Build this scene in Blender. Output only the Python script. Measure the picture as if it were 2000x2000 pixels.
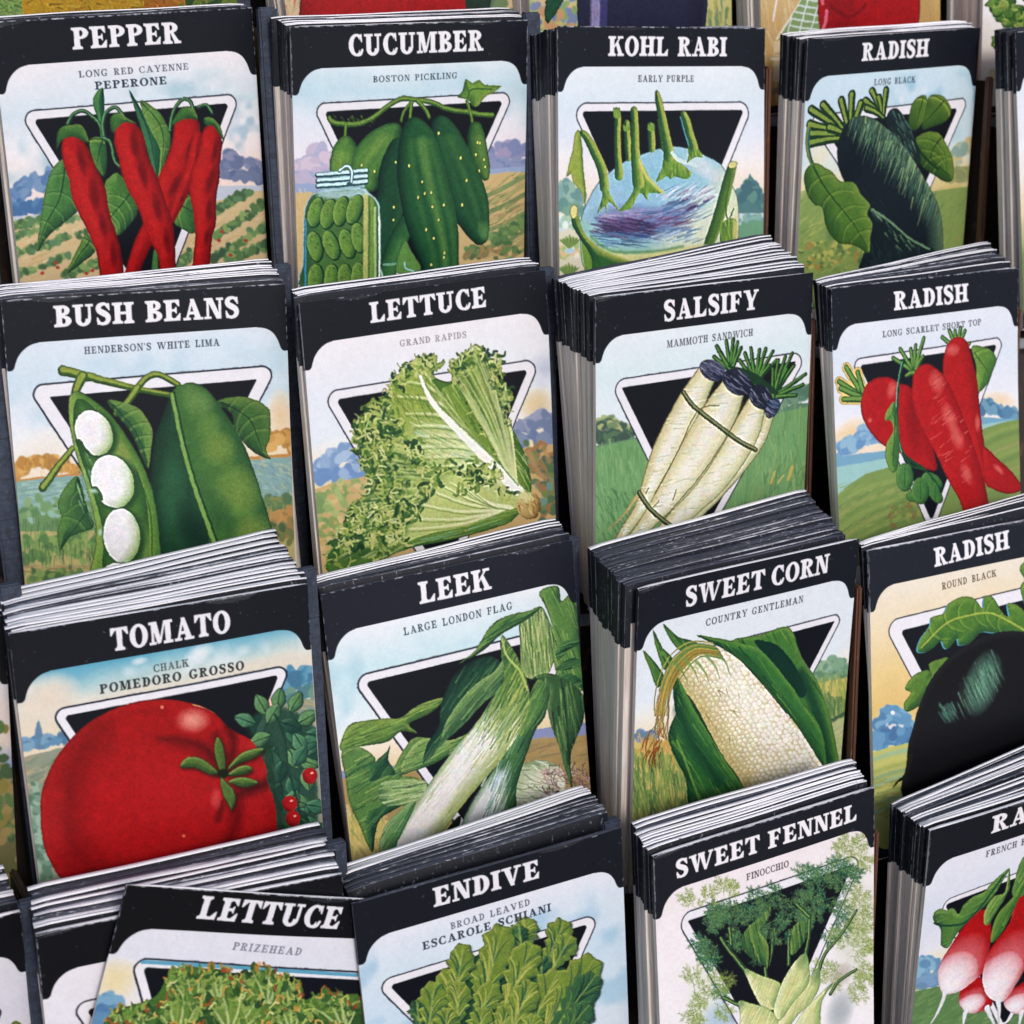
import math, random
import numpy as np

# ------------------------------------------------------------------ print shop
# The packets' printed fronts are drawn here as vector art (shapes, brush strokes, lettering) in the packet's own
# flat coordinates: u across the width (0..1), v down from the top edge. Each trace is digitised in the
# pixels of a reference enlargement and rectified to the flat packet with one homography.
NPX = 400            # drawing cells per packet width
RNG = np.random.RandomState(7)

def s2l(c):
    c = np.asarray(c, dtype=np.float32)
    return np.where(c <= 0.04045, c / 12.92, ((c + 0.055) / 1.055) ** 2.4)

def spline(pts, closed, k=5):
    p = np.asarray(pts, dtype=np.float64)
    n = len(p)
    if n < 3: return p
    out = []
    last = n if closed else n - 1
    for i in range(last):
        if closed: a, b, c, d = p[i-1], p[i], p[(i+1) % n], p[(i+2) % n]
        else: a, b, c, d = p[max(i-1, 0)], p[i], p[i+1], p[min(i+2, n-1)]
        for j in range(k):
            t = j / k
            out.append(0.5*((2*b) + (-a+c)*t + (2*a-5*b+4*c-d)*t*t + (-a+3*b-3*c+d)*t**3))
    if not closed: out.append(p[-1])
    return np.array(out)

def vnoise(h, w, cell, rng):
    gh, gw = int(h/cell)+3, int(w/cell)+3
    g = rng.rand(gh, gw).astype(np.float32)
    y = np.arange(h)/cell; x = np.arange(w)/cell
    yi = y.astype(int); xi = x.astype(int); fy = (y-yi)[:, None]; fx = (x-xi)[None]
    fy = fy*fy*(3-2*fy); fx = fx*fx*(3-2*fx)
    a = g[yi][:, xi]; b = g[yi][:, xi+1]; c = g[yi+1][:, xi]; d = g[yi+1][:, xi+1]
    return ((a*(1-fx)+b*fx)*(1-fy) + (c*(1-fx)+d*fx)*fy).astype(np.float32)

def C(*c):
    if len(c) == 1: c = c[0]
    return np.array(c, dtype=np.float32)/255.0

class Shape: pass

class Sheet:
    def __init__(self, vmax, off, s, homog, seed=1, base=(222, 221, 228)):
        self.W = NPX; self.H = int(round(vmax*NPX))
        self.img = np.empty((self.H, self.W, 3), np.float32); self.img[:] = C(base)
        self.seg = np.zeros((self.H, self.W), np.uint8)
        self.off = off; self.s = s; self.G = homog
        self.layer = 0; self.clip = None; self.keyline = .26
        self.rng = np.random.RandomState(seed)
        a = self.m([(900, 900), (1000, 900), (900, 1000)])
        self.k = 0.5*(np.hypot(*(a[1]-a[0])) + np.hypot(*(a[2]-a[0])))/100.0
    def m(self, pts):
        p = np.asarray(pts, dtype=np.float64)[:, :2]
        q = np.column_stack([self.off[0]+p[:, 0]*self.s, self.off[1]+p[:, 1]*self.s, np.ones(len(p))]) @ self.G.T
        return q[:, :2]/q[:, 2:3]*NPX
    # ---- boxes and masks
    def _box(self, lo, hi, pad):
        x0 = max(int(math.floor(lo[0]-pad)), 0); y0 = max(int(math.floor(lo[1]-pad)), 0)
        x1 = min(int(math.ceil(hi[0]+pad)), self.W); y1 = min(int(math.ceil(hi[1]+pad)), self.H)
        return x0, y0, x1, y1
    def sdf(self, q, pad=3):
        x0, y0, x1, y1 = self._box(q.min(0), q.max(0), pad)
        if x1 <= x0 or y1 <= y0: return None
        yy, xx = np.mgrid[y0:y1, x0:x1].astype(np.float32)
        d2 = np.full(xx.shape, 1e9, np.float32); ins = np.zeros(xx.shape, bool)
        n = len(q)
        for i in range(n):
            a = q[i].astype(np.float32); b = q[(i+1) % n].astype(np.float32)
            e = b-a; L = float(e@e)
            if L < 1e-9: continue
            px = xx-a[0]; py = yy-a[1]
            t = np.clip((px*e[0]+py*e[1])/L, 0, 1)
            dx = px-t*e[0]; dy = py-t*e[1]
            np.minimum(d2, dx*dx+dy*dy, out=d2)
            if a[1] != b[1]:
                c = (yy >= min(a[1], b[1])) & (yy < max(a[1], b[1])) & (xx < (e[0]/e[1])*(yy-a[1])+a[0])
                ins ^= c
        d = np.sqrt(d2); d[ins] *= -1
        s = Shape(); s.box = (x0, y0, x1, y1); s.d = d
        return s
    def mix(self, box, mask, col, alpha=1.0, seg=True):
        x0, y0, x1, y1 = box
        if x1 <= x0 or y1 <= y0: return
        a = mask*alpha
        if self.clip is not None: a = a*self.clip[y0:y1, x0:x1]
        col = np.asarray(col, np.float32)
        r = self.img[y0:y1, x0:x1]
        r += (col-r)*a[..., None]
        if seg and self.layer is not None: self.seg[y0:y1, x0:x1][a > 0.4] = self.layer
    # ---- shapes
    def poly(self, pts, col, smooth=True, k=4, soft=0.8, alpha=1.0, local=False, edge=None, ew=1.2, ea=0.8):
        q = self.m(pts) if not local else np.asarray(pts, float)*NPX
        if smooth: q = spline(q, True, k)
        s = self.sdf(q)
        if s is None: return None
        s.mask = np.clip(0.5-s.d/soft, 0, 1)
        if col is not None: self.mix(s.box, s.mask, C(col) if not isinstance(col, np.ndarray) else col, alpha)
        if edge is not None: self.mix(s.box, np.clip(1.0-np.abs(s.d)/ew, 0, 1), C(edge), ea)
        return s
    def tube(self, pts, col, soft=0.8, k=5):
        p = np.asarray(pts, float); q = self.m(p); w = p[:, 2]*self.k
        sp = spline(np.column_stack([q, w]), False, k)
        d, box = self._chain(sp)
        if d is None: return None
        s = Shape(); s.box = box; s.d = d; s.mask = np.clip(0.5-d/soft, 0, 1)
        if col is not None: self.mix(box, s.mask, C(col))
        return s
    def _chain(self, sp):
        wm = sp[:, 2].max()
        x0, y0, x1, y1 = self._box(sp[:, :2].min(0), sp[:, :2].max(0), wm+3)
        if x1 <= x0 or y1 <= y0: return None, None
        yy, xx = np.mgrid[y0:y1, x0:x1].astype(np.float32)
        d = np.full(xx.shape, 1e9, np.float32)
        for i in range(len(sp)-1):
            a, b = sp[i], sp[i+1]; ex, ey = b[0]-a[0], b[1]-a[1]; L = ex*ex+ey*ey
            px = xx-a[0]; py = yy-a[1]
            t = np.clip((px*ex+py*ey)/L, 0, 1) if L > 1e-9 else np.zeros_like(px)
            np.minimum(d, np.hypot(px-t*ex, py-t*ey)-(a[2]+(b[2]-a[2])*t), out=d)
        return d, (x0, y0, x1, y1)
    def stroke(self, pts, w, col, alpha=1.0, soft=0.9, w1=None, smooth=True, k=4, px=False):
        """brush line; w, w1 are full widths at its two ends in trace pixels (or cells when px)"""
        q = self.m(pts) if not px else np.asarray(pts, float)
        n = len(q); w1 = w if w1 is None else w1
        ww = np.linspace(w, w1, n)*0.5*(1 if px else self.k)
        sp = np.column_stack([q, ww])
        if smooth and n > 2: sp = spline(sp, False, k)
        d, box = self._chain(sp)
        if d is None: return
        self.mix(box, np.clip(0.5-d/soft, 0, 1), C(col), alpha)
    def within(self, s):
        if s is None: self.clip = np.zeros((self.H, self.W), np.float32); return
        m = np.zeros((self.H, self.W), np.float32)
        x0, y0, x1, y1 = s.box; m[y0:y1, x0:x1] = s.mask
        self.clip = m
    def free(self): self.clip = None
    # ---- shading tools
    def rim(self, s, col, depth, alpha=0.8, dirn=None, power=1.0):
        """tone along the inside of a shape's edge, optionally only on the side facing dirn (trace x right, y down)"""
        if s is None: return
        dd = depth*self.k
        a = np.clip(1+s.d/dd, 0, 1)**power*s.mask
        if dirn is not None:
            gy, gx = np.gradient(s.d); n = np.hypot(gx, gy)+1e-6
            L = math.hypot(*dirn)
            a = a*np.clip((gx*dirn[0]+gy*dirn[1])/(n*L), 0, 1)
        self.mix(s.box, a, C(col), alpha, seg=False)
    def blob(self, x, y, rx, ry, ang, col, alpha=0.8, power=1.0):
        q = self.m([(x, y)])[0]; rx *= self.k; ry *= self.k; R = max(rx, ry)
        box = self._box(q, q, R+1); x0, y0, x1, y1 = box
        if x1 <= x0 or y1 <= y0: return
        yy, xx = np.mgrid[y0:y1, x0:x1].astype(np.float32); a = math.radians(ang)
        dx = xx-q[0]; dy = yy-q[1]
        e = ((dx*math.cos(a)+dy*math.sin(a))/rx)**2+((-dx*math.sin(a)+dy*math.cos(a))/ry)**2
        m = np.clip(1-e, 0, 1)**power
        self.mix(box, m, C(col), alpha, seg=False)
    def disc(self, x, y, rx, ry, ang, col, soft=0.8, edge=None, ew=1.2, ea=0.8, k=3):
        a = math.radians(ang); ts = np.linspace(0, 2*math.pi, 14, endpoint=False)
        pts = [(x+rx*math.cos(t)*math.cos(a)-ry*math.sin(t)*math.sin(a), y+rx*math.cos(t)*math.sin(a)+ry*math.sin(t)*math.cos(a)) for t in ts]
        return self.poly(pts, col, soft=soft, edge=edge, ew=ew, ea=ea, k=k)
    def hatch(self, x0, y0, x1, y1, n, ang, ln, w, cols, alpha=0.6, jit=12, bend=0.0):
        """n short brush strokes scattered over a trace rectangle"""
        r = self.rng
        for _ in range(n):
            x = r.uniform(x0, x1); y = r.uniform(y0, y1); a = math.radians(ang+r.uniform(-jit, jit)); l = ln*r.uniform(.5, 1.3)*.5
            c = cols[r.randint(len(cols))]; ww = w*r.uniform(.6, 1.4)
            dx, dy = math.cos(a)*l, math.sin(a)*l
            if bend: self.stroke([(x-dx, y-dy), (x-dy*bend, y+dx*bend), (x+dx, y+dy)], ww, c, alpha, w1=ww*.3, k=2)
            else: self.stroke([(x-dx, y-dy), (x+dx, y+dy)], ww, c, alpha, w1=ww*.3)
    def dabs(self, pts, n, r0, cols, alpha=0.9, spread=20, flat=0.7):
        """leafy dabs along a trace polyline"""
        r = self.rng; p = np.asarray(pts, float)
        for _ in range(n):
            i = r.randint(len(p)-1) if len(p) > 1 else 0; t = r.rand()
            q = p[i]+(p[i+1]-p[i])*t if len(p) > 1 else p[0]
            x, y = q[0]+r.normal()*spread*.5, q[1]+r.normal()*spread*.5; rr = r0*r.uniform(.6, 1.4)
            self.disc(x, y, rr, rr*flat*r.uniform(.7, 1.2), r.uniform(0, 180), cols[r.randint(len(cols))], k=1, soft=2.4)
    def grain(self, amt=0.02, cell=2.2, seg=None, tint=0.5):
        n = vnoise(self.H, self.W, cell, self.rng)-.5
        n2 = np.stack([vnoise(self.H, self.W, cell, self.rng)-.5 for _ in range(3)], -1)
        self.img += (n[..., None]*(1-tint)+n2*tint)*amt*2
    def ramp(self, stops, wob=0.0, cell=40):
        """whole-sheet wash down v: stops [(v, colour), ...]"""
        v = np.repeat((np.arange(self.H)/NPX)[:, None], self.W, 1).astype(np.float32)
        if wob: v = v+(vnoise(self.H, self.W, cell, self.rng)-.5)*wob
        vs = [a for a, _ in stops]; cs = np.array([C(c) for _, c in stops])
        for i in range(3): self.img[..., i] = np.interp(v, vs, cs[:, i])
    def clouds(self, col, alpha, cell, thr=0.5, sharp=4, v0=0, v1=9, u0=0, u1=1):
        n = .6*vnoise(self.H, self.W, cell, self.rng)+.4*vnoise(self.H, self.W, cell*.4, self.rng)
        vv = (np.arange(self.H)/NPX)[:, None]; uu = (np.arange(self.W)/NPX)[None]
        f = np.clip((vv-v0)/.08, 0, 1)*np.clip((v1-vv)/.08, 0, 1)*np.clip((uu-u0)/.12+ (u0 <= 0), 0, 1)*np.clip((u1-uu)/.12+(u1 >= 1), 0, 1)
        m = (np.clip((n-thr)*sharp, 0, 1)*f).astype(np.float32)
        self.mix((0, 0, self.W, self.H), m, C(col), alpha, seg=False)
    def rough(self, amp=.5, cell=3.0, mott=.016):
        """uneven lithograph ink: wobble the drawing's edges a little and mottle its tone"""
        r = self.rng
        dy = (vnoise(self.H, self.W, cell, r)-.5)*2*amp+(vnoise(self.H, self.W, cell*3.5, r)-.5)*2*amp
        dx = (vnoise(self.H, self.W, cell, r)-.5)*2*amp+(vnoise(self.H, self.W, cell*3.5, r)-.5)*2*amp
        calm = np.where(self.seg == 5, .35, 1.0); dy = dy*calm; dx = dx*calm
        yy, xx = np.mgrid[0:self.H, 0:self.W]
        fy = np.clip(yy+dy, 0, self.H-1.01); fx = np.clip(xx+dx, 0, self.W-1.01)
        yi = fy.astype(int); xi = fx.astype(int); ty = (fy-yi)[..., None]; tx = (fx-xi)[..., None]; I = self.img
        self.img = ((I[yi, xi]*(1-tx)+I[yi, xi+1]*tx)*(1-ty)+(I[yi+1, xi]*(1-tx)+I[yi+1, xi+1]*tx)*ty).astype(np.float32)
        self.seg = self.seg[np.round(fy).astype(int), np.round(fx).astype(int)]
        m = 1+(vnoise(self.H, self.W, 2.0, r)-.5)*mott*1.6+(vnoise(self.H, self.W, 6, r)-.5)*mott*1.4+(vnoise(self.H, self.W, 22, r)-.5)*mott
        I = self.img; g = I.mean(-1, keepdims=True); sat = I.max(-1, keepdims=True)-I.min(-1, keepdims=True)
        I = (I-(g-I)*.06)*(1-.27*sat)
        bgm = (self.seg == 2)[..., None]*.13; I = I+(np.array((.885, .87, .85), np.float32)-I)*bgm     # landscape printed in thin pale tints
        # printed vegetables: ink stipple, brushy tone and a keyed dark edge
        veg = (self.seg == 4).astype(np.float32)
        if veg.any():
            def blur(a, n):
                for ax in (0, 1):
                    q = np.cumsum(np.pad(a, [(n+1, n) if k == ax else (0, 0) for k in (0, 1)], mode='edge'), axis=ax)
                    a = (np.take(q, range(2*n+1, q.shape[ax]), ax)-np.take(q, range(0, q.shape[ax]-2*n-1), ax))/(2*n+1)
                return a
            rim_ = np.clip((1-blur(blur(veg, 2), 2))*2.0, 0, 1)*veg
            lum = I.mean(-1); mid = np.clip(1.4-lum*1.1, .25, 1)
            t = (vnoise(self.H, self.W, 1.3, r)-.5)*.18+(vnoise(self.H, self.W, 3.2, r)-.5)*.10+(vnoise(self.H, self.W, 9, r)-.5)*.06
            det = lum-blur(lum, 3)                                   # local contrast
            I = I*(1+veg*(t*mid+det*.9)-rim_*self.keyline)[..., None]
            hue = np.stack([vnoise(self.H, self.W, 7, r)-.5 for _ in range(3)], -1)*.045
            I = I*(1+hue*veg[..., None])
        self.img = np.clip(I*m[..., None], 0, 1).astype(np.float32)
    # ---- leaves
    def leaf(self, pts, col, dark, light, rib=None, veins=0, edge=None, dirn=(1, 1), vw=7, depth=90):
        s = self.poly(pts, col, edge=edge, ew=1.0, ea=.7)
        if s is None: return None
        self.rim(s, dark, depth, .75, dirn)
        self.rim(s, light, depth*.7, .6, (-dirn[0], -dirn[1]))
        self.within(s)
        if rib is not None:
            rp = spline(np.asarray(rib, float), False, 6)
            if veins:
                for j in range(1, veins+1):
                    i = int(j*(len(rp)-2)/(veins+1)); a = rp[i]; t = rp[i+1]-rp[i]; t = t/(np.hypot(*t)+1e-6); nn = np.array([-t[1], t[0]])
                    for sg in (1, -1):
                        L = depth*1.5
                        b = a+t*L*.6+nn*sg*L
                        mid = a+t*L*.15+nn*sg*L*.55
                        off = t*vw*1.6
                        self.stroke([a+off, mid+off, b+off], vw*2.6, light, .35, w1=vw, k=3, soft=2)
                        self.stroke([a, mid, b], vw*.8, dark, .5, w1=vw*.3, k=3)
            self.stroke(rib, vw*1.5, dark, .85, w1=vw*.6)
        self.free(); return s

# ------------------------------------------------------------------ lettering
def glyph(ch, S, h):
    """slab serif capitals as (kind, sign, data) on a cap-height-1 grid; S thick stem, h thin stroke; returns width, list"""
    o = .085+.2*h; sh = h*.95
    P = lambda *p: ('p', 1, p)
    R = lambda x0, y0, x1, y1: ('p', 1, ((x0, y0), (x1, y0), (x1, y1), (x0, y1)))
    def stem(x, w=S, top=True, bot=True):
        r = [R(x, 0, x+w, 1)]
        if bot: r += [R(x-o, 0, x+w+o, sh), P((x-o*.5, sh), (x+w+o*.5, sh), (x+w, sh+.07), (x, sh+.07))]
        if top: r += [R(x-o, 1-sh, x+w+o, 1), P((x-o*.5, 1-sh), (x+w+o*.5, 1-sh), (x+w, 1-sh-.07), (x, 1-sh-.07))]
        return r
    def ring(cx, cy, rx, ry, t, h_, x0=-9, x1=9, y0=-9, y1=9): return ('e', 1, (cx, cy, rx, ry, rx-t, ry-h_, x0, x1, y0, y1))
    x = o
    if ch == 'I': return S+2*o, stem(x)
    if ch == 'H': return 2*S+.26+2*o, stem(x)+stem(x+S+.26)+[R(x, .5-h/2, x+S+.3, .5+h/2)]
    if ch in 'EFL':
        g = stem(x); e = x+S+.36
        if ch in 'EF': g += [R(x, 1-h, e, 1), P((e-h*.8, 1), (e, 1), (e+.01, .68), (e-h*.35, .68), (e-h*1.6, 1-h)), R(x, .5-h/2, x+S+.18, .5+h/2), P((x+S+.13, .5-h/2), (x+S+.2, .34), (x+S+.235, .34), (x+S+.235, .66), (x+S+.2, .66), (x+S+.13, .5+h/2))]
        if ch in 'EL': g += [R(x, 0, e+.02, h), P((e-h*.8, 0), (e+.03, 0), (e+.06, .36), (e+.01, .36), (e-h*1.6, h))]
        return S+.46+o, g
    if ch == 'T':
        w = .86; c = w/2
        return w, stem(c-S/2, top=False)+[R(.02, 1-h, w-.02, 1), P((.02, 1), (.02+h*.9, 1), (.02+h*1.7, 1-h), (.06, .66), (0, .66)), P((w-.02, 1), (w-.02-h*.9, 1), (w-.02-h*1.7, 1-h), (w-.06, .66), (w, .66))]
    if ch in 'PRB':
        g = stem(x); b = x+S; cx = b+.02
        if ch == 'P': g += [ring(cx, .73, .40, .27, S, h, x0=cx-.02)]; return S+.44+o, g
        if ch == 'R':
            g += [ring(cx, .745, .38, .255, S, h, x0=cx-.02), P((b+.02, .5), (b+.16, .54), (b+.36, .22), (b+.5, 0), (b+.24, 0), (b+.2, .06)), R(b+.18, 0, b+.53, sh)]
            return S+.52+o, g
        g += [ring(cx, .755, .34, .245, S*.92, h, x0=cx-.02), ring(cx, .265, .40, .265, S, h, x0=cx-.02)]; return S+.44+o, g
    if ch == 'D':
        g = stem(x); cx = x+S; g += [ring(cx, .5, .45, .5, S*1.02, h, x0=cx-.02)]; return S+.47+o, g
    if ch == 'O': return .9, [ring(.45, .5, .44, .52, S, h)]
    if ch in 'CG':
        g = [ring(.45, .5, .44, .52, S, h, x1=.46), ring(.45, .5, .44, .52, S, h, x0=.45, x1=.62, y0=.72), ring(.45, .5, .44, .52, S, h, x0=.45, x1=.62, y1=.28)]
        g += [P((.62, .97), (.66, 1.0), (.74, 1.0), (.76, .62), (.70, .62), (.62, .84))]
        if ch == 'C': g += [('s', 1, ((.5, .03, h*.5), (.66, .09, h*.62), (.76, .27, h*.45)))]; return .82, g
        g += [R(.55, 0.06, .55+S, .44), R(.47, .44-sh, .55+S+.09, .44), ('s', 1, ((.45, .03, h*.55), (.58, .08, h*.6)))]; return .9, g
    if ch == 'S':
        r = S*.5
        g = [('s', 1, ((.58, .80, h*.5), (.5, .93, h*.55), (.36, .965, h*.6), (.2, .9, r*.8), (.14, .77, r*.9), (.2, .64, r), (.36, .54, r*1.08), (.52, .43, r), (.58, .28, r*.9), (.52, .12, r*.75), (.36, .04, h*.6), (.2, .07, h*.55), (.1, .22, h*.5)))]
        g += [P((.56, 1.0), (.65, 1.0), (.66, .66), (.6, .66), (.52, .88)), P((.07, 0), (.15, 0), (.2, .12), (.11, .35), (.05, .35))]
        return .72, g
    if ch == 'U':
        w = S+.5+2*o; xr = x+S+.32
        return w, [R(x, .3, x+S, 1), R(x-o, 1-sh, x+S+o, 1), R(xr, .3, xr+h, 1), R(xr-o*1.1, 1-sh, xr+h+o*1.1, 1), ('e', 1, ((x+xr+h)/2, .32, (xr+h-x)/2, .345, (xr+h-x)/2-S*.93, .345-h*1.2, -9, 9, -9, .32))]
    if ch == 'N':
        xr = x+h+.46
        return xr+h+o, [R(x, 0, x+h, 1), R(x-o, 0, x+h+o, sh), R(x-o, 1-sh, x+.2, 1), R(xr, 0, xr+h, 1), R(xr-o, 1-sh, xr+h+o, 1), P((x, 1), (x+S*1.1, 1), (xr+h, 0), (xr+h-S*.9, 0))]
    if ch == 'M':
        xr = x+h+.55; c = (x+xr)/2+.03
        return xr+S+o, [R(x, 0, x+h, 1), R(x-o, 0, x+h+o, sh), R(x-o, 1-sh, x+.16, 1), R(xr, 0, xr+S, 1), R(xr-o*.8, 0, xr+S+o, sh), R(xr, 1-sh, xr+S+o, 1), P((x, 1), (x+S*1.05, 1), (c+h*.7, .12), (c-S*.25, .0), (c-S*.45, .12)), P((xr+.04, 1), (xr-h*.4, 1), (c-h*.3, 0.02), (c+h*.7, .05))]
    if ch in 'AV':
        w = .98; f = (lambda y: y) if ch == 'A' else (lambda y: 1-y)
        g = [P((.13, f(0)), (.13+h, f(0)), (.50, f(.88)), (.47, f(1)), (.42, f(1))), P((.36, f(1)), (.56, f(1)), (.9, f(0)), (.9-S*1.12, f(0)), (.42, f(.8)))]
        g += [R(.02, min(f(0), f(sh)), .13+h+.13, max(f(0), f(sh))), R(.9-S-.13, min(f(0), f(sh)), .98, max(f(0), f(sh)))]
        if ch == 'A': g += [R(.24, .27, .72, .27+h)]
        else: g = [('p', 1, tuple((w-a, b) for a, b in q[2])) for q in g]
        return w, g
    if ch == 'W':
        w = 1.38
        return w, [P((.08, 1), (.08+S*1.05, 1), (.5, .0), (.36, 0)), P((.66, 1), (.66-h*.9, .9), (.36, 0), (.46, 0)), P((.56, 1), (.56+S*1.05, 1), (.98, 0), (.84, 0)), P((1.22, 1), (1.22+h, 1), (.96, 0), (.86, 0)), R(0, 1-sh, .42, 1), R(.5, 1-sh, .9, 1), R(1.1, 1-sh, 1.38, 1)]
    if ch == 'Y':
        return .92, [R(.46-S/2, 0, .46+S/2, .45), R(.46-S/2-o, 0, .46+S/2+o, sh), P((.08, 1), (.08+S*1.05, 1), (.46+S*.5, .4), (.46-S*.5, .4)), P((.76, 1), (.76+h, 1), (.46+S*.5, .38), (.46, .42)), R(0, 1-sh, .4, 1), R(.62, 1-sh, .92, 1)]
    if ch == 'K':
        b = x+S
        return S+.62+o, stem(x)+[P((b-.02, .36), (b-.02, .5), (b+.36, 1), (b+.36+h*.9, 1)), P((b+.1, .58), (b+.24, .74), (b+.57, 0), (b+.3, 0)), R(b+.22, 1-sh, b+.56, 1), R(b+.2, 0, b+.62, sh)]
    if ch == 'X':
        return .92, [P((.08, 1), (.34, 1), (.86, 0), (.6, 0)), P((.74, 1), (.84, 1), (.2, 0), (.1, 0)), R(0, 1-sh, .4, 1), R(.6, 1-sh, .92, 1), R(0, 0, .32, sh), R(.5, 0, .92, sh)]
    if ch == 'Z': return .76, [R(.06, 1-h, .7, 1), R(.04, 0, .72, h), P((.46, 1), (.7, 1), (.3, 0), (.04, 0)), P((.06, 1), (.12, 1), (.12, .68), (.06, .68)), P((.72, 0), (.66, 0), (.66, .34), (.72, .34))]
    if ch == "'": return .2, [P((.03, 1), (.17, 1), (.13, .66), (.08, .66))]
    return .45, []

def inpoly(x, y, p):
    ins = np.zeros(x.shape, bool); n = len(p)
    for i in range(n):
        (x0, y0), (x1, y1) = p[i], p[(i+1) % n]
        if y0 == y1: continue
        ins ^= (y >= min(y0, y1)) & (y < max(y0, y1)) & (x < (x1-x0)/(y1-y0)*(y-y0)+x0)
    return ins

def lettering(sh, text, p0, p1, cap, col, S=.265, h=.125, layer=1, track=.05, alpha=1.0, fade=0.0, local=False, gap=.5):
    """set a line of capitals from trace point p0 (left end of the baseline) to p1, cap height in trace pixels"""
    if layer == 3: S *= 1.25; h *= 1.3; fade *= .5; alpha = min(1, alpha*1.1)
    q = sh.m([p0, p1, (p0[0], p0[1]-cap)])
    a, b = q[0], q[1]; ch_ = np.hypot(*(q[2]-a)); ax = (b-a); L = np.hypot(*ax); ax = ax/L; up = np.array([ax[1], -ax[0]])
    items = []; x = 0
    for c in text:
        w, g = (gap, []) if c == ' ' else glyph(c, S, h)
        items.append((x, w, g)); x += w+track
    tot = x-track; kx = L/tot; ss = 3
    for gx, gw, g in items:
        if not g: continue
        f = 1-fade*sh.rng.rand()
        cs = [a+ax*kx*(gx+i)+up*ch_*j for i in (-.1, gw+.1) for j in (-.08, 1.08)]
        cs = np.array(cs); x0, y0, x1, y1 = sh._box(cs.min(0), cs.max(0), 1)
        if x1 <= x0 or y1 <= y0: continue
        yy, xx = np.mgrid[y0*ss:y1*ss, x0*ss:x1*ss].astype(np.float32)
        xx = (xx+.5)/ss-.5; yy = (yy+.5)/ss-.5
        X = ((xx-a[0])*ax[0]+(yy-a[1])*ax[1])/kx-gx; Y = ((xx-a[0])*up[0]+(yy-a[1])*up[1])/ch_
        m = np.zeros(X.shape, bool)
        for kind, sg, d in g:
            if kind == 'p': m |= inpoly(X, Y, d)
            elif kind == 'e':
                cx, cy, rx, ry, ix, iy, bx0, bx1, by0, by1 = d
                e = (((X-cx)/rx)**2+((Y-cy)/ry)**2 <= 1) & ~(((X-cx)/max(ix, .01))**2+((Y-cy)/max(iy, .01))**2 < 1)
                m |= e & (X >= bx0) & (X <= bx1) & (Y >= by0) & (Y <= by1)
            else:
                sp = spline(np.array(d), False, 5)
                for i in range(len(sp)-1):
                    (ax_, ay_, r0), (bx_, by_, r1) = sp[i], sp[i+1]; ex, ey = bx_-ax_, by_-ay_; LL = ex*ex+ey*ey+1e-9
                    t = np.clip(((X-ax_)*ex+(Y-ay_)*ey)/LL, 0, 1)
                    m |= (X-ax_-t*ex)**2+(Y-ay_-t*ey)**2 < (r0+(r1-r0)*t)**2
        cov = m.reshape(y1-y0, ss, x1-x0, ss).mean((1, 3)).astype(np.float32)
        keep = sh.layer; sh.layer = layer; sh.mix((x0, y0, x1, y1), cov, C(col), alpha*f); sh.layer = keep

# band outline in packet coordinates (left tab, right tab)
PANEL_L = [(0.0, 0.247), (0.015, 0.248), (0.025, 0.24), (0.032, 0.221), (0.043, 0.198), (0.063, 0.176), (0.087, 0.161), (0.116, 0.154)]
PANEL_R = [(0.884, 0.154), (0.918, 0.161), (0.944, 0.178), (0.961, 0.205), (0.970, 0.231), (0.978, 0.245), (0.99, 0.249), (1.0, 0.248)]
INK = (34, 38, 50); DARK = (14, 17, 25); PAPER = (222, 220, 227)
GRN = (58, 108, 52); GDK = (22, 52, 40); GLT = (128, 158, 74); GMD = (80, 128, 62)

def meet(a, b, c, d):
    a, b, c, d = [np.array(p, float) for p in (a, b, c, d)]
    r, s = b-a, d-c; t = ((c-a)[0]*s[1]-(c-a)[1]*s[0])/(r[0]*s[1]-r[1]*s[0])
    return a+r*t

def emblem(sh, top, left, right, thick=.036, rad=.04, line=.0042, ink=INK, white=PAPER, dark=DARK, rin=.012):
    """dark triangle inside a white rounded frame with a fine keyline; each side through two trace points"""
    top, left, right = [sh.m(p) for p in (top, left, right)]
    q = np.array([meet(*left, *top), meet(*top, *right), meet(*left, *right)])
    keep = sh.layer; sh.layer = 5
    def inset(q, d):
        c = q.mean(0); out = []
        ls = []
        for i in range(3):
            a, b = q[i], q[(i+1) % 3]; e = (b-a)/np.hypot(*(b-a)); n = np.array([-e[1], e[0]])
            if (c-a)@n < 0: n = -n
            ls.append((a+n*d, b+n*d))
        for i in range(3): out.append(meet(*ls[i-1], *ls[i]))
        return np.array(out)
    r = rad*NPX; t = thick*NPX; l = line*NPX; ri = rin*NPX
    big = sh.sdf(inset(q, r), pad=r+4); d = big.d-r
    inn = sh.sdf(inset(q, t+ri), pad=ri+4)
    sh.mix(big.box, np.clip(.5-d, 0, 1), C(ink))
    sh.mix(big.box, np.clip(.5-(d+l+.5), 0, 1), C(white))
    sh.mix(inn.box, np.clip(.5-(inn.d-ri), 0, 1), C(dark))
    sh.layer = keep

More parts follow.
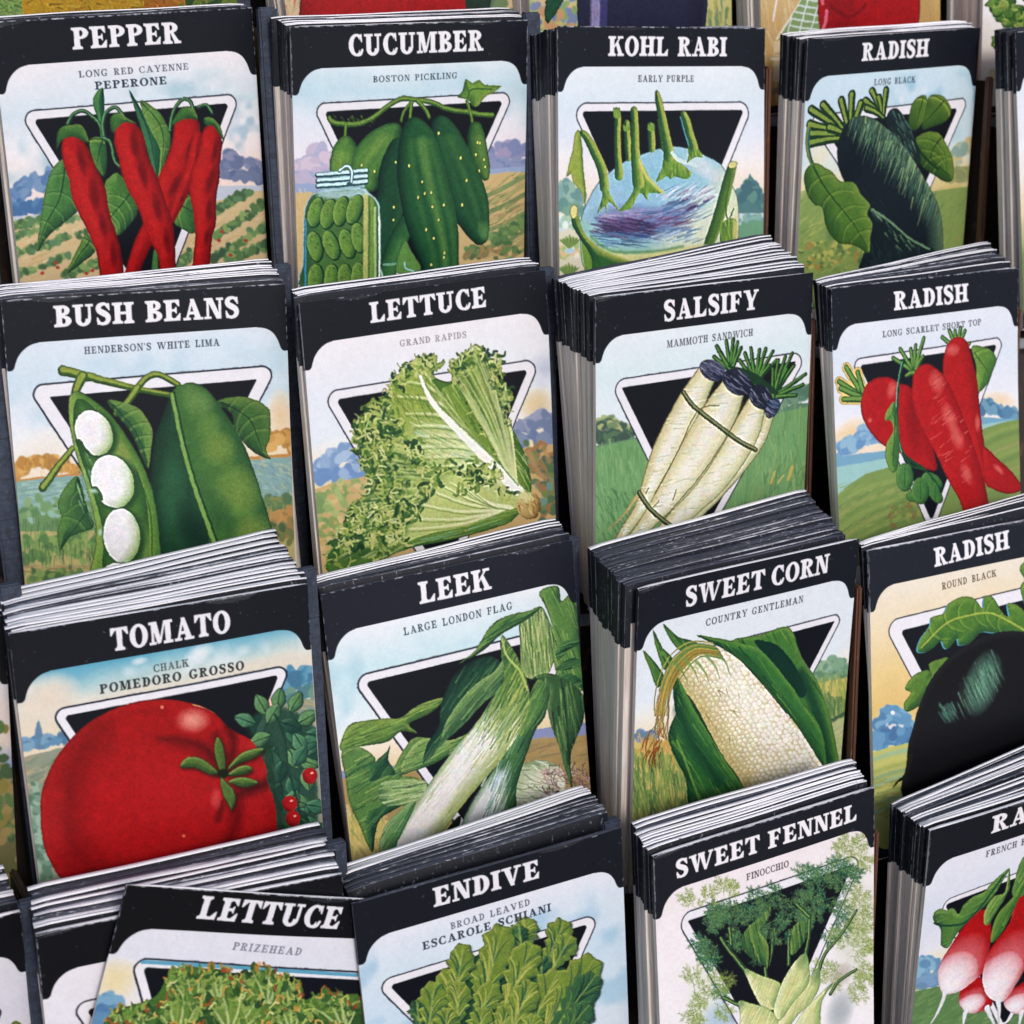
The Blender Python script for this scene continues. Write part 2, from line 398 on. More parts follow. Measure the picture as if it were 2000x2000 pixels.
def header(sh, col=(19, 22, 30)):
    """black band with its two rounded tabs, printed over the head of the picture"""
    sh.rough(); keep = sh.layer; sh.layer = 0
    p = spline(np.array(PANEL_L), False, 6); q = spline(np.array(PANEL_R), False, 6)
    poly = [(-.05, -.05), (-.05, PANEL_L[0][1])]+[tuple(a) for a in p]+[tuple(a) for a in q]+[(1.05, PANEL_R[-1][1]), (1.05, -.05)]
    s = sh.poly(poly, col, smooth=False, local=True)
    r = sh.rng; W = sh.W                      # rubbed ink along the folds, specks of dust
    amt = (.05, .3, .9)[r.randint(3)]
    for _ in range(int(110*amt)):
        x = r.rand()*W; sh.stroke([(x, r.rand()*1.2), (x+r.uniform(1, 9), r.rand()*1.2)], r.uniform(.8, 2.0), (186, 190, 202), r.uniform(.2, .8), px=True)
    for _ in range(int(46*amt)):
        y = r.rand()*.25*W; e = 0 if r.rand() < .6 else W-1; sh.stroke([(e, y), (e, y+r.uniform(1, 7))], r.uniform(.8, 2.2), (176, 182, 196), r.uniform(.2, .7), px=True)
    for _ in range(26): sh.stroke([(q := r.rand(2)*(W, .16*W)), q+r.normal(size=2)*.8], r.uniform(.7, 1.5), (120, 136, 156), r.uniform(.2, .6), px=True)
    sh.layer = keep
    return s

def horizon(sh, ys, col):
    """fill everything below a trace polyline"""
    q = sh.m(ys)/NPX
    pts = [(-.1, q[0][1])]+[tuple(a) for a in q]+[(1.1, q[-1][1]), (1.1, 2), (-.1, 2)]
    return sh.poly(pts, col, smooth=False, local=True)

def treeline(sh, pts, r, cols, n, light=None):
    sh.dabs(pts, n, r, cols, spread=r*.8)
    if light: sh.dabs([(a, b-r*.4) for a, b in pts], n//2, r*.6, [light], spread=r*.8)

def crops(sh, lines, n, r, cols):
    for a, b in lines: sh.dabs([a, b], n, r, cols, spread=r*.9)

REDS = dict(m=(186, 26, 30), h=(206, 44, 42), d=(96, 10, 18))
def chili(sh, pts):
    s = sh.tube(pts, REDS['m'])
    sh.rim(s, (205, 38, 36), 60, .5, (-1, -.3)); sh.rim(s, REDS['d'], 70, .85, (1, .15)); sh.rim(s, (120, 14, 20), 20, .6)
    sh.within(s)
    for i in range(1, len(pts)-1):
        x, y, w = pts[i]; a = math.degrees(math.atan2(pts[i+1][1]-pts[i-1][1], pts[i+1][0]-pts[i-1][0]))
        sh.blob(x-w*.35, y, w*.9, w*.42, a, (212, 44, 42), .5)
        if i % 2: sh.blob(x+w*.35, y+w*.2, w*1.2, w*.35, a+12, (84, 6, 16), .75)
    sh.free(); return s

def art_pepper(sh):
    sh.ramp([(.15, (226, 222, 228)), (.32, (205, 218, 228)), (.45, (226, 222, 226)), (.62, (232, 212, 206)), (.8, (228, 212, 200))], .05)
    sh.clouds((150, 188, 202), .7, 55, .52, 4, .2, .6); sh.layer = 2
    sh.clouds((120, 165, 195), .5, 30, .6, 4, .3, .6, .8, 1)
    treeline(sh, [(60, 1340), (130, 1290), (220, 1220), (330, 1190)], 45, [(88, 128, 175), (70, 110, 160), (108, 140, 180)], 40)
    treeline(sh, [(60, 1420), (330, 1380)], 38, [(52, 96, 150), (70, 120, 170)], 40)
    treeline(sh, [(1490, 1130), (1560, 1070), (1620, 1100), (1700, 1110), (1760, 1140)], 42, [(100, 112, 150), (84, 98, 138), (120, 126, 160)], 34)
    treeline(sh, [(1480, 1190), (1760, 1190)], 36, [(74, 90, 130), (92, 106, 142)], 30)
    horizon(sh, [(0, 1460), (330, 1440), (900, 1380), (1480, 1250), (1800, 1250)], (178, 186, 204))
    horizon(sh, [(0, 1500), (500, 1440), (1400, 1370), (1680, 1290), (1800, 1280)], (204, 178, 130))
    sh.hatch(0, 1450, 1800, 1900, 260, -24, 110, 10, [(222, 196, 150), (186, 150, 92), (214, 170, 110), (228, 206, 170)], .6, 6)
    veg = [(62, 100, 52), (88, 128, 66), (44, 78, 44), (120, 150, 84), (70, 112, 70)]
    crops(sh, [((90, 1600), (540, 1450)), ((90, 1720), (560, 1560)), ((110, 1850), (700, 1640)), ((430, 1850), (700, 1760)), ((100, 1520), (300, 1470))], 46, 24, veg)
    crops(sh, [((1420, 1430), (1670, 1290)), ((1440, 1600), (1790, 1360)), ((1400, 1760), (1800, 1520)), ((1180, 1800), (1280, 1720)), ((1500, 1760), (1800, 1640))], 60, 26, veg+[(36, 66, 44)])
    for x, y in [(370, 1770), (385, 1800), (580, 1840), (620, 1820), (280, 1840), (1490, 1560), (1470, 1620), (1650, 1620), (1550, 1720)]: sh.disc(x, y, 14, 12, 0, (168, 44, 34))
    emblem(sh, [(200, 742), (1540, 632)], [(155, 815), (350, 1128)], [(1598, 690), (1488, 985)], .034, .038)
    sh.layer = 4
    L = sh.leaf
    L([(415, 1075), (345, 1150), (300, 1290), (270, 1480), (247, 1690), (330, 1580), (440, 1490), (525, 1400), (500, 1250), (460, 1130)], (68, 116, 62), GDK, (120, 160, 90), [(440, 1110), (400, 1330), (300, 1520), (250, 1680)], 5, dirn=(.6, 1))
    L([(600, 950), (690, 930), (720, 1050), (700, 1190), (640, 1110)], (60, 108, 58), GDK, GLT, [(690, 940), (650, 1090)], 3)
    L([(800, 1168), (730, 1200), (703, 1260), (720, 1450), (755, 1540), (800, 1582), (880, 1500), (925, 1415), (880, 1300)], (70, 118, 56), GDK, (140, 170, 90), [(880, 1300), (760, 1440), (735, 1470)], 4)
    L([(1240, 1290), (1170, 1480), (1220, 1540), (1310, 1565), (1300, 1390)], (66, 112, 58), GDK, GLT, [(1210, 1380), (1300, 1430)], 2)
    L([(580, 1570), (530, 1650), (450, 1835), (560, 1760), (640, 1680)], (74, 118, 62), GDK, GLT, [(600, 1620), (460, 1825)], 2)
    sh.poly([(1030, 1700), (1020, 1860), (1060, 1860), (1055, 1690)], (70, 120, 66))
    L([(870, 608), (900, 720), (945, 860), (985, 1000), (1055, 1225), (1078, 1000), (1020, 850), (950, 740)], (46, 96, 62), (14, 50, 48), (80, 140, 96), [(875, 620), (1000, 900), (1055, 1210)], 0)
    L([(940, 680), (1040, 730), (1110, 820), (1145, 950), (1100, 1110), (1060, 1215), (1075, 1010), (1000, 860)], (92, 132, 66), (36, 76, 44), (142, 164, 90), [(950, 690), (1090, 880), (1075, 1190)], 3)
    L([(690, 590), (640, 640), (628, 710), (660, 800), (682, 845), (702, 760), (700, 660)], (52, 108, 66), (16, 52, 50), (110, 160, 80), [(690, 600), (682, 830)], 0)
    for p in ([(455, 835), (495, 770), (560, 748), (620, 785), (672, 845), (690, 930)], [(702, 925), (688, 850), (708, 770), (770, 722), (815, 760), (850, 815)], [(1140, 880), (1160, 760), (1220, 672), (1275, 680), (1300, 745)], [(1330, 722), (1385, 708), (1425, 760)], [(700, 930), (740, 960), (770, 1080), (800, 1120)]):
        sh.stroke(p, 26, (30, 70, 54)); sh.stroke([(a-3, b-4) for a, b in p], 11, (104, 150, 96), .9)
    chili(sh, [(1255, 870, 95), (1245, 980, 100), (1200, 1100, 92), (1140, 1230, 90), (1090, 1380, 85), (1020, 1530, 70), (950, 1660, 60), (880, 1850, 48)])
    chili(sh, [(1325, 920, 38), (1310, 1040, 45), (1270, 1180, 46), (1210, 1330, 42), (1150, 1480, 28)])
    chili(sh, [(1420, 910, 70), (1415, 1000, 80), (1395, 1100, 88), (1375, 1200, 104), (1365, 1300, 98), (1372, 1400, 84), (1378, 1500, 78), (1370, 1580, 62), (1360, 1700, 62), (1345, 1860, 66)])
    chili(sh, [(490, 985, 76), (515, 1060, 95), (560, 1180, 100), (592, 1290, 116), (625, 1400, 104), (660, 1500, 90), (700, 1600, 86), (730, 1700, 84), (755, 1880, 84)])
    chili(sh, [(845, 880, 72), (868, 950, 104), (892, 1050, 100), (920, 1150, 106), (965, 1250, 108), (1020, 1380, 98), (1060, 1500, 102), (1090, 1600, 86), (1118, 1700, 64), (1130, 1850, 58)])
    for q in ([(470, 845), (540, 840), (582, 900), (592, 965), (520, 930), (465, 920), (405, 955), (380, 1010), (385, 900), (425, 850)], [(740, 800), (790, 760), (850, 795), (915, 835), (830, 826), (785, 870), (752, 895)], [(1180, 780), (1230, 718), (1295, 730), (1325, 805), (1240, 800), (1155, 845)], [(1370, 795), (1430, 795), (1482, 860), (1495, 940), (1430, 850), (1380, 845)]):
        s = sh.poly(q, (60, 104, 50)); sh.rim(s, GDK, 40, .8, (-.6, 1)); sh.rim(s, (136, 160, 80), 30, .6, (.7, -1))
    sh.layer = 2; header(sh)
    lettering(sh, 'PEPPER', (490, 335), (1218, 290), 148, (226, 224, 230))
    lettering(sh, 'LONG RED CAYENNE', (532, 525), (1268, 468), 46, (66, 72, 84), .15, .075, 3, .14, .9, .45)
    lettering(sh, 'PEPERONE', (640, 605), (1122, 567), 54, (40, 56, 72), .18, .08, 3, .12)

def cuke(sh, pts, base=(38, 84, 50), hi=(104, 144, 70), lo=(12, 40, 34), side=-1, warts=0, stripes=True):
    s = sh.tube(pts, base)
    sh.rim(s, lo, 70, .85, (-side, .2)); sh.rim(s, lo, 26, .55); sh.rim(s, (66, 110, 58), 60, .4, (side, -.4))
    sh.within(s)
    if stripes:
        for o, w, a in ((.25*side, .42, .6), (-.28*side, .2, .3), (.66*side, .18, .35)):
            sh.stroke([(x+w_*o, y) for x, y, w_ in pts[1:]], pts[len(pts)//2][2]*w, hi, a, soft=10, w1=pts[-1][2]*w*.6)
    r = sh.rng
    for _ in range(warts):
        i = r.randint(1, len(pts)-1); x, y, w = pts[i]; xx = x+r.uniform(-.6, .6)*w; yy = y+r.uniform(-60, 60)
        sh.disc(xx, yy, 8, 15, 10, (26, 62, 34)); sh.disc(xx-2, yy-2, 6, 11, 10, (212, 208, 120))
    sh.free(); return s

def art_cucumber(sh):
    sh.ramp([(.15, (214, 224, 232)), (.25, (192, 216, 228)), (.34, (214, 220, 230)), (.5, (228, 220, 228)), (.66, (224, 206, 214)), (.8, (200, 196, 214))], .04); sh.layer = 2
    sh.clouds((160, 200, 215), .6, 60, .5, 4, .15, .45)
    treeline(sh, [(250, 1150), (340, 1110), (420, 1020), (480, 1060), (520, 1120)], 44, [(186, 172, 198), (164, 166, 198), (200, 184, 204)], 50)
    treeline(sh, [(250, 1220), (520, 1180)], 48, [(150, 160, 198), (176, 166, 194)], 50)
    treeline(sh, [(1580, 1060), (1640, 1030), (1700, 990), (1760, 1000), (1830, 1010)], 40, [(128, 132, 174), (148, 138, 176), (112, 124, 170)], 44)
    treeline(sh, [(1570, 1120), (1830, 1120)], 40, [(104, 124, 172), (128, 138, 178)], 40)
    horizon(sh, [(240, 1240), (700, 1230), (1560, 1140), (1830, 1120)], (140, 160, 200))
    horizon(sh, [(240, 1300), (560, 1290), (1540, 1180), (1700, 1160), (1830, 1160)], (206, 176, 118))
    sh.hatch(250, 1300, 340, 1900, 60, 80, 70, 8, [(226, 200, 140), (190, 154, 84), (214, 184, 120)], .5)
    for k in range(9):
        y = 1230+k*62
        sh.stroke([(1560, y+90-k*4), (1700, y+20), (1840, y-60)], 34-k, [(84, 122, 70), (150, 150, 90), (66, 100, 56), (176, 150, 100)][k % 4], .8)
    sh.hatch(1560, 1170, 1830, 1700, 150, -32, 70, 9, [(70, 106, 56), (112, 134, 70), (186, 160, 104), (56, 88, 50), (140, 110, 70)], .7, 10)
    sh.dabs([(1600, 1620), (1700, 1560), (1800, 1480)], 60, 26, [(70, 110, 58), (52, 90, 48), (98, 132, 70)], spread=40)
    sh.dabs([(1440, 1700), (1560, 1690), (1780, 1700)], 60, 22, [(80, 118, 60), (120, 110, 66), (150, 118, 72), (58, 84, 48)], spread=40)
    emblem(sh, [(440, 690), (1650, 620)], [(390, 750), (505, 990)], [(1710, 690), (1570, 1015)], .034, .038)
    sh.layer = 4
    # vine and leaf
    for p, w in (([(490, 795), (520, 825), (640, 838), (760, 805), (860, 730), (960, 668), (1060, 670), (1180, 690), (1290, 735), (1420, 752), (1500, 770), (1590, 775)], 34), ([(1035, 690), (990, 750), (972, 815)], 22), ([(1042, 690), (1030, 790)], 26), ([(1080, 680), (1130, 730), (1160, 790)], 28), ([(600, 840), (596, 915)], 22), ([(1415, 680), (1440, 760), (1452, 820)], 24)):
        sh.stroke(p, w, (56, 96, 46)); sh.stroke([(a, b-5) for a, b in p], w*.5, (122, 152, 70), .9)
    sh.hatch(490, 790, 800, 850, 30, 70, 26, 7, [(104, 136, 62), (70, 110, 50)], .9, 30)
    s = sh.poly([(1405, 530), (1450, 560), (1500, 535), (1530, 572), (1650, 580), (1590, 625), (1530, 660), (1490, 715), (1450, 712), (1425, 670), (1350, 655), (1385, 610)], (112, 148, 66), k=2)
    sh.rim(s, (40, 84, 46), 60, .8, (-1, .3)); sh.rim(s, (170, 186, 96), 30, .6, (1, .5)); sh.stroke([(1420, 660), (1450, 600), (1580, 600)], 9, (50, 90, 44)); sh.stroke([(1430, 640), (1410, 560)], 7, (50, 90, 44))
    cuke(sh, [(600, 980, 62), (595, 1040, 92), (585, 1110, 92), (580, 1190, 84)], (88, 130, 62), (142, 168, 84), (30, 68, 44), -1)
    cuke(sh, [(930, 880, 50), (880, 930, 90), (800, 1040, 135), (745, 1140, 110), (770, 1230, 60)], (70, 116, 58), (132, 162, 80), (20, 54, 40), -1, 2)
    cuke(sh, [(955, 1010, 80), (930, 1150, 110), (905, 1300, 100), (880, 1450, 110), (860, 1600, 90), (850, 1850, 80)], (26, 66, 46), (58, 100, 60), (10, 36, 34), 1, 5, False)
    cuke(sh, [(1010, 1500, 50), (960, 1620, 70), (900, 1780, 70), (860, 1920, 70)], (44, 94, 56), (90, 136, 74), (14, 46, 36), 1, 0)
    sh.poly([(1000, 1630), (950, 1840), (1110, 1820), (1050, 1700)], (96, 142, 74))
    sh.stroke([(1000, 1770), (1010, 1810), (1060, 1825)], 10, (150, 200, 205)); sh.stroke([(865, 1785), (940, 1780)], 16, (130, 180, 160), .7)
    cuke(sh, [(1475, 870, 50), (1480, 930, 66), (1500, 1050, 70), (1530, 1140, 52), (1545, 1190, 28)], (66, 106, 52), (122, 150, 74), (20, 56, 40), 1, 6)
    cuke(sh, [(1240, 850, 70), (1270, 930, 105), (1330, 1080, 130), (1390, 1240, 142), (1440, 1380, 140), (1480, 1500, 105), (1510, 1590, 64)], (30, 74, 48), (66, 110, 62), (10, 38, 34), 1, 5)
    sh.blob(1540, 1560, 90, 60, 60, (120, 160, 96), .5)
    cuke(sh, [(1060, 870, 78), (1080, 960, 130), (1100, 1120, 168), (1130, 1280, 180), (1170, 1440, 185), (1210, 1600, 170), (1240, 1750, 140), (1255, 1930, 130)], (30, 78, 48), (112, 150, 74), (8, 36, 32), 1, 13)
    # pickle jar
    s = sh.poly([(430, 1290), (360, 1340), (330, 1430), (322, 1600), (322, 1780), (322, 1960), (835, 1960), (834, 1800), (834, 1640), (832, 1480), (815, 1360), (750, 1300), (700, 1270)], (70, 108, 58), k=3, edge=(176, 206, 216), ew=2.6, ea=1)
    sh.within(s)
    sh.rim(s, (30, 64, 46), 120, .6, (-1, 0)); sh.stroke([(440, 1300), (560, 1310), (740, 1290)], 60, (176, 206, 218), .8, soft=8)
    for x, y, a in [(400, 1430, 14), (485, 1440, 14), (570, 1420, 12), (660, 1410, 16), (395, 1660, -12), (505, 1650, -18), (612, 1640, -14), (690, 1600, -8), (400, 1880, 4), (508, 1880, 2), (600, 1880, -4), (690, 1870, 0)]:
        sh.disc(x+6, y+4, 56, 108, a, (22, 54, 36)); q = sh.disc(x, y, 48, 100, a, (104, 142, 66)); sh.rim(q, (38, 80, 46), 40, .9, (1, .6)); sh.rim(q, (160, 184, 104), 24, .5, (-1, -.6))
        sh.hatch(x-25, y-70, x+25, y+20, 9, 40, 16, 5, [(40, 76, 40)], .7, 40)
    sh.stroke([(735, 1320), (740, 1500), (738, 1950)], 34, (226, 214, 130), .75, soft=3); sh.stroke([(775, 1340), (785, 1480), (780, 1950)], 30, (120, 156, 80), .9, soft=3); sh.stroke([(800, 1400), (805, 1950)], 16, (196, 214, 150), .7, soft=2)
    sh.free()
    sh.stroke([(335, 1480), (335, 1950)], 12, (60, 150, 190)); sh.stroke([(828, 1460), (834, 1950)], 9, (214, 226, 236))
    sh.poly([(425, 1170), (430, 1280), (728, 1262), (725, 1170)], (140, 176, 186), smooth=False)
    for y in (1165, 1205, 1240): sh.stroke([(415, y+15), (560, y+4), (740, y-14)], 34, (40, 74, 84)); sh.stroke([(415, y+9), (560, y-2), (740, y-20)], 20, (186, 214, 224))
    sh.stroke([(560, 1150), (610, 1118), (640, 1150), (640, 1225), (618, 1240)], 26, (50, 82, 92)); sh.stroke([(560, 1146), (610, 1116), (642, 1150), (642, 1225)], 13, (190, 214, 222))
    sh.layer = 2; header(sh)
    lettering(sh, 'CUCUMBER', (620, 378), (1522, 340), 146, (226, 224, 230))
    lettering(sh, 'BOSTON PICKLING', (782, 555), (1350, 528), 43, (50, 62, 74), .15, .07, 3, .14, .9, .25)

def art_kohlrabi(sh):
    sh.ramp([(.15, (218, 224, 230)), (.3, (208, 220, 230)), (.42, (212, 218, 230)), (.56, (226, 220, 218)), (.7, (232, 214, 194)), (.85, (230, 206, 176))], .05); sh.layer = 2
    sh.clouds((176, 200, 224), .5, 60, .5, 4, .2, .55, .6, 1)
    treeline(sh, [(260, 1300), (290, 1240), (340, 1330), (400, 1340)], 40, [(110, 150, 150), (86, 130, 128), (130, 166, 150)], 40)
    sh.poly([(1530, 1170), (1590, 1290), (1630, 1440), (1440, 1440), (1460, 1300), (1500, 1260)], (58, 104, 108), k=2)
    treeline(sh, [(1460, 1330), (1530, 1250), (1620, 1390)], 34, [(52, 98, 104), (76, 124, 116), (44, 86, 98)], 60)
    treeline(sh, [(250, 1400), (450, 1430)], 36, [(80, 128, 122), (100, 146, 128)], 40)
    horizon(sh, [(240, 1460), (460, 1465), (1440, 1440), (1640, 1435)], (188, 206, 214))
    sh.dabs([(1470, 1480), (1620, 1480)], 16, 30, [(120, 162, 150), (96, 146, 146)], spread=30); sh.dabs([(1450, 1560), (1620, 1540)], 30, 30, [(80, 136, 120), (104, 156, 130)], spread=40)
    horizon(sh, [(240, 1560), (420, 1540), (1440, 1580), (1640, 1560)], (206, 200, 176))
    sh.dabs([(260, 1500), (400, 1520)], 18, 20, [(220, 200, 160), (150, 186, 160), (214, 226, 224)], spread=36)
    sh.poly([(1440, 1530), (1640, 1500), (1640, 1700), (1440, 1700)], (88, 142, 108))
    sh.dabs([(260, 1700), (420, 1690)], 24, 26, [(206, 196, 120), (226, 190, 140), (150, 180, 110), (220, 218, 200)], spread=60)
    for x, y in [(320, 1640), (310, 1830), (420, 1870)]:
        for a in range(7): sh.leaf([(x, y+40), (x-60+a*20-8, y-20), (x-62+a*21, y-62+abs(a-3)*12), (x-46+a*20, y-24)], (92, 128, 52), (40, 78, 34), (150, 170, 80))
        sh.disc(x, y+50, 38, 18, 0, (170, 200, 214))
    emblem(sh, [(420, 690), (1490, 683)], [(348, 770), (395, 870)], [(1538, 760), (1405, 1090)], .034, .05)
    sh.layer = 4
    # hanging torn leaf
    s = sh.poly([(395, 890), (355, 900), (340, 1010), (295, 1190), (330, 1170), (345, 1230), (400, 1290), (430, 1400), (428, 1260), (415, 1120)], (150, 168, 76), k=2); sh.rim(s, (186, 192, 100), 40, .6, (-1, 0)); sh.rim(s, (86, 120, 56), 30, .7, (1, .3))
    # body
    body = sh.poly([(560, 1190), (700, 1090), (820, 1040), (950, 1000), (1080, 990), (1220, 1040), (1340, 1110), (1400, 1220), (1445, 1340), (1455, 1500), (1440, 1650), (1380, 1760), (1200, 1880), (900, 1950), (560, 1920), (420, 1800), (395, 1640), (400, 1480), (440, 1370), (480, 1290)], (156, 194, 212), edge=(60, 90, 80))
    sh.within(body)
    sh.rim(body, (120, 168, 88), 330, .95, (-.35, .9)); sh.rim(body, (222, 214, 164), 260, .95, (.9, .5)); sh.rim(body, (226, 218, 176), 130, .75, (0, 1))
    sh.blob(1180, 1560, 420, 230, -30, (222, 220, 190), .8); sh.blob(900, 1240, 420, 220, -10, (140, 190, 214), .8); sh.blob(700, 1380, 300, 120, 10, (150, 186, 216), .8)
    sh.blob(1230, 1130, 180, 70, 30, (222, 214, 214), .6)
    sh.blob(800, 1490, 420, 120, 6, (96, 104, 152), .8); sh.blob(740, 1540, 260, 80, 8, (66, 54, 92), .85); sh.blob(1000, 1450, 260, 70, -10, (120, 120, 166), .6)
    pur = [(70, 52, 92), (96, 76, 120), (52, 44, 78), (120, 100, 150), (110, 60, 96)]; blu = [(60, 110, 160), (96, 150, 196), (130, 176, 212), (40, 80, 130)]
    sh.hatch(520, 1460, 900, 1600, 150, 12, 120, 9, pur, .42, 8); sh.hatch(600, 1400, 1000, 1480, 60, 6, 110, 10, [(190, 170, 190), (150, 130, 170), (120, 130, 180)], .4, 8)
    sh.hatch(820, 1420, 1130, 1560, 90, -12, 130, 9, pur+blu, .42, 7); sh.hatch(980, 1270, 1260, 1480, 90, -26, 130, 9, blu+pur[:3], .42, 6)
    sh.hatch(540, 1570, 900, 1660, 70, 9, 140, 8, blu+[(44, 56, 92)], .5, 6); sh.hatch(900, 1540, 1200, 1620, 50, -16, 110, 8, blu+[(206, 216, 220)], .45, 6)
    sh.hatch(930, 1450, 1160, 1510, 9, -18, 90, 8, [(110, 40, 72), (126, 50, 84)], .5, 6); sh.hatch(560, 1480, 880, 1580, 26, 10, 120, 9, [(46, 36, 66), (54, 44, 76)], .7, 6)
    for x, y in [(1110, 1340), (1150, 1400), (1260, 1340), (1090, 1300)]: sh.disc(x, y, 44, 11, -28, (70, 56, 96), soft=3)
    sh.hatch(960, 1260, 1330, 1330, 40, -35, 120, 10, [(206, 222, 230), (226, 214, 214)], .5, 10)
    sh.free()
    GK = (30, 66, 42); GY = (200, 196, 100)
    def stalk(pts, base, foot=True):
        s = sh.tube(pts, base); sh.rim(s, GK, 52, 1.0, (-1, .1), .7); sh.rim(s, GY, 30, 1.0, (1, -.1), .7); return s
    for pts in ([(640, 740, 16), (650, 780, 22), (648, 950, 24), (655, 1100, 26), (660, 1180, 34)], [(712, 830, 20), (718, 950, 24), (726, 1065, 22)], [(875, 850, 24), (882, 920, 26), (885, 1000, 26)], [(930, 815, 12), (950, 930, 14), (960, 1000, 14)]): stalk(pts, (104, 144, 66))
    for x in (632, 700, 868): sh.poly([(x-12, 720 if x == 632 else 835), (x+6, 740 if x == 632 else 850), (x+30, 722 if x == 632 else 830), (x+34, 790 if x == 632 else 880), (x-10, 790 if x == 632 else 880)], (122, 156, 72), k=2)
    def foot(pts): 
        s = sh.poly(pts, (112, 152, 62), k=3); sh.rim(s, (52, 96, 50), 46, .85, (-1, .2)); sh.rim(s, (196, 198, 110), 40, .7, (1, -.3))
        sh.within(s); xs = [p[0] for p in pts]; ys = [p[1] for p in pts]; sh.hatch(min(xs), min(ys), max(xs), max(ys), 26, 84, 120, 9, [(70, 116, 56), (160, 180, 84), (50, 90, 50)], .6, 16); sh.free()
    foot([(970, 1030), (950, 1130), (910, 1230), (980, 1190), (1010, 1210), (1040, 1190), (1110, 1210), (1150, 1165), (1060, 1080), (1020, 1030)])
    stalk([(915, 625, 14), (930, 690, 26), (965, 850, 30), (990, 980, 34), (1000, 1050, 40)], (96, 138, 62))
    sh.stroke([(1020, 1030), (1070, 1080), (1180, 1115)], 24, (196, 212, 214), .9)
    foot([(1130, 970), (1128, 1050), (1120, 1100), (1170, 1060), (1225, 1060), (1190, 1000)])
    stalk([(1095, 770, 22), (1120, 830, 28), (1145, 930, 30), (1165, 990, 32)], (104, 146, 66)); sh.stroke([(1075, 790), (1130, 980)], 10, (90, 160, 180))
    foot([(745, 1150), (755, 1280), (700, 1370), (655, 1420), (740, 1405), (800, 1300), (850, 1350), (862, 1300), (950, 1300), (870, 1200), (820, 1110)])
    stalk([(760, 745, 26), (768, 850, 28), (770, 1000, 32), (780, 1130, 38), (790, 1230, 44)], (104, 146, 64))
    sh.stroke([(800, 1080), (850, 1190), (960, 1300)], 20, (206, 206, 120), .9)
    foot([(540, 1200), (545, 1320), (510, 1440), (560, 1390), (570, 1440), (590, 1360), (660, 1420), (590, 1290), (580, 1190)])
    stalk([(405, 895, 18), (440, 930, 26), (500, 1040, 32), (545, 1150, 34), (560, 1260, 34)], (100, 140, 62))
    s = sh.tube([(1415, 1120, 34), (1390, 1210, 40), (1350, 1370, 44), (1300, 1530, 44), (1240, 1680, 36)], (74, 112, 50)); sh.rim(s, (20, 52, 36), 46, .95, (-1, .2)); sh.rim(s, (176, 186, 90), 24, .8, (1, 0)); sh.disc(1420, 1108, 32, 22, -20, (214, 206, 140))
    sh.stroke([(1400, 1200), (1370, 1380), (1385, 1480), (1420, 1410)], 12, (60, 96, 48)); foot([(1350, 1500), (1330, 1650), (1420, 1660), (1440, 1480)])
    sh.blob(1430, 1560, 26, 110, 0, (222, 206, 130), .8)
    # lower leaf stalks
    s = sh.poly([(405, 1600), (410, 1720), (450, 1860), (520, 1860), (480, 1700), (430, 1620)], (112, 148, 62)); sh.rim(s, (60, 100, 52), 40, .8, (1, .2))
    s = sh.poly([(340, 1450), (380, 1450), (430, 1580), (560, 1690), (700, 1740), (800, 1765), (640, 1850), (480, 1880), (470, 1740), (400, 1620), (340, 1520)], (50, 96, 50)); sh.rim(s, (196, 196, 96), 46, .95, (.5, -1)); sh.rim(s, (18, 52, 40), 70, .8, (-.6, 1))
    s = sh.poly([(560, 1680), (700, 1712), (900, 1700), (1060, 1672), (1240, 1650), (1300, 1700), (1100, 1800), (900, 1800), (780, 1770), (680, 1740)], (214, 212, 150), soft=5); sh.stroke([(470, 1600), (600, 1690), (760, 1700), (930, 1690), (1080, 1660)], 16, (88, 140, 84), .7, soft=4); sh.disc(350, 1425, 26, 48, 8, (226, 214, 140), edge=(120, 120, 50))
    sh.layer = 2; header(sh)
    lettering(sh, 'KOHL RABI', (580, 377), (1383, 379), 134, (226, 224, 230))
    lettering(sh, 'EARLY PURPLE', (785, 552), (1163, 551), 45, (52, 52, 60), .15, .075, 3, .13, .95, .2)

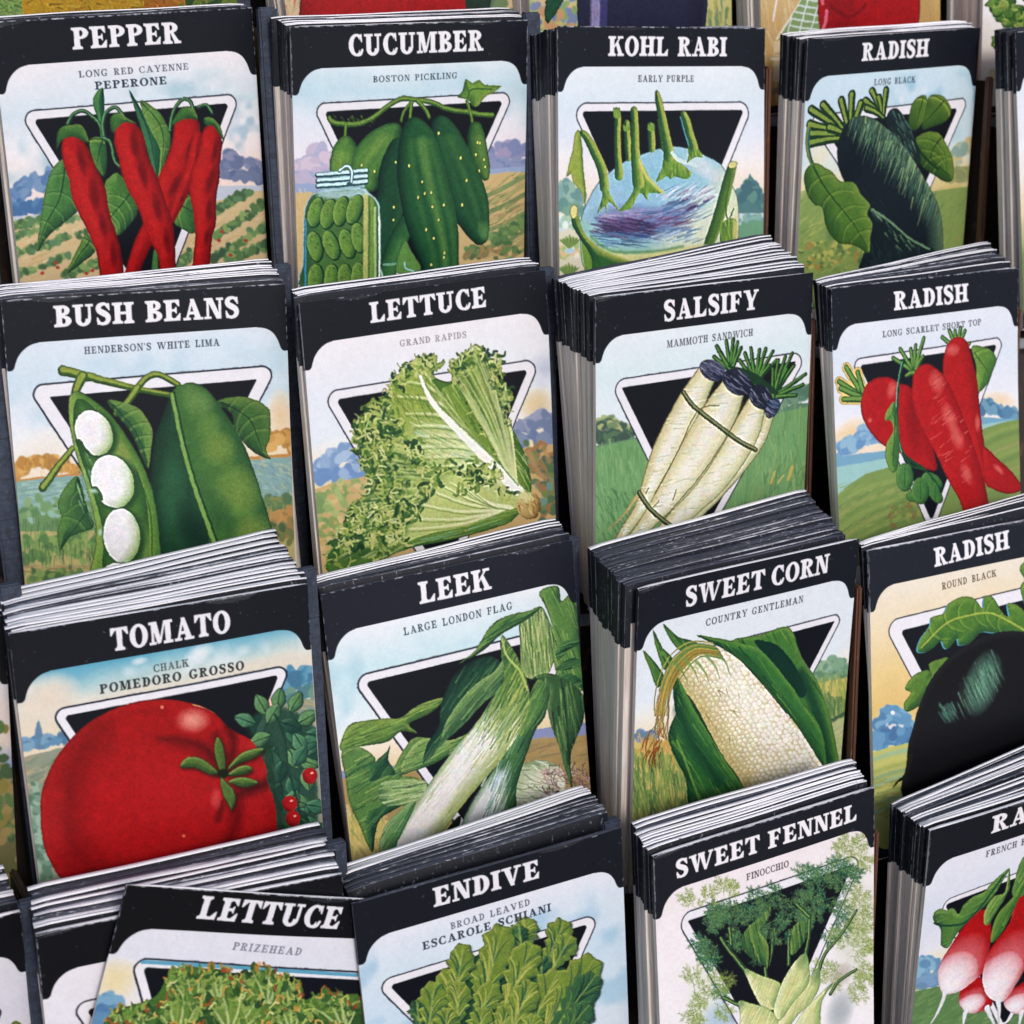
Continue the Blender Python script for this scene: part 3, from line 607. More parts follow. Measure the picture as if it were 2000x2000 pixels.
def art_longblack(sh):
    sh.ramp([(.15, (200, 220, 232)), (.26, (196, 216, 230)), (.5, (196, 214, 222)), (.6, (224, 210, 176)), (.72, (206, 184, 120)), (.85, (150, 160, 96))], .05); sh.layer = 2
    sh.clouds((110, 176, 206), .75, 60, .5, 4, .16, .5, .45, 1); sh.clouds((228, 224, 230), .8, 34, .6, 5, .22, .4, .4, .9)
    sh.blob(560, 1040, 120, 90, 0, (226, 216, 190), .8)
    treeline(sh, [(1450, 1100), (1500, 1010), (1560, 980)], 36, [(150, 170, 150), (120, 150, 140), (196, 180, 130)], 40)
    treeline(sh, [(1400, 1180), (1560, 1160)], 40, [(150, 150, 90), (120, 130, 84)], 40)
    horizon(sh, [(400, 1300), (640, 1220), (1300, 1290), (1600, 1250)], (112, 138, 66))
    sh.hatch(400, 1350, 900, 1850, 330, -38, 90, 8, [(138, 164, 70), (98, 130, 60), (182, 186, 90), (76, 112, 52), (120, 150, 66)], .6, 14)
    sh.hatch(1300, 1280, 1580, 1660, 120, -60, 70, 8, [(90, 124, 60), (70, 104, 52), (130, 146, 74), (150, 130, 70)], .6, 20)
    sh.dabs([(440, 1780), (640, 1700), (820, 1720)], 130, 20, [(122, 142, 60), (94, 122, 52), (176, 176, 80), (150, 120, 50), (60, 92, 46)], spread=110, flat=.6)
    sh.stroke([(420, 1300), (520, 1120)], 60, (226, 216, 150), .5, soft=20)
    emblem(sh, [(1030, 715), (1490, 662)], [(470, 800), (620, 1030)], [(1538, 720), (1420, 990)], .042, .032)
    sh.layer = 4
    G2 = dict(col=(86, 118, 46), dark=(20, 48, 26), light=(150, 168, 74))
    def fan(x, y, tips, w):
        for tx, ty in tips: 
            sh.stroke([(x, y), ((x+tx)/2, (y+ty)/2-8), (tx, ty)], w*.8, (24, 50, 30), w1=w*1.25); sh.stroke([(x, y), ((x+tx)/2-5, (y+ty)/2-14), (tx-4, ty-4)], w*.2, (128, 150, 70), .95, w1=w*.55)
    fan(760, 930, [(500, 740), (580, 710), (700, 680), (770, 640), (490, 840), (500, 900), (490, 965), (830, 700), (620, 860)], 46)
    fan(980, 790, [(860, 680), (905, 615), (950, 660), (1000, 610), (870, 730)], 40)
    for pts, rib in (([(1240, 640), (1180, 690), (1150, 800), (1170, 880), (1230, 850), (1270, 740), (1275, 660)], [(1250, 660), (1190, 870)]), ([(1290, 650), (1370, 640), (1420, 690), (1440, 750), (1400, 820), (1320, 850), (1240, 870), (1260, 760)], [(1390, 680), (1230, 860)])):
        sh.leaf(pts, (74, 106, 44), (18, 46, 26), (136, 156, 70), rib, 3, dirn=(-.6, 1))
    sh.leaf([(1200, 930), (1270, 890), (1350, 895), (1395, 950), (1440, 1040), (1455, 1120), (1450, 1210), (1400, 1225), (1320, 1180), (1250, 1130), (1200, 1060), (1180, 980)], (72, 104, 44), (16, 44, 26), (136, 156, 72), [(1370, 930), (1300, 1060), (1440, 1190)], 4, dirn=(-.7, .8))
    sh.stroke([(1180, 960), (1260, 1060), (1350, 1140)], 16, (24, 50, 30))
    s = sh.tube([(1050, 800, 60), (1090, 880, 74), (1150, 990, 66), (1200, 1080, 40)], (22, 34, 38)); sh.within(s); sh.hatch(1010, 760, 1200, 1080, 90, 62, 60, 6, [(84, 120, 110), (50, 84, 78), (120, 150, 120)], .7, 8); sh.free()
    s = sh.tube([(800, 930, 120), (840, 1020, 190), (960, 1180, 225), (1090, 1370, 225), (1190, 1530, 215), (1230, 1700, 190), (1240, 1850, 170)], (16, 26, 34), k=6)
    sh.rim(s, (104, 134, 100), 150, .85, (1, -.7)); sh.within(s)
    for x in range(30):
        t = x/29; cx = 760+560*t; cy = 880+640*t
        sh.hatch(cx-20, cy-110, cx+190, cy+10, 15, 106, 150, 7, [(112, 146, 110), (70, 106, 90), (150, 172, 124), (22, 42, 42), (44, 80, 72)], .74, 7)
    sh.hatch(640, 1000, 1000, 1400, 60, 60, 60, 6, [(30, 48, 54), (10, 18, 26)], .6, 12)
    sh.blob(760, 1130, 120, 180, 30, (10, 18, 28), .7); sh.free()
    s = sh.poly([(890, 1410), (960, 1430), (1080, 1540), (1180, 1620), (1330, 1690), (1250, 1860), (840, 1860), (850, 1700), (880, 1560)], (16, 28, 34)); sh.within(s)
    sh.hatch(900, 1420, 1000, 1480, 20, 60, 50, 6, [(130, 160, 120), (70, 110, 96)], .8, 12); sh.hatch(1000, 1500, 1260, 1680, 50, 55, 50, 7, [(120, 156, 110), (60, 100, 84)], .7, 14); sh.hatch(860, 1640, 1300, 1800, 50, 70, 60, 7, [(44, 72, 70), (30, 52, 54)], .6, 20); sh.free()
    sh.stroke([(900, 1410), (1010, 1480), (1150, 1600), (1290, 1680)], 12, (116, 150, 112), .8)
    sh.stroke([(480, 860), (470, 960), (490, 1070), (540, 1170)], 26, (120, 130, 60)); sh.stroke([(490, 870), (480, 960), (500, 1080), (545, 1180)], 14, (40, 90, 90))
    s = sh.leaf([(490, 1110), (540, 1100), (590, 1130), (640, 1160), (690, 1220), (780, 1230), (830, 1310), (890, 1380), (870, 1440), (905, 1510), (890, 1600), (885, 1700), (830, 1680), (770, 1650), (690, 1640), (630, 1590), (590, 1510), (570, 1400), (520, 1380), (470, 1310), (450, 1220), (455, 1160)], (76, 112, 46), (22, 54, 30), (140, 162, 76), [(510, 1120), (600, 1280), (720, 1430), (800, 1540), (875, 1670)], 5, dirn=(-1, .3), vw=8)
    sh.blob(640, 1560, 60, 90, 20, (40, 76, 36), .6)
    sh.layer = 2; header(sh)
    lettering(sh, 'RADISH', (835, 412), (1285, 380), 122, (226, 224, 230))
    lettering(sh, 'LONG BLACK', (918, 577), (1195, 555), 43, (50, 56, 66), .16, .08, 3, .14, .95, .3)
def art_beans(sh):
    sh.ramp([(.15, (212, 220, 230)), (.3, (200, 216, 228)), (.45, (218, 222, 230)), (.62, (226, 214, 196)), (.72, (234, 200, 138))], .05); sh.layer = 2
    sh.clouds((180, 206, 222), .5, 60, .5, 4, .15, .5)
    org = [(206, 150, 70), (186, 128, 50), (224, 172, 92), (164, 116, 50)]
    sh.blob(1600, 900, 90, 160, 0, (232, 190, 130), .6)
    treeline(sh, [(100, 1240), (150, 1190), (250, 1160), (330, 1200), (440, 1230)], 34, org, 60); sh.hatch(110, 1170, 420, 1260, 30, 86, 50, 6, [(150, 90, 40), (236, 190, 100)], .6)
    treeline(sh, [(1520, 1080), (1580, 1030), (1640, 1040), (1680, 1110)], 36, org, 44)
    horizon(sh, [(90, 1285), (240, 1265), (460, 1245), (1420, 1150), (1680, 1130)], (196, 128, 60))
    horizon(sh, [(90, 1300), (250, 1275), (460, 1255), (1420, 1168), (1680, 1150)], (112, 150, 150))
    sh.hatch(90, 1290, 540, 1420, 120, -8, 60, 9, [(146, 180, 172), (84, 128, 126), (160, 190, 160), (110, 150, 110)], .6, 12)
    sh.hatch(1440, 1160, 1690, 1420, 130, 20, 50, 8, [(146, 180, 172), (84, 124, 128), (190, 180, 130), (110, 146, 120), (100, 120, 150)], .6, 30, .3)
    horizon(sh, [(90, 1480), (200, 1440), (540, 1400), (1500, 1390), (1700, 1370)], (84, 124, 72))
    sh.dabs([(110, 1480), (300, 1450), (540, 1440)], 60, 26, [(96, 136, 84), (70, 112, 66), (120, 152, 100), (130, 170, 150)], spread=60)
    sh.dabs([(1500, 1460), (1690, 1420)], 50, 28, [(74, 108, 60), (100, 120, 60), (60, 92, 60), (120, 120, 60)], spread=60); sh.hatch(1500, 1440, 1700, 1560, 60, 88, 60, 7, [(54, 86, 48), (130, 140, 70)], .7)
    horizon(sh, [(90, 1580), (540, 1570), (1500, 1500), (1700, 1480)], (176, 162, 100))
    sh.hatch(100, 1520, 560, 1590, 60, 88, 46, 7, [(50, 84, 50), (84, 120, 64)], .7)
    sh.dabs([(140, 1680), (330, 1650), (560, 1640)], 110, 26, [(90, 132, 62), (66, 106, 52), (122, 150, 74)], spread=80); sh.hatch(130, 1660, 560, 1770, 90, 88, 70, 8, [(40, 72, 40), (110, 140, 66), (60, 96, 50)], .7, 8)
    sh.hatch(120, 1770, 560, 1810, 40, 0, 80, 10, [(170, 140, 90), (110, 96, 60)], .6)
    sh.dabs([(160, 1850), (330, 1830), (440, 1820)], 60, 24, [(50, 84, 44), (80, 112, 54), (110, 140, 66)], spread=60); sh.dabs([(1540, 1500), (1620, 1480), (1700, 1500)], 30, 26, [(196, 140, 70), (176, 130, 70)], spread=40); sh.dabs([(1560, 1580), (1700, 1560)], 50, 24, [(50, 76, 40), (90, 100, 50), (140, 110, 60)], spread=60)
    emblem(sh, [(210, 732), (1520, 622)], [(172, 790), (392, 1122)], [(1557, 690), (1484, 836)], .05, .04, .0055, rin=.004)
    sh.layer = 4
    YG = (150, 164, 74)
    for p, w, w1 in (([(360, 655), (480, 685), (640, 725), (800, 765), (990, 800)], 58, 26), ([(470, 690), (445, 740), (428, 790)], 60, 46), ([(780, 760), (840, 695), (910, 680), (1015, 735)], 40, 34), ([(785, 755), (725, 840), (660, 905)], 44, 30), ([(415, 1100), (330, 1210), (245, 1330)], 34, 46), ([(1235, 842), (1350, 880), (1495, 935)], 26, 18)):
        sh.stroke(p, w, (56, 90, 40), w1=w1); sh.stroke([(a, b-w*.16) for a, b in p], w*.55, YG, .9, w1=w1*.5, soft=2)
    L = sh.leaf
    L([(610, 830), (740, 850), (810, 890), (868, 990), (862, 1100), (845, 1215), (800, 1130), (740, 1000)], (78, 118, 58), (24, 60, 42), (140, 164, 86), [(640, 850), (770, 1000), (840, 1180)], 5, dirn=(-1, .6))
    L([(1240, 835), (1330, 805), (1440, 815), (1530, 870), (1546, 960), (1540, 1040), (1520, 1110), (1545, 1165), (1460, 1130), (1400, 1080), (1340, 990), (1320, 900)], (60, 98, 50), (20, 50, 38), (126, 146, 74), [(1260, 835), (1420, 930), (1500, 1120)], 4, dirn=(-.6, 1))
    L([(440, 1258), (370, 1330), (330, 1420), (350, 1500), (328, 1575), (343, 1685), (400, 1610), (500, 1570), (535, 1540), (500, 1440), (470, 1330)], (62, 102, 56), (20, 54, 38), (110, 150, 76), [(440, 1280), (500, 1440), (345, 1660)], 3, dirn=(1, .4))
    s = sh.poly([(985, 800), (930, 910), (885, 1040), (865, 1200), (862, 1350), (890, 1500), (905, 1750), (1100, 1740), (1280, 1700), (1180, 1400), (1060, 1050)], (28, 64, 44)); sh.rim(s, (10, 36, 30), 90, .7, (-1, 0)); sh.within(s); sh.blob(980, 1350, 90, 300, 8, (44, 96, 62), .6); sh.blob(1120, 1600, 90, 260, -20, (14, 40, 32), .7); sh.free()
    s = sh.poly([(990, 765), (1080, 723), (1170, 755), (1250, 850), (1350, 1000), (1430, 1170), (1500, 1380), (1555, 1560), (1590, 1720), (1240, 1780), (1180, 1500), (1090, 1250), (1020, 1000), (980, 850)], (66, 106, 54)); sh.within(s)
    sh.rim(s, (44, 84, 48), 90, .5, (-1, .2)); sh.rim(s, (30, 68, 42), 110, .8, (1, -.2)); sh.blob(1130, 830, 130, 90, 50, (104, 140, 76), .8)
    sh.blob(1245, 1100, 110, 130, -30, (122, 146, 68), .7); sh.blob(1360, 1350, 150, 190, -20, (124, 148, 68), .7); sh.blob(1440, 1580, 140, 120, -20, (130, 150, 70), .65); sh.blob(1190, 970, 90, 80, -30, (100, 134, 66), .7); sh.blob(1270, 1480, 80, 180, -20, (36, 74, 44), .5); sh.free()
    p = [(985, 790), (1030, 1020), (1100, 1280), (1170, 1480), (1240, 1680)]; sh.stroke(p, 34, (26, 60, 36), w1=44); sh.stroke([(a-4, b) for a, b in p], 20, (120, 156, 82), w1=26, soft=2)
    pod = sh.poly([(400, 800), (455, 778), (540, 830), (640, 920), (740, 1060), (830, 1230), (880, 1400), (905, 1580), (908, 1800), (760, 1900), (515, 1900), (548, 1660), (540, 1500), (490, 1300), (440, 1150), (405, 1000), (393, 880)], (112, 146, 68), edge=(40, 70, 36)); sh.rim(pod, (52, 96, 46), 50, .8, (1, -.6)); sh.rim(pod, (150, 176, 96), 40, .7, (-1, .2))
    inn = sh.poly([(430, 830), (480, 820), (560, 890), (650, 990), (740, 1130), (810, 1300), (845, 1480), (850, 1700), (820, 1860), (600, 1860), (590, 1600), (560, 1450), (510, 1290), (450, 1120), (418, 960)], (74, 116, 54)); sh.within(inn); sh.rim(inn, (30, 66, 38), 70, .8); sh.blob(700, 1120, 100, 160, -30, (140, 160, 80), .8); sh.blob(830, 1700, 60, 200, 0, (120, 150, 76), .8); sh.free()
    sh.stroke([(820, 1330), (862, 1500), (868, 1760)], 9, (54, 90, 40), .8)
    for x, y, rx, ry, a in [(535, 1012, 102, 134, -24), (642, 1290, 118, 154, -18), (694, 1600, 104, 156, -4), (662, 1820, 74, 66, 0)]:
        sh.disc(x+18, y+12, rx+14, ry+10, a, (36, 72, 40), soft=8)
        q = sh.disc(x, y, rx, ry, a, (226, 224, 228)); sh.rim(q, (150, 178, 110), 70, .9, (.9, .8)); sh.rim(q, (120, 156, 90), 20, .7, (1, .5)); sh.rim(q, (196, 206, 196), 40, .6, (-1, .4))
    sh.poly([(430, 1060), (462, 1050), (490, 1100), (530, 1140), (470, 1120)], (40, 76, 40)); sh.poly([(525, 1330), (560, 1325), (590, 1390), (560, 1400)], (50, 90, 48)); sh.hatch(440, 1140, 530, 1500, 24, 72, 90, 8, [(150, 180, 150), (166, 186, 130), (90, 140, 100)], .45, 6)
    sh.blob(535, 1345, 30, 16, 20, (190, 214, 222), .7); sh.blob(572, 1580, 14, 26, 0, (170, 200, 214), .7)
    sh.layer = 2; header(sh)
    lettering(sh, 'BUSH BEANS', (310, 408), (1365, 350), 124, (226, 224, 230), gap=.42)
    lettering(sh, "HENDERSON'S WHITE LIMA", (482, 562), (1252, 512), 42, (54, 64, 78), .16, .08, 3, .13, .95, .3, gap=.55)

LG = [(58, 94, 48), (90, 122, 56), (128, 150, 74), (166, 178, 100), (36, 70, 42), (110, 136, 66), (184, 190, 120)]
def frill(sh, pts, n, r, spread, dark=(26, 58, 36), cols=LG):
    """ruffled lettuce edge: small lobes with a dark underside"""
    p = np.asarray(pts, float); g = sh.rng
    for _ in range(n):
        i = g.randint(len(p)-1); t = g.rand(); q = p[i]+(p[i+1]-p[i])*t
        x, y = q[0]+g.normal()*spread, q[1]+g.normal()*spread; rr = r*g.uniform(.6, 1.35); a = g.uniform(0, 360)
        c = cols[g.randint(len(cols))]
        if g.rand() < .5: sh.disc(x+rr*.4, y+rr*.5, rr, rr*.7, a, dark, k=1, soft=2)
        k = g.randint(5, 8); lob = [(x+rr*(1+.35*(-1)**j*g.rand())*math.cos(a+j*2*math.pi/k), y+rr*.8*(1+.35*(-1)**j*g.rand())*math.sin(a+j*2*math.pi/k)) for j in range(k)]
        s = sh.poly(lob, c, k=2, soft=1.4)
        if s is not None and g.rand() < .6: sh.rim(s, (176, 190, 104), rr*.8, .6, (-.5, -1)); sh.rim(s, dark, rr*.7, .5, (.5, 1))

def curl(sh, pts, n, spread, step=19, w=22, cols=LG, dark=(26, 56, 36), light=(188, 194, 122)):
    """crinkled leaf margins: dark hollows, then wandering ruffles, then pale crests"""
    p = np.asarray(pts, float); g = sh.rng
    for lay, (m, cs, ww, al) in enumerate(((.35, [dark, (34, 68, 40), (48, 84, 46)], w*1.3, .9), (.8, cols, w, .95), (.6, [light, (166, 178, 96), (200, 204, 140)], w*.55, .8))):
        for _ in range(int(n*m)):
            i = g.randint(len(p)-1); q = p[i]+(p[i+1]-p[i])*g.rand()+g.normal(size=2)*spread; a = g.uniform(0, 6.3); line = [q]
            for _ in range(3): a += g.uniform(-1.5, 1.5); q = q+np.array([math.cos(a), math.sin(a)])*step*g.uniform(.6, 1.2); line.append(q)
            sh.stroke(line, ww*g.uniform(.6, 1.3), cs[g.randint(len(cs))], al, w1=ww*.5, k=3, soft=1.3)

def ruffle(sh, base, arc, col=(96, 130, 58), dark=(30, 62, 38), light=(186, 194, 118), crest=None, lobes=14, amp=22, veins=16, r0=.35):
    """one broad lettuce leaf: rays of veins from its base, a wavy margin with shaded pockets and pale crests"""
    g = sh.rng; b = np.array(base, float); A = spline(np.asarray(arc, float), False, 12); n = len(A); out = []; tops = []
    for i in range(n):
        t = i/(n-1); d = A[i]-b; L = np.hypot(*d); d /= L; ph = t*lobes*2*math.pi
        q = A[i]+d*amp*(math.sin(ph)+.5*math.sin(ph*2.3+1))+np.array([-d[1], d[0]])*amp*.5*math.cos(ph*1.7); out.append(q)
        if math.sin(ph) > .4: tops.append(q)
    s = sh.poly([b]+[tuple(q) for q in out], col, smooth=False, soft=1.4)
    if s is None: return
    sh.within(s); sh.rim(s, dark, 46, .35)
    for i in range(veins*3):
        q = out[g.randint(n)]; d = q-b; st = b+d*r0*g.uniform(.5, 1.6); en = b+d*g.uniform(.8, 1.0); m = (st+en)/2+np.array([-d[1], d[0]])*.04*g.normal()
        sh.stroke([st, m, en], 14*g.uniform(.6, 1.5), (dark, light, col, light)[i % 4], .34, w1=22, soft=4, k=3)
    for i in range(veins):
        q = out[int((i+.5)*n/veins)]; d = q-b; sh.stroke([b+d*.1, b+d*.55+np.array([-d[1], d[0]])*.03, b+d*.94], 18, (206, 212, 160), .6, w1=5, soft=2.4, k=3)
    for i in range(int(lobes*2.2)):
        q = out[g.randint(n)]; d = (b-q)/np.hypot(*(b-q)); p0 = q+d*g.uniform(10, 70); a = np.array([-d[1], d[0]])
        sh.stroke([p0-a*18*g.uniform(.4, 1), p0+d*16*g.uniform(-1, 1), p0+a*18*g.uniform(.4, 1)], 22*g.uniform(.5, 1.1), dark, .7, w1=8, soft=2.4, k=3)
        p1 = p0+d*g.uniform(14, 30); sh.stroke([p1-a*22, p1+d*10, p1+a*22], 12, light, .6, w1=7, soft=2, k=3)
    sh.free()
    for i in range(0, n-3, 3):
        if g.rand() < .75: sh.stroke([out[i], out[i+1], out[i+2], out[min(i+3, n-1)]], 13*g.uniform(.6, 1.2), (crest or [light, (160, 174, 92), (206, 208, 150)])[g.randint(len(crest or [0, 0, 0]))], .85, w1=7, soft=1.6, k=2)

def art_lettuce(sh):
    sh.ramp([(.15, (226, 222, 228)), (.35, (218, 222, 230)), (.5, (216, 222, 230)), (.62, (230, 218, 204)), (.72, (226, 208, 160))], .05); sh.layer = 2
    sh.clouds((170, 176, 204), .6, 45, .5, 4, .3, .6, .85, 1); sh.blob(1480, 900, 120, 100, 0, (226, 196, 140), .7)
    treeline(sh, [(220, 1300), (300, 1240), (380, 1180), (480, 1190)], 42, [(132, 162, 200), (112, 146, 192), (156, 180, 210)], 50); treeline(sh, [(210, 1330), (510, 1290)], 36, [(96, 134, 186), (140, 168, 206)], 40)
    treeline(sh, [(1360, 1050), (1430, 1020), (1510, 990), (1580, 1020)], 40, [(116, 128, 160), (96, 112, 150), (134, 142, 170)], 40); treeline(sh, [(1370, 1120), (1590, 1110)], 36, [(88, 108, 150), (110, 126, 160)], 30)
    horizon(sh, [(200, 1400), (350, 1350), (520, 1320), (1400, 1160), (1600, 1130)], (198, 164, 104))
    sh.dabs([(240, 1440), (500, 1350)], 40, 26, [(130, 150, 84), (160, 160, 96), (110, 140, 76), (210, 176, 120)], spread=40); sh.dabs([(250, 1560), (420, 1440)], 60, 28, [(130, 152, 84), (100, 132, 72), (190, 160, 100), (150, 170, 100)], spread=80); sh.dabs([(250, 1720), (340, 1600)], 40, 26, [(200, 160, 96), (120, 140, 70), (210, 180, 120)], spread=60)
    sh.dabs([(1440, 1180), (1530, 1260), (1590, 1420), (1570, 1560)], 120, 26, [(60, 92, 56), (96, 112, 60), (140, 100, 60), (50, 76, 60), (90, 130, 120)], spread=90); sh.stroke([(1440, 1180), (1500, 1300), (1540, 1330)], 30, (178, 130, 80), .8, soft=6); sh.stroke([(1520, 1150), (1560, 1230)], 30, (178, 130, 80), .7, soft=6)
    emblem(sh, [(330, 822), (1400, 655)], [(285, 900), (470, 1210)], [(1478, 720), (1340, 1065)], .038, .045)
    sh.layer = 4
    sh.poly([(640, 860), (665, 770), (760, 710), (800, 645), (860, 640), (905, 680), (900, 740), (940, 770), (1000, 770), (995, 680), (1060, 650), (1130, 600), (1200, 640), (1265, 680), (1260, 760), (1310, 820), (1330, 860), (1295, 920), (1310, 990), (1380, 1110), (1440, 1260), (1455, 1420), (1380, 1530), (1300, 1600), (1000, 1660), (760, 1720), (640, 1780), (450, 1860), (300, 1870), (290, 1790), (330, 1700), (410, 1610), (410, 1500), (510, 1420), (520, 1320), (480, 1260), (500, 1190), (450, 1100), (470, 1020), (510, 940), (590, 880)], (72, 108, 48), k=3)
    B = (1385, 1430)
    for arc, col in (([(500, 1290), (455, 1180), (450, 1060), (500, 960), (600, 885), (690, 860)], (66, 100, 48)), ([(290, 1840), (310, 1700), (400, 1590), (430, 1500), (520, 1400), (520, 1300)], (62, 96, 46)),
                     ([(560, 1330), (500, 1240), (530, 1130), (560, 1030), (640, 950), (720, 930)], (84, 118, 54)), ([(420, 1840), (440, 1720), (470, 1600), (560, 1500), (600, 1400), (620, 1300)], (80, 114, 52)),
                     ([(620, 1420), (600, 1300), (620, 1180), (660, 1080), (740, 1010)], (98, 132, 60)), ([(560, 1830), (560, 1730), (600, 1620), (660, 1520), (680, 1420), (700, 1330)], (100, 132, 60)), ([(690, 1700), (650, 1650), (690, 1560), (760, 1470), (820, 1400)], (120, 148, 70))):
        ruffle(sh, B, arc, col, lobes=11, amp=22)
    for pts, n in (([(470, 1080), (560, 920)], 20), ([(330, 1780), (480, 1520)], 26), ([(560, 1240), (620, 1000)], 26), ([(520, 1700), (640, 1460)], 26)): curl(sh, pts, n, 26)
    # inner right leaves
    for pts, c in (([(1000, 690), (1060, 650), (1140, 590), (1200, 640), (1220, 720), (1200, 860), (1260, 1040), (1330, 1200), (1370, 1380), (1240, 1280), (1100, 1080), (1000, 940), (940, 830), (1010, 780)], (110, 140, 60)), ([(1190, 790), (1250, 760), (1320, 810), (1290, 900), (1300, 980), (1380, 1110), (1440, 1270), (1455, 1420), (1400, 1410), (1330, 1260), (1250, 1110), (1190, 960)], (92, 126, 56))):
        s = sh.poly(pts, c); sh.rim(s, (44, 84, 42), 60, .8, (.8, -.2)); sh.rim(s, (170, 184, 100), 50, .5, (-1, .2)); sh.within(s); sh.hatch(960, 700, 1460, 1420, 160, 60, 160, 11, [(150, 172, 88), (68, 104, 48), (180, 194, 120), (90, 126, 54)], .6, 8); sh.free()
    curl(sh, [(1000, 690), (1080, 650), (1150, 610), (1240, 680), (1260, 740)], 31, 20); curl(sh, [(1270, 800), (1320, 860), (1290, 960)], 16, 14); curl(sh, [(1120, 880), (1160, 1000), (1260, 1150), (1320, 1300)], 14, 12, cols=[(36, 66, 36), (60, 96, 44)])
    ruffle(sh, B, [(1330, 1010), (1300, 930), (1340, 850), (1270, 790), (1200, 800)], (92, 126, 56), lobes=8, amp=18, r0=.5)
    ruffle(sh, B, [(1230, 780), (1270, 690), (1180, 630), (1120, 590), (1050, 650), (1000, 690), (1010, 770)], (112, 142, 64), lobes=10, amp=22, r0=.45)
    # big ribbed leaf
    ruffle(sh, B, [(760, 1290), (770, 1180), (730, 1060), (650, 960), (640, 850), (700, 760), (790, 690), (830, 640), (900, 670), (890, 760)], (138, 160, 78), (56, 92, 46), (196, 204, 136), lobes=15, amp=20, r0=.4)
    s = sh.poly([(650, 840), (670, 770), (760, 720), (800, 650), (860, 650), (880, 760), (930, 880), (1040, 1020), (1180, 1160), (1320, 1330), (1380, 1400), (1250, 1330), (1100, 1290), (960, 1310), (850, 1290), (800, 1200), (760, 1100), (690, 1000)], (142, 164, 80)); sh.within(s)
    sh.blob(1000, 1150, 300, 150, 30, (206, 214, 164), .9); sh.blob(760, 850, 120, 140, 20, (150, 168, 78), .7)
    for e in [(690, 860), (740, 960), (780, 1030), (810, 1090), (820, 1150), (850, 1210), (890, 1270), (1000, 1300), (820, 720), (760, 780)]:
        i = e[1]; t = np.clip((i-650)/750, .05, .8); bx, by = 820+560*t+40, 760+640*t
        mid = ((bx+e[0])/2, (by+e[1])/2-26); sh.stroke([(bx, by), mid, e], 22, (220, 222, 180), .8, w1=8, soft=3); sh.stroke([(bx, by+16), (mid[0], mid[1]+18), (e[0], e[1]+16)], 12, (96, 132, 62), .6, w1=6, soft=2)
    sh.hatch(780, 1000, 1200, 1320, 90, 24, 120, 8, [(190, 204, 150), (120, 150, 76), (150, 190, 180), (214, 216, 170)], .5, 12); sh.hatch(660, 680, 900, 1000, 90, 60, 80, 10, [(110, 140, 60), (170, 184, 98), (84, 118, 50)], .5, 20); sh.free()
    sh.stroke([(820, 740), (880, 880), (1000, 1020), (1160, 1180), (1300, 1320), (1390, 1420)], 16, (226, 226, 220), w1=70, soft=3); sh.stroke([(850, 790), (930, 910), (1060, 1040), (1230, 1200), (1380, 1370)], 8, (110, 140, 80), .7, w1=10)
    curl(sh, [(660, 860), (680, 780), (770, 710), (830, 650), (890, 680)], 37, 22, cols=LG+[(150, 170, 84), (170, 186, 96)]); curl(sh, [(700, 1010), (760, 1110), (800, 1220), (850, 1300)], 28, 26)
    curl(sh, [(860, 1290), (1000, 1270), (1180, 1270), (1280, 1330), (1200, 1370)], 37, 26, cols=LG+[(190, 204, 140), (206, 214, 160)])
    # lower leaf
    s = sh.poly([(955, 1310), (1080, 1330), (1200, 1400), (1340, 1420), (1395, 1450), (1380, 1515), (1200, 1610), (900, 1660), (715, 1705), (735, 1610), (810, 1490), (880, 1370)], (186, 198, 124)); sh.rim(s, (70, 112, 56), 50, .8, (-1, -.4)); sh.within(s)
    for x, y in [(880, 1400), (930, 1360), (990, 1350), (1050, 1370), (830, 1480), (790, 1560), (760, 1620), (1120, 1400)]: sh.stroke([(1340, 1500), ((1340+x)/2, (1500+y)/2+30), (x, y)], 20, (220, 222, 184), .8, w1=8, soft=3); sh.stroke([(1330, 1510), ((1340+x)/2+10, (1500+y)/2+46), (x+10, y+16)], 9, (124, 150, 76), .7, w1=5)
    sh.free(); s = sh.poly([(700, 1750), (760, 1690), (900, 1640), (1100, 1600), (1380, 1495), (1390, 1530), (1290, 1600), (1050, 1670), (800, 1720)], (108, 142, 64)); sh.rim(s, (40, 80, 44), 40, .8, (.2, 1)); sh.within(s); sh.hatch(720, 1500, 1400, 1740, 60, -14, 200, 8, [(170, 188, 110), (74, 112, 52), (120, 170, 150)], .6, 5); sh.free()
    curl(sh, [(900, 1350), (830, 1440), (740, 1580), (690, 1700)], 37, 22); curl(sh, [(1060, 1340), (1140, 1370), (1250, 1400), (1350, 1420)], 20, 20, cols=LG+[(206, 214, 160)])
    s = sh.poly([(1380, 1430), (1450, 1410), (1500, 1440), (1510, 1500), (1480, 1560), (1420, 1560), (1380, 1520)], (196, 170, 110)); sh.rim(s, (90, 56, 30), 40, .9, (.8, .8)); sh.within(s); sh.hatch(1380, 1410, 1510, 1560, 30, 60, 40, 8, [(226, 206, 150), (120, 76, 40), (160, 120, 60)], .7, 30); sh.free()
    sh.stroke([(1400, 1430), (1435, 1440)], 60, (210, 214, 160), .8, soft=8)
    sh.layer = 2; header(sh)
    lettering(sh, 'LETTUCE', (535, 443), (1200, 348), 120, (226, 224, 230))
    lettering(sh, 'GRAND RAPIDS', (705, 578), (1085, 525), 38, (120, 112, 116), .15, .07, 3, .14, .85, .35)

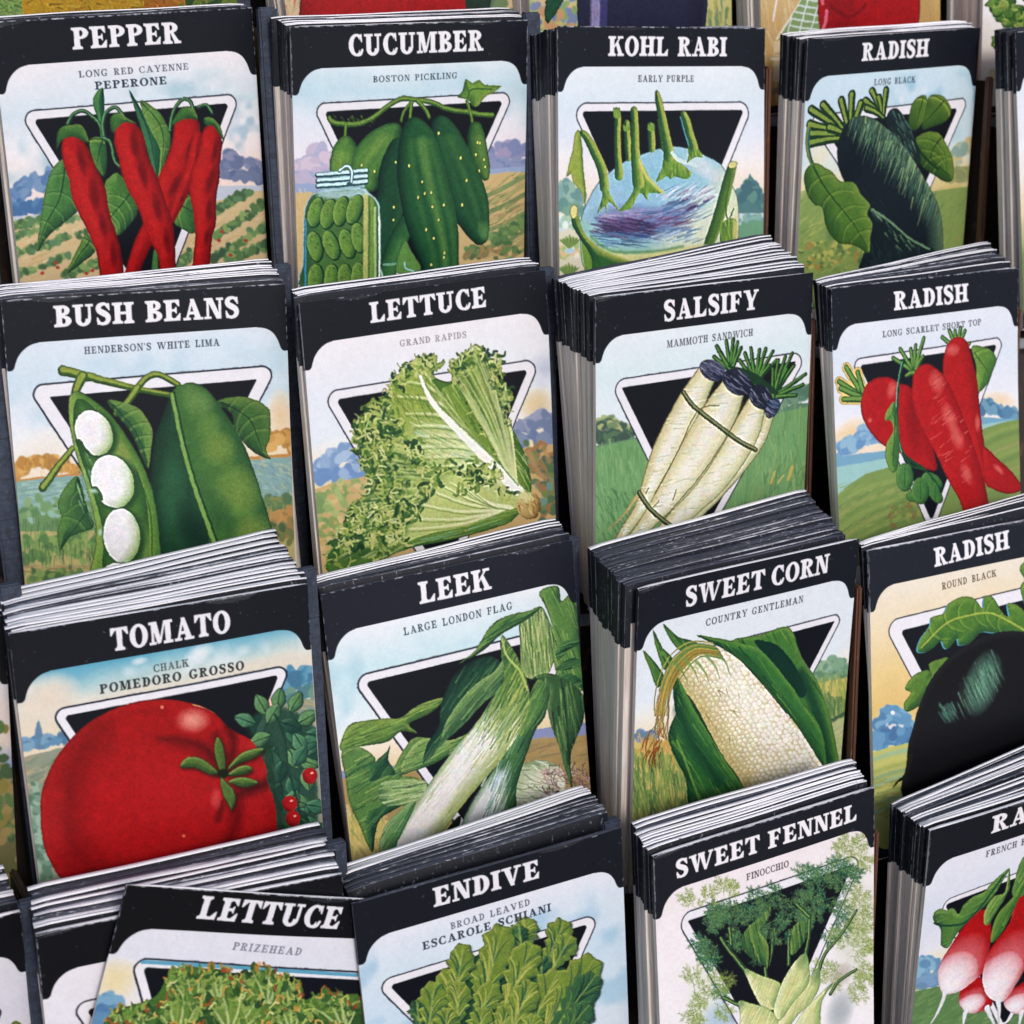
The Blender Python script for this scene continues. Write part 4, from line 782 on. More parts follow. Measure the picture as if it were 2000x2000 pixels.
def art_salsify(sh):
    sh.ramp([(.15, (218, 224, 230)), (.3, (208, 222, 228)), (.5, (218, 224, 230)), (.66, (222, 224, 228))], .04); sh.layer = 2
    treeline(sh, [(320, 1200), (350, 1150), (420, 1180), (500, 1200)], 30, [(56, 88, 70), (40, 66, 56), (96, 120, 80), (160, 170, 110)], 60); treeline(sh, [(310, 1250), (510, 1220)], 26, [(36, 60, 50), (60, 92, 64)], 40)
    treeline(sh, [(1340, 1040), (1420, 1010), (1500, 960), (1530, 980)], 30, [(70, 110, 90), (56, 96, 76), (90, 126, 100)], 50); horizon(sh, [(290, 1290), (400, 1270), (530, 1240), (1330, 1090), (1430, 1050), (1530, 1040)], (66, 108, 84))
    horizon(sh, [(290, 1300), (400, 1275), (540, 1245), (1330, 1105), (1530, 1060)], (92, 142, 84))
    sh.hatch(290, 1300, 660, 1860, 240, 84, 110, 9, [(112, 160, 100), (76, 126, 74), (130, 172, 110), (60, 108, 60), (100, 150, 90)], .5, 14); sh.hatch(1000, 1100, 1530, 1700, 320, 88, 110, 9, [(112, 156, 92), (76, 122, 64), (60, 104, 54), (136, 166, 100), (90, 136, 80)], .55, 14)
    sh.hatch(1180, 1380, 1500, 1650, 60, 110, 90, 8, [(50, 90, 46), (130, 150, 80)], .6, 20); sh.stroke([(1420, 1410), (1400, 1480)], 20, (190, 170, 80)); sh.stroke([(1320, 1440), (1300, 1500)], 16, (180, 170, 80)); sh.stroke([(1370, 1460), (1340, 1500)], 12, (190, 180, 90))
    sh.hatch(300, 1560, 560, 1850, 90, 70, 70, 9, [(54, 100, 54), (44, 84, 46), (90, 140, 80)], .6, 20)
    emblem(sh, [(450, 904), (1415, 758)], [(402, 975), (600, 1385)], [(1458, 860), (1020, 1680)], .036, .045, rin=.004)
    sh.layer = 4
    def fan(x, y, tips, w):
        for tx, ty in tips:
            sh.stroke([(x, y), ((x+tx)/2, (y+ty)/2), (tx, ty)], w, (24, 58, 34), w1=w*.75); sh.stroke([(x, y), ((x+tx)/2-4, (y+ty)/2-4), (tx-3, ty-2)], w*.45, (92, 136, 66), .95, w1=w*.3)
    fan(1070, 860, [(990, 720), (1045, 690), (1085, 680), (1110, 700), (1130, 730), (975, 780), (1010, 760)], 30); fan(1210, 930, [(1150, 760), (1185, 730), (1235, 740), (1270, 735), (1310, 750), (1330, 800), (1120, 800), (1290, 830)], 30); fan(1310, 1010, [(1340, 800), (1420, 760), (1430, 830), (1495, 880), (1480, 940), (1440, 1000), (1390, 850), (1380, 780), (1310, 850)], 30)
    sh.poly([(1050, 830), (1180, 860), (1300, 940), (1340, 1000), (1250, 960), (1130, 880)], (24, 54, 36))
    CR = (220, 214, 184)
    def root(pts):
        s = sh.tube(pts, CR); sh.rim(s, (176, 160, 96), 50, .8, (-1, .2)); sh.rim(s, (150, 158, 110), 44, .8, (1, .3)); sh.rim(s, (90, 84, 50), 9, .8); sh.within(s)
        for i in range(1, len(pts)-1):
            x, y, w = pts[i]; sh.blob(x, y, w*1.4, w*.5, -60, (226, 224, 218), .8)
            sh.hatch(x-w*.8, y-w, x+w*.8, y+w, 16, -8, w*.8, 6, [(206, 196, 150), (226, 222, 210), (170, 176, 140), (190, 206, 200)], .6, 10)
        sh.free()
    root([(920, 900, 66), (850, 1030, 84), (775, 1180, 92), (695, 1340, 88), (625, 1500, 68), (570, 1620, 44), (470, 1770, 32), (400, 1860, 18)])
    root([(1285, 1120, 34), (1235, 1250, 42), (1135, 1390, 46), (1000, 1540, 52), (860, 1680, 50), (770, 1780, 40)])
    root([(1205, 1070, 66), (1165, 1180, 90), (1095, 1310, 98), (985, 1470, 94), (865, 1600, 80), (765, 1710, 62), (640, 1820, 40)])
    root([(1070, 980, 84), (1015, 1090, 110), (925, 1250, 120), (825, 1420, 110), (725, 1560, 90), (645, 1660, 62), (560, 1770, 46), (480, 1860, 34)])
    sh.stroke([(530, 1580), (470, 1670), (370, 1765)], 26, (200, 180, 120), w1=6)
    for x, y, rx, ry, a, c in ((965, 858, 78, 58, 28, (84, 86, 112)), (1105, 925, 92, 68, 36, (30, 34, 52)), (1240, 1010, 78, 62, 50, (26, 30, 46)), (1308, 1075, 34, 62, 30, (52, 76, 110))):
        s = sh.disc(x, y, rx, ry, a, c); sh.rim(s, (24, 26, 44), 40, .8, (.3, 1)); sh.within(s); sh.hatch(x-rx, y-ry, x+rx, y+ry, 40, a, 80, 8, [(14, 18, 32), (18, 22, 38), (110, 112, 140), (40, 44, 66), (150, 154, 176)], .6, 8, .15); sh.free()
    for p in ([(800, 985), (860, 1065), (1000, 1175), (1100, 1252), (1212, 1312)], [(545, 1555), (600, 1640), (680, 1710), (740, 1755)]): sh.stroke(p, 26, (36, 44, 30)); sh.stroke([(a, b-4) for a, b in p], 10, (132, 140, 96), .9)
    for p in ([(1000, 1060), (880, 1090), (760, 1340), (640, 1560)], [(1140, 1040), (1060, 1210), (900, 1460), (700, 1690)], [(600, 1530), (585, 1560)], [(760, 1540), (740, 1600)], [(660, 1600), (630, 1640)]): sh.stroke(p, 7, (84, 78, 48), .8)
    sh.layer = 2; header(sh)
    lettering(sh, 'SALSIFY', (690, 580), (1228, 508), 118, (226, 224, 230))
    lettering(sh, 'MAMMOTH SANDWICH', (708, 730), (1197, 660), 42, (62, 60, 68), .15, .075, 3, .12, .95, .3)

def radish(sh, s, hl=(), hat=None):
    sh.rim(s, (208, 44, 42), 60, .5, (-1, -.4)); sh.rim(s, (116, 12, 20), 80, .8, (.9, .4)); sh.rim(s, (130, 16, 24), 14, .6); sh.within(s)
    for x, y, rx, ry, a in hl: sh.blob(x, y, rx, ry, a, (226, 120, 110), .75)
    if hat: sh.hatch(*hat)
    sh.free()

def art_scarlet(sh):
    sh.ramp([(.15, (216, 220, 230)), (.35, (208, 216, 228)), (.55, (222, 222, 230)), (.68, (232, 212, 190)), (.76, (214, 210, 200))], .04); sh.layer = 2
    sh.blob(400, 1270, 160, 110, -20, (238, 208, 160), .9); sh.blob(1320, 1040, 160, 60, 10, (238, 210, 174), .8)
    treeline(sh, [(320, 1350), (400, 1320), (480, 1260), (600, 1260)], 44, [(110, 160, 200), (90, 140, 190), (134, 176, 206)], 60); treeline(sh, [(1210, 1080), (1260, 1070), (1340, 1100), (1450, 1150)], 34, [(70, 120, 160), (56, 104, 146), (96, 146, 176)], 50)
    horizon(sh, [(280, 1400), (450, 1370), (620, 1350), (1210, 1140), (1460, 1160)], (104, 158, 190)); horizon(sh, [(280, 1460), (620, 1400), (1210, 1190), (1340, 1170), (1460, 1160)], (140, 186, 186))
    horizon(sh, [(280, 1660), (360, 1580), (480, 1500), (680, 1440), (1000, 1330), (1220, 1220), (1340, 1180), (1460, 1155)], (104, 132, 60))
    for k in range(10): sh.stroke([(300, 1690+k*40), (480, 1590+k*36), (700, 1530+k*30), (900, 1500+k*28)], 24, [(130, 152, 70), (78, 108, 50), (146, 150, 76), (92, 124, 54)][k % 4], .6, soft=6)
    for k in range(9): sh.stroke([(1200, 1290+k*44), (1330, 1230+k*40), (1470, 1190+k*36)], 22, [(134, 154, 74), (80, 110, 52), (120, 140, 64), (150, 140, 80)][k % 4], .6, soft=6)
    sh.dabs([(640, 1760), (720, 1700), (780, 1720)], 50, 18, [(130, 140, 60), (86, 112, 48), (110, 90, 50)], spread=60); sh.hatch(320, 1560, 760, 1860, 160, -28, 60, 9, [(120, 146, 64), (84, 114, 50), (146, 156, 80)], .5, 14)
    emblem(sh, [(450, 770), (1300, 642)], [(404, 812), (838, 1765)], [(1350, 690), (950, 1750)], .03, .036)
    sh.layer = 4
    def fan(x, y, tips, w, hal=None):
        for tx, ty in tips:
            if hal: sh.stroke([(x, y), (tx, ty)], w*1.5, hal, w1=w*1.5)
        for tx, ty in tips:
            sh.stroke([(x, y), ((x+tx)/2, (y+ty)/2), (tx, ty)], w, (40, 80, 40), w1=w*.8); sh.stroke([(x, y), ((x+tx)/2-4, (y+ty)/2-4), (tx-2, ty-2)], w*.5, (110, 150, 76), .95, w1=w*.45)
    fan(485, 1030, [(370, 830), (440, 860), (325, 920), (335, 960), (350, 1030)], 38, (236, 206, 130))
    s = sh.leaf([(1150, 700), (1220, 698), (1285, 730), (1312, 790), (1280, 870), (1240, 950), (1190, 978), (1180, 820)], (92, 132, 58), (44, 88, 46), (150, 176, 90), [(1170, 740), (1260, 860)], 1, dirn=(1, .5))
    fan(1060, 720, [(965, 640), (1010, 600), (1045, 600), (1080, 582), (1108, 600), (1135, 680)], 32)
    s = sh.tube([(1060, 745, 92), (1066, 840, 112), (1096, 960, 110), (1132, 1080, 82), (1162, 1180, 62), (1190, 1300, 46), (1216, 1420, 36), (1232, 1530, 24)], (188, 28, 32)); radish(sh, s, [(1030, 720, 60, 40, 0), (1190, 1180, 24, 60, 0)])
    s = sh.poly([(1225, 1335), (1300, 1390), (1385, 1470), (1455, 1560), (1455, 1605), (1370, 1625), (1285, 1595), (1235, 1550)], (186, 26, 32)); radish(sh, s, [(1320, 1470, 60, 20, 40)])
    s = sh.poly([(500, 930), (560, 895), (640, 893), (700, 930), (770, 960), (830, 1120), (900, 1320), (930, 1470), (840, 1460), (720, 1380), (610, 1332), (540, 1270), (475, 1170), (455, 1080), (470, 990)], (186, 26, 32)); radish(sh, s, [(650, 970, 40, 60, 20), (510, 1160, 20, 16, 0)]); sh.within(s); sh.blob(780, 1200, 60, 200, -10, (110, 12, 20), .5); sh.free()
    fan(790, 860, [(660, 770), (705, 715), (770, 715), (800, 690), (850, 645), (845, 760), (740, 880)], 30)
    s = sh.tube([(860, 915, 92), (898, 1010, 134), (960, 1150, 140), (1030, 1300, 130), (1090, 1450, 122), (1140, 1570, 106), (1170, 1680, 96), (1200, 1860, 92)], (192, 28, 34)); radish(sh, s, [(930, 920, 80, 60, 60), (1010, 1140, 110, 50, 60), (1060, 1270, 90, 50, 60), (1120, 1500, 80, 40, 60)], (900, 880, 1160, 1560, 70, -38, 60, 8, [(226, 120, 110), (214, 90, 86), (170, 30, 40)], .6, 12))
    sh.stroke([(720, 790), (688, 960), (680, 1200), (715, 1370), (850, 1470)], 20, (20, 60, 40)); sh.stroke([(716, 790), (682, 960), (674, 1200), (708, 1370)], 6, (110, 170, 150))
    G = (86, 130, 62)
    sh.leaf([(660, 1045), (610, 1120), (605, 1160), (640, 1165), (655, 1225), (612, 1310), (603, 1400), (640, 1485), (680, 1460), (692, 1300), (678, 1120)], G, (34, 78, 44), (150, 176, 90), [(670, 1100), (650, 1450)], 0, dirn=(1, .3))
    for x, y, rx, ry, a in ((725, 1520, 56, 90, 0), (790, 1640, 60, 36, 0), (900, 1545, 74, 46, 34), (918, 1625, 36, 70, -36), (825, 1605, 56, 86, 0)):
        q = sh.disc(x, y, rx, ry, a, (70, 118, 62)); sh.rim(q, (26, 66, 42), 40, .8, (1, .6)); sh.rim(q, (130, 166, 90), 24, .6, (-1, -.5)); sh.stroke([(x, y-ry*.7), (x, y+ry*.6)], 6, (30, 70, 40), .7)
    sh.stroke([(710, 1370), (770, 1450), (860, 1480), (960, 1600)], 12, (30, 72, 44))
    sh.layer = 2; header(sh)
    lettering(sh, 'RADISH', (668, 472), (1130, 415), 118, (226, 224, 230))
    lettering(sh, 'LONG SCARLET SHORT TOP', (598, 642), (1212, 562), 40, (50, 54, 62), .15, .08, 3, .13, .95, .3, gap=.42)

def art_tomato(sh):
    sh.ramp([(.15, (104, 174, 202)), (.21, (164, 198, 206)), (.27, (214, 208, 196)), (.42, (224, 208, 184)), (.6, (222, 206, 196))], .04); sh.layer = 2
    sh.clouds((214, 222, 226), .8, 40, .5, 5, .15, .3); sh.blob(1040, 690, 90, 50, -20, (220, 226, 230), .9); sh.blob(730, 730, 50, 24, 0, (220, 226, 230), .8); sh.blob(260, 900, 160, 120, 0, (228, 208, 190), .8)
    sh.poly([(205, 1040), (235, 1140), (240, 1190), (180, 1190), (185, 1110)], (78, 116, 150), k=2); treeline(sh, [(110, 1180), (200, 1150), (340, 1140)], 24, [(80, 130, 170), (60, 104, 140), (110, 150, 180)], 50)
    treeline(sh, [(1470, 900), (1530, 830), (1640, 800)], 36, [(60, 130, 170), (50, 104, 140), (90, 150, 180)], 60); treeline(sh, [(1450, 950), (1650, 880)], 30, [(60, 110, 120), (90, 130, 110)], 40)
    horizon(sh, [(110, 1240), (300, 1190), (1430, 970), (1680, 920)], (120, 128, 110)); sh.hatch(120, 1230, 340, 1400, 60, -30, 70, 12, [(160, 140, 110), (100, 120, 100), (186, 166, 130), (80, 104, 80)], .6)
    sh.hatch(1480, 930, 1690, 1100, 50, 10, 70, 12, [(186, 160, 110), (100, 120, 90), (80, 130, 130)], .6)
    sh.dabs([(180, 1420), (200, 1600), (240, 1850)], 90, 24, [(96, 130, 110), (70, 104, 84), (130, 160, 140), (60, 90, 70)], spread=50); sh.hatch(1440, 1060, 1700, 1640, 60, 84, 80, 14, [(140, 120, 96), (120, 130, 96)], .6)
    emblem(sh, [(320, 975), (1460, 758)], [(272, 1020), (360, 1152)], [(1508, 810), (1438, 978)], .032, .036, .006, ink=(26, 34, 50))
    sh.layer = 4
    sh.stroke([(1412, 970), (1426, 930)], 20, (236, 150, 110), .8, soft=8)
    # vine
    sh.poly([(1290, 1050), (1400, 980), (1480, 975), (1580, 1020), (1660, 1110), (1640, 1250), (1660, 1420), (1640, 1620), (1480, 1620), (1440, 1480), (1400, 1300), (1340, 1160)], (30, 62, 50), soft=8, alpha=.9)
    g = [(40, 84, 66), (58, 104, 80), (30, 64, 54), (76, 120, 90), (90, 130, 84)]
    for (x, y, a) in [(1340, 1060, 200), (1400, 1010, 240), (1450, 990, 280), (1520, 1000, 300), (1560, 1060, 330), (1600, 1110, 10), (1420, 1120, 160), (1500, 1090, 40), (1450, 1180, 120), (1510, 1190, 60), (1560, 1240, 20), (1610, 1230, 340), (1440, 1290, 140), (1520, 1330, 80), (1470, 1370, 120), (1580, 1430, 80), (1600, 1540, 60), (1640, 1580, 40), (1480, 1440, 160), (1560, 1170, 350), (1400, 1060, 300), (1470, 1050, 20), (1540, 1110, 60), (1420, 1200, 80), (1480, 1250, 100), (1540, 1280, 300), (1600, 1290, 80), (1430, 1400, 70), (1500, 1440, 20), (1550, 1400, 110), (1540, 1500, 60), (1600, 1480, 10)]:
        r = math.radians(a); L = 120; c = g[sh.rng.randint(len(g))]; dx, dy = math.cos(r), math.sin(r)
        s = sh.leaf([(x, y), (x+dx*L*.4-dy*38, y+dy*L*.4+dx*38), (x+dx*L*.75-dy*28, y+dy*L*.75+dx*28), (x+dx*L, y+dy*L), (x+dx*L*.75+dy*28, y+dy*L*.75-dx*28), (x+dx*L*.4+dy*38, y+dy*L*.4-dx*38)], c, (14, 40, 38), (120, 160, 120), [(x, y), (x+dx*L, y+dy*L)], 0, edge=(14, 36, 34), vw=5, depth=36)
    sh.stroke([(1440, 1010), (1490, 1130), (1510, 1300), (1560, 1480), (1580, 1600)], 12, (26, 56, 46)); sh.hatch(1460, 1560, 1660, 1640, 50, 50, 70, 7, [(24, 60, 40), (60, 100, 60)], .8, 40)
    sh.stroke([(1400, 1180), (1420, 1400), (1460, 1600)], 60, (22, 48, 36), .8, soft=10)
    s = sh.poly([(213, 1560), (214, 1450), (240, 1350), (300, 1230), (400, 1110), (520, 1020), (680, 952), (840, 930), (1000, 950), (1120, 1000), (1185, 1065), (1240, 1105), (1310, 1140), (1360, 1210), (1392, 1290), (1400, 1370), (1432, 1450), (1446, 1560), (1440, 1700), (1340, 1900), (1000, 1990), (600, 1990), (350, 1890), (270, 1790), (225, 1680)], (172, 22, 26), k=5)
    sh.within(s); sh.rim(s, (196, 40, 40), 120, .5, (-.6, -1)); sh.rim(s, (110, 10, 16), 120, .6, (.6, 1))
    sh.blob(760, 1480, 420, 330, 0, (186, 24, 28), .9)
    sh.stroke([(520, 1100), (420, 1230), (360, 1420), (350, 1600), (420, 1760), (540, 1860)], 150, (104, 10, 14), .6, soft=40); sh.stroke([(300, 1420), (285, 1560), (300, 1700)], 70, (184, 30, 32), .6, soft=20); sh.stroke([(560, 1060), (700, 1000), (860, 990)], 60, (150, 16, 20), .5, soft=20)
    sh.stroke([(830, 1138), (940, 1142), (1060, 1180), (1130, 1250), (1160, 1300)], 14, (70, 8, 14), .85, w1=80, soft=14); sh.stroke([(900, 1160), (1010, 1200), (1100, 1290)], 40, (110, 10, 16), .6, soft=20)
    sh.stroke([(1195, 1070), (1225, 1170), (1200, 1280)], 40, (70, 6, 12), .9, soft=12); sh.stroke([(1130, 1120), (1180, 1230)], 40, (60, 6, 12), .8, soft=14)
    sh.stroke([(1290, 1190), (1260, 1260)], 40, (90, 8, 14), .7, soft=12); sh.stroke([(1395, 1370), (1320, 1400), (1230, 1430)], 60, (60, 6, 12), .85, soft=16)
    sh.stroke([(1240, 1470), (1235, 1570), (1190, 1680), (1120, 1790)], 60, (80, 6, 12), .85, soft=20, w1=40); sh.stroke([(1160, 1470), (1140, 1560)], 30, (70, 6, 12), .8, soft=10)
    sh.blob(1010, 1040, 100, 78, 20, (232, 150, 136), .95, 1.2); sh.blob(1130, 1450, 34, 70, 0, (220, 80, 80), .8); sh.blob(1330, 1560, 80, 120, 10, (176, 26, 28), .8); sh.blob(1300, 1180, 50, 60, 40, (196, 40, 40), .6); sh.blob(1370, 1290, 40, 70, 0, (186, 34, 36), .6)
    sh.disc(848, 970, 9, 9, 0, (226, 120, 100)); sh.disc(960, 1640, 8, 8, 0, (226, 110, 80)); sh.stroke([(1010, 956), (1080, 976), (1130, 1002)], 9, (226, 190, 130), .8)
    sh.free()
    for x, y in [(1622, 1330), (1515, 1475), (1532, 1553)]: q = sh.disc(x, y, 39, 42, 0, (180, 28, 32)); sh.rim(q, (90, 10, 16), 30, .8, (-.8, .6)); sh.blob(x+10, y-14, 12, 9, 0, (240, 180, 170), .95)
    for p in ([(1150, 1310), (1122, 1200), (1140, 1128), (1172, 1190), (1178, 1300)], [(1140, 1312), (1060, 1245), (985, 1232), (942, 1282), (1020, 1290), (1100, 1322)], [(1190, 1300), (1250, 1225), (1330, 1190), (1382, 1192), (1340, 1232), (1260, 1262)], [(1190, 1328), (1250, 1285), (1300, 1278), (1322, 1300), (1270, 1325)], [(1195, 1362), (1270, 1338), (1352, 1365), (1280, 1390)], [(1158, 1330), (1158, 1400), (1190, 1470), (1215, 1508), (1232, 1430), (1190, 1370)]):
        s = sh.poly([(a+6, b+14) for a, b in p], (40, 6, 10), alpha=.7, soft=6); s = sh.poly(p, (76, 104, 48), edge=(22, 40, 22)); sh.rim(s, (22, 46, 24), 36, .9, (.3, 1)); sh.rim(s, (150, 168, 96), 16, .8, (-.3, -1))
    sh.disc(1168, 1318, 30, 24, 0, (16, 26, 14), soft=4)
    sh.layer = 2; header(sh, (20, 22, 30))
    lettering(sh, 'TOMATO', (585, 682), (1210, 578), 122, (222, 220, 228))
    lettering(sh, 'CHALK', (805, 790), (990, 757), 40, (60, 66, 66), .15, .08, 3, .1, .9, .25); lettering(sh, 'POMEDORO GROSSO', (525, 905), (1280, 775), 50, (44, 50, 54), .2, .09, 3, .13)

def blade(sh, pts, base, dark, light, ang, n=60, dirn=(1, .5), rg=None):
    s = sh.poly(pts, base)
    if s is None: return None
    sh.rim(s, dark, 60, .75, dirn); sh.rim(s, light, 30, .7, (-dirn[0], -dirn[1])); sh.within(s); xs = [p[0] for p in pts]; ys = [p[1] for p in pts]
    sh.hatch(min(xs), min(ys), max(xs), max(ys), n, ang, 150, 8, [light, dark, base, tuple((np.array(light)+np.array(base))/2)], .55, 6); sh.free(); return s

def art_leek(sh):
    sh.ramp([(.15, (222, 224, 230)), (.32, (198, 222, 230)), (.5, (216, 224, 230)), (.64, (230, 216, 196)), (.75, (226, 206, 160))], .05); sh.layer = 2
    sh.clouds((170, 208, 222), .6, 50, .5, 4, .2, .55)
    horizon(sh, [(180, 1400), (500, 1370), (840, 1310), (1300, 1170), (1600, 1130)], (120, 130, 176)); horizon(sh, [(180, 1440), (560, 1400), (860, 1340), (1240, 1230), (1600, 1200)], (160, 130, 74))
    sh.hatch(540, 1360, 900, 1460, 50, -6, 80, 14, [(176, 140, 80), (140, 120, 60), (190, 160, 100)], .6); sh.hatch(1200, 1220, 1600, 1500, 110, -16, 90, 14, [(140, 120, 70), (120, 110, 70), (166, 140, 90), (110, 96, 70)], .6)
    horizon(sh, [(180, 1620), (420, 1640), (600, 1700), (1600, 1600)], (214, 190, 110)); sh.hatch(270, 1600, 480, 1860, 60, 70, 60, 12, [(196, 180, 80), (150, 160, 70), (226, 210, 150), (120, 130, 60)], .6, 30)
    emblem(sh, [(360, 868), (1180, 668)], [(314, 940), (580, 1310)], [(1500, 660), (1230, 1240)], .036, .045, .006)
    sh.layer = 4
    D = (18, 48, 42); M = (72, 112, 62); Lt = (150, 172, 96)
    blade(sh, [(1300, 430), (1400, 398), (1420, 480), (1465, 450), (1515, 500), (1530, 700), (1555, 960), (1400, 890), (1375, 640), (1340, 520)], (88, 128, 70), D, Lt, 70, 90)
    for p in ([(1400, 720), (1460, 690), (1530, 700), (1470, 740), (1400, 800)], [(1390, 850), (1470, 790), (1545, 810), (1470, 850)], [(1400, 880), (1500, 880), (1555, 960), (1470, 920)]): blade(sh, p, (48, 88, 54), D, (110, 150, 90), -20, 20)
    # bulb and roots, second stem
    s = sh.poly([(1200, 1380), (1300, 1340), (1390, 1360), (1440, 1420), (1430, 1540), (1350, 1640), (1160, 1700), (1150, 1560)], (206, 208, 190)); sh.within(s); sh.rim(s, (110, 140, 90), 90, .8, (-.4, -1)); sh.hatch(1150, 1340, 1440, 1680, 110, 10, 100, 6, [(90, 120, 70), (176, 190, 150), (120, 140, 100), (226, 226, 220)], .7, 20, .2); sh.free()
    sh.hatch(1330, 1380, 1590, 1560, 150, 30, 60, 6, [(196, 160, 160), (120, 90, 100), (220, 196, 190), (160, 120, 120), (90, 70, 70)], .7, 70, .4)
    blade(sh, [(1340, 1090), (1285, 1180), (1240, 1300), (1185, 1480), (1150, 1680), (860, 1800), (940, 1580), (1060, 1390), (1200, 1180), (1280, 1050)], (70, 112, 70), D, (120, 160, 110), -66, 130, (1, .3))
    s = sh.poly([(1090, 1400), (1120, 1440), (1110, 1560), (1080, 1720), (860, 1800), (930, 1620), (1000, 1500)], (208, 212, 214), soft=14); sh.hatch(1020, 1380, 1140, 1680, 60, -70, 140, 8, [(150, 190, 210), (100, 140, 120), (214, 218, 216), (90, 130, 80)], .55, 8)
    blade(sh, [(1200, 590), (1300, 508), (1345, 560), (1385, 700), (1362, 860), (1260, 900), (1210, 850), (1198, 700)], (112, 142, 84), (36, 72, 46), (206, 206, 150), 84, 150, (.3, -1))
    blade(sh, [(1200, 1200), (1250, 1000), (1300, 900), (1360, 930), (1350, 1060), (1270, 1180)], (76, 116, 66), D, Lt, -60, 60)
    blade(sh, [(865, 818), (960, 740), (1030, 620), (1120, 560), (1250, 530), (1312, 510), (1230, 585), (1100, 655), (1000, 745)], (74, 116, 64), D, (140, 170, 90), -34, 60, (.6, 1))
    # left leaves
    blade(sh, [(240, 1290), (330, 1262), (420, 1330), (400, 1430), (500, 1400), (560, 1300), (620, 1220), (700, 1215), (830, 1230), (915, 1195), (860, 1280), (750, 1340), (640, 1390), (560, 1420), (660, 1440), (640, 1560), (480, 1600), (425, 1700), (405, 1835), (340, 1700), (280, 1560), (262, 1440)], (84, 122, 66), (24, 60, 46), (150, 170, 96), -30, 240, (.3, 1))
    blade(sh, [(560, 1400), (600, 1290), (680, 1220), (820, 1230), (900, 1205), (840, 1290), (700, 1370)], (112, 144, 82), (44, 84, 50), (170, 186, 120), -24, 60, (.4, 1))
    blade(sh, [(470, 1450), (620, 1440), (700, 1460), (640, 1560), (520, 1590), (450, 1560), (440, 1500)], (130, 160, 100), (30, 66, 50), (196, 206, 160), -10, 60, (-1, .3))
    for p in ([(480, 1290), (500, 1260), (490, 1330), (530, 1410), (480, 1420), (390, 1450), (410, 1360)], [(370, 1700), (400, 1610), (560, 1580), (450, 1650), (420, 1740), (405, 1830)]): blade(sh, p, (36, 76, 50), D, (90, 130, 80), -50, 24)
    blade(sh, [(780, 998), (650, 1040), (550, 1110), (480, 1110), (300, 1138), (250, 1200), (233, 1285), (330, 1262), (480, 1240), (560, 1180), (645, 1190), (600, 1140), (700, 1090), (762, 1040)], (104, 136, 66), (40, 76, 44), (160, 178, 96), -22, 90, (.3, 1))
    blade(sh, [(1090, 690), (1130, 840), (1060, 780), (960, 790), (850, 870), (800, 960), (770, 1050), (760, 1150), (700, 1250), (678, 1362), (790, 1240), (890, 1150), (1000, 1030), (1100, 930)], (30, 66, 50), (10, 30, 34), (110, 146, 90), -56, 150, (-.2, -1)); blade(sh, [(1120, 780), (1130, 870), (1060, 950), (960, 1050), (850, 1160), (780, 1220), (800, 1130), (880, 1010), (980, 910), (1060, 860)], (92, 126, 78), (30, 66, 46), (150, 172, 112), -46, 60, (.3, 1))
    # main stem
    s = sh.poly([(1100, 660), (1160, 740), (1210, 840), (1248, 960), (1242, 1080), (1190, 1200), (1080, 1360), (960, 1500), (850, 1640), (740, 1800), (620, 1900), (440, 1900), (500, 1800), (560, 1700), (700, 1480), (830, 1300), (960, 1140), (1040, 1020), (1112, 900), (1098, 760)], (222, 220, 216), k=5); sh.within(s)
    sh.rim(s, (130, 150, 74), 110, .9, (1, .5)); sh.rim(s, (96, 136, 76), 36, .8, (-1, -.3)); sh.blob(1150, 900, 150, 330, 20, (96, 130, 66), .95, .6); sh.blob(1110, 750, 60, 130, -20, (44, 86, 56), .9)
    sh.hatch(1000, 700, 1260, 1200, 260, -62, 150, 8, [(150, 170, 84), (60, 100, 50), (186, 190, 110), (44, 84, 50), (110, 146, 70)], .6, 9); sh.hatch(900, 1080, 1200, 1340, 120, -56, 130, 8, [(206, 206, 130), (150, 170, 100), (120, 160, 100), (222, 222, 214)], .55, 8); sh.hatch(700, 1300, 1120, 1700, 90, -52, 200, 9, [(196, 190, 110), (160, 180, 120), (130, 156, 84)], .28, 6)
    sh.blob(850, 1420, 70, 330, 38, (226, 224, 224), .85); sh.blob(640, 1720, 60, 200, 38, (226, 224, 224), .8); sh.free()
    sh.stroke([(1100, 680), (1130, 780), (1200, 860), (1240, 960)], 12, (176, 190, 110), .9)
    blade(sh, [(440, 1840), (470, 1700), (560, 1600), (640, 1560), (600, 1660), (540, 1780), (500, 1900)], (104, 146, 90), (40, 90, 60), (180, 200, 150), -56, 40); sh.poly([(870, 1640), (885, 1660), (860, 1720), (790, 1740)], (20, 30, 26), k=2)
    blade(sh, [(1250, 905), (1330, 870), (1420, 888), (1500, 940), (1548, 1010), (1540, 1130), (1500, 1230), (1472, 1330), (1482, 1492), (1440, 1380), (1410, 1260), (1370, 1160), (1350, 1060), (1362, 960), (1310, 905)], (50, 84, 52), (12, 34, 32), (130, 156, 96), 82, 130, (.8, .6)); sh.stroke([(1420, 900), (1445, 1060), (1470, 1330)], 10, (20, 44, 36), .7)
    sh.layer = 2; header(sh, (24, 27, 38))
    lettering(sh, 'LEEK', (660, 497), (1045, 412), 118, (226, 224, 230))
    lettering(sh, 'LARGE LONDON FLAG', (575, 665), (1157, 522), 42, (44, 62, 76), .16, .08, 3, .16, .95, .25, gap=.55)
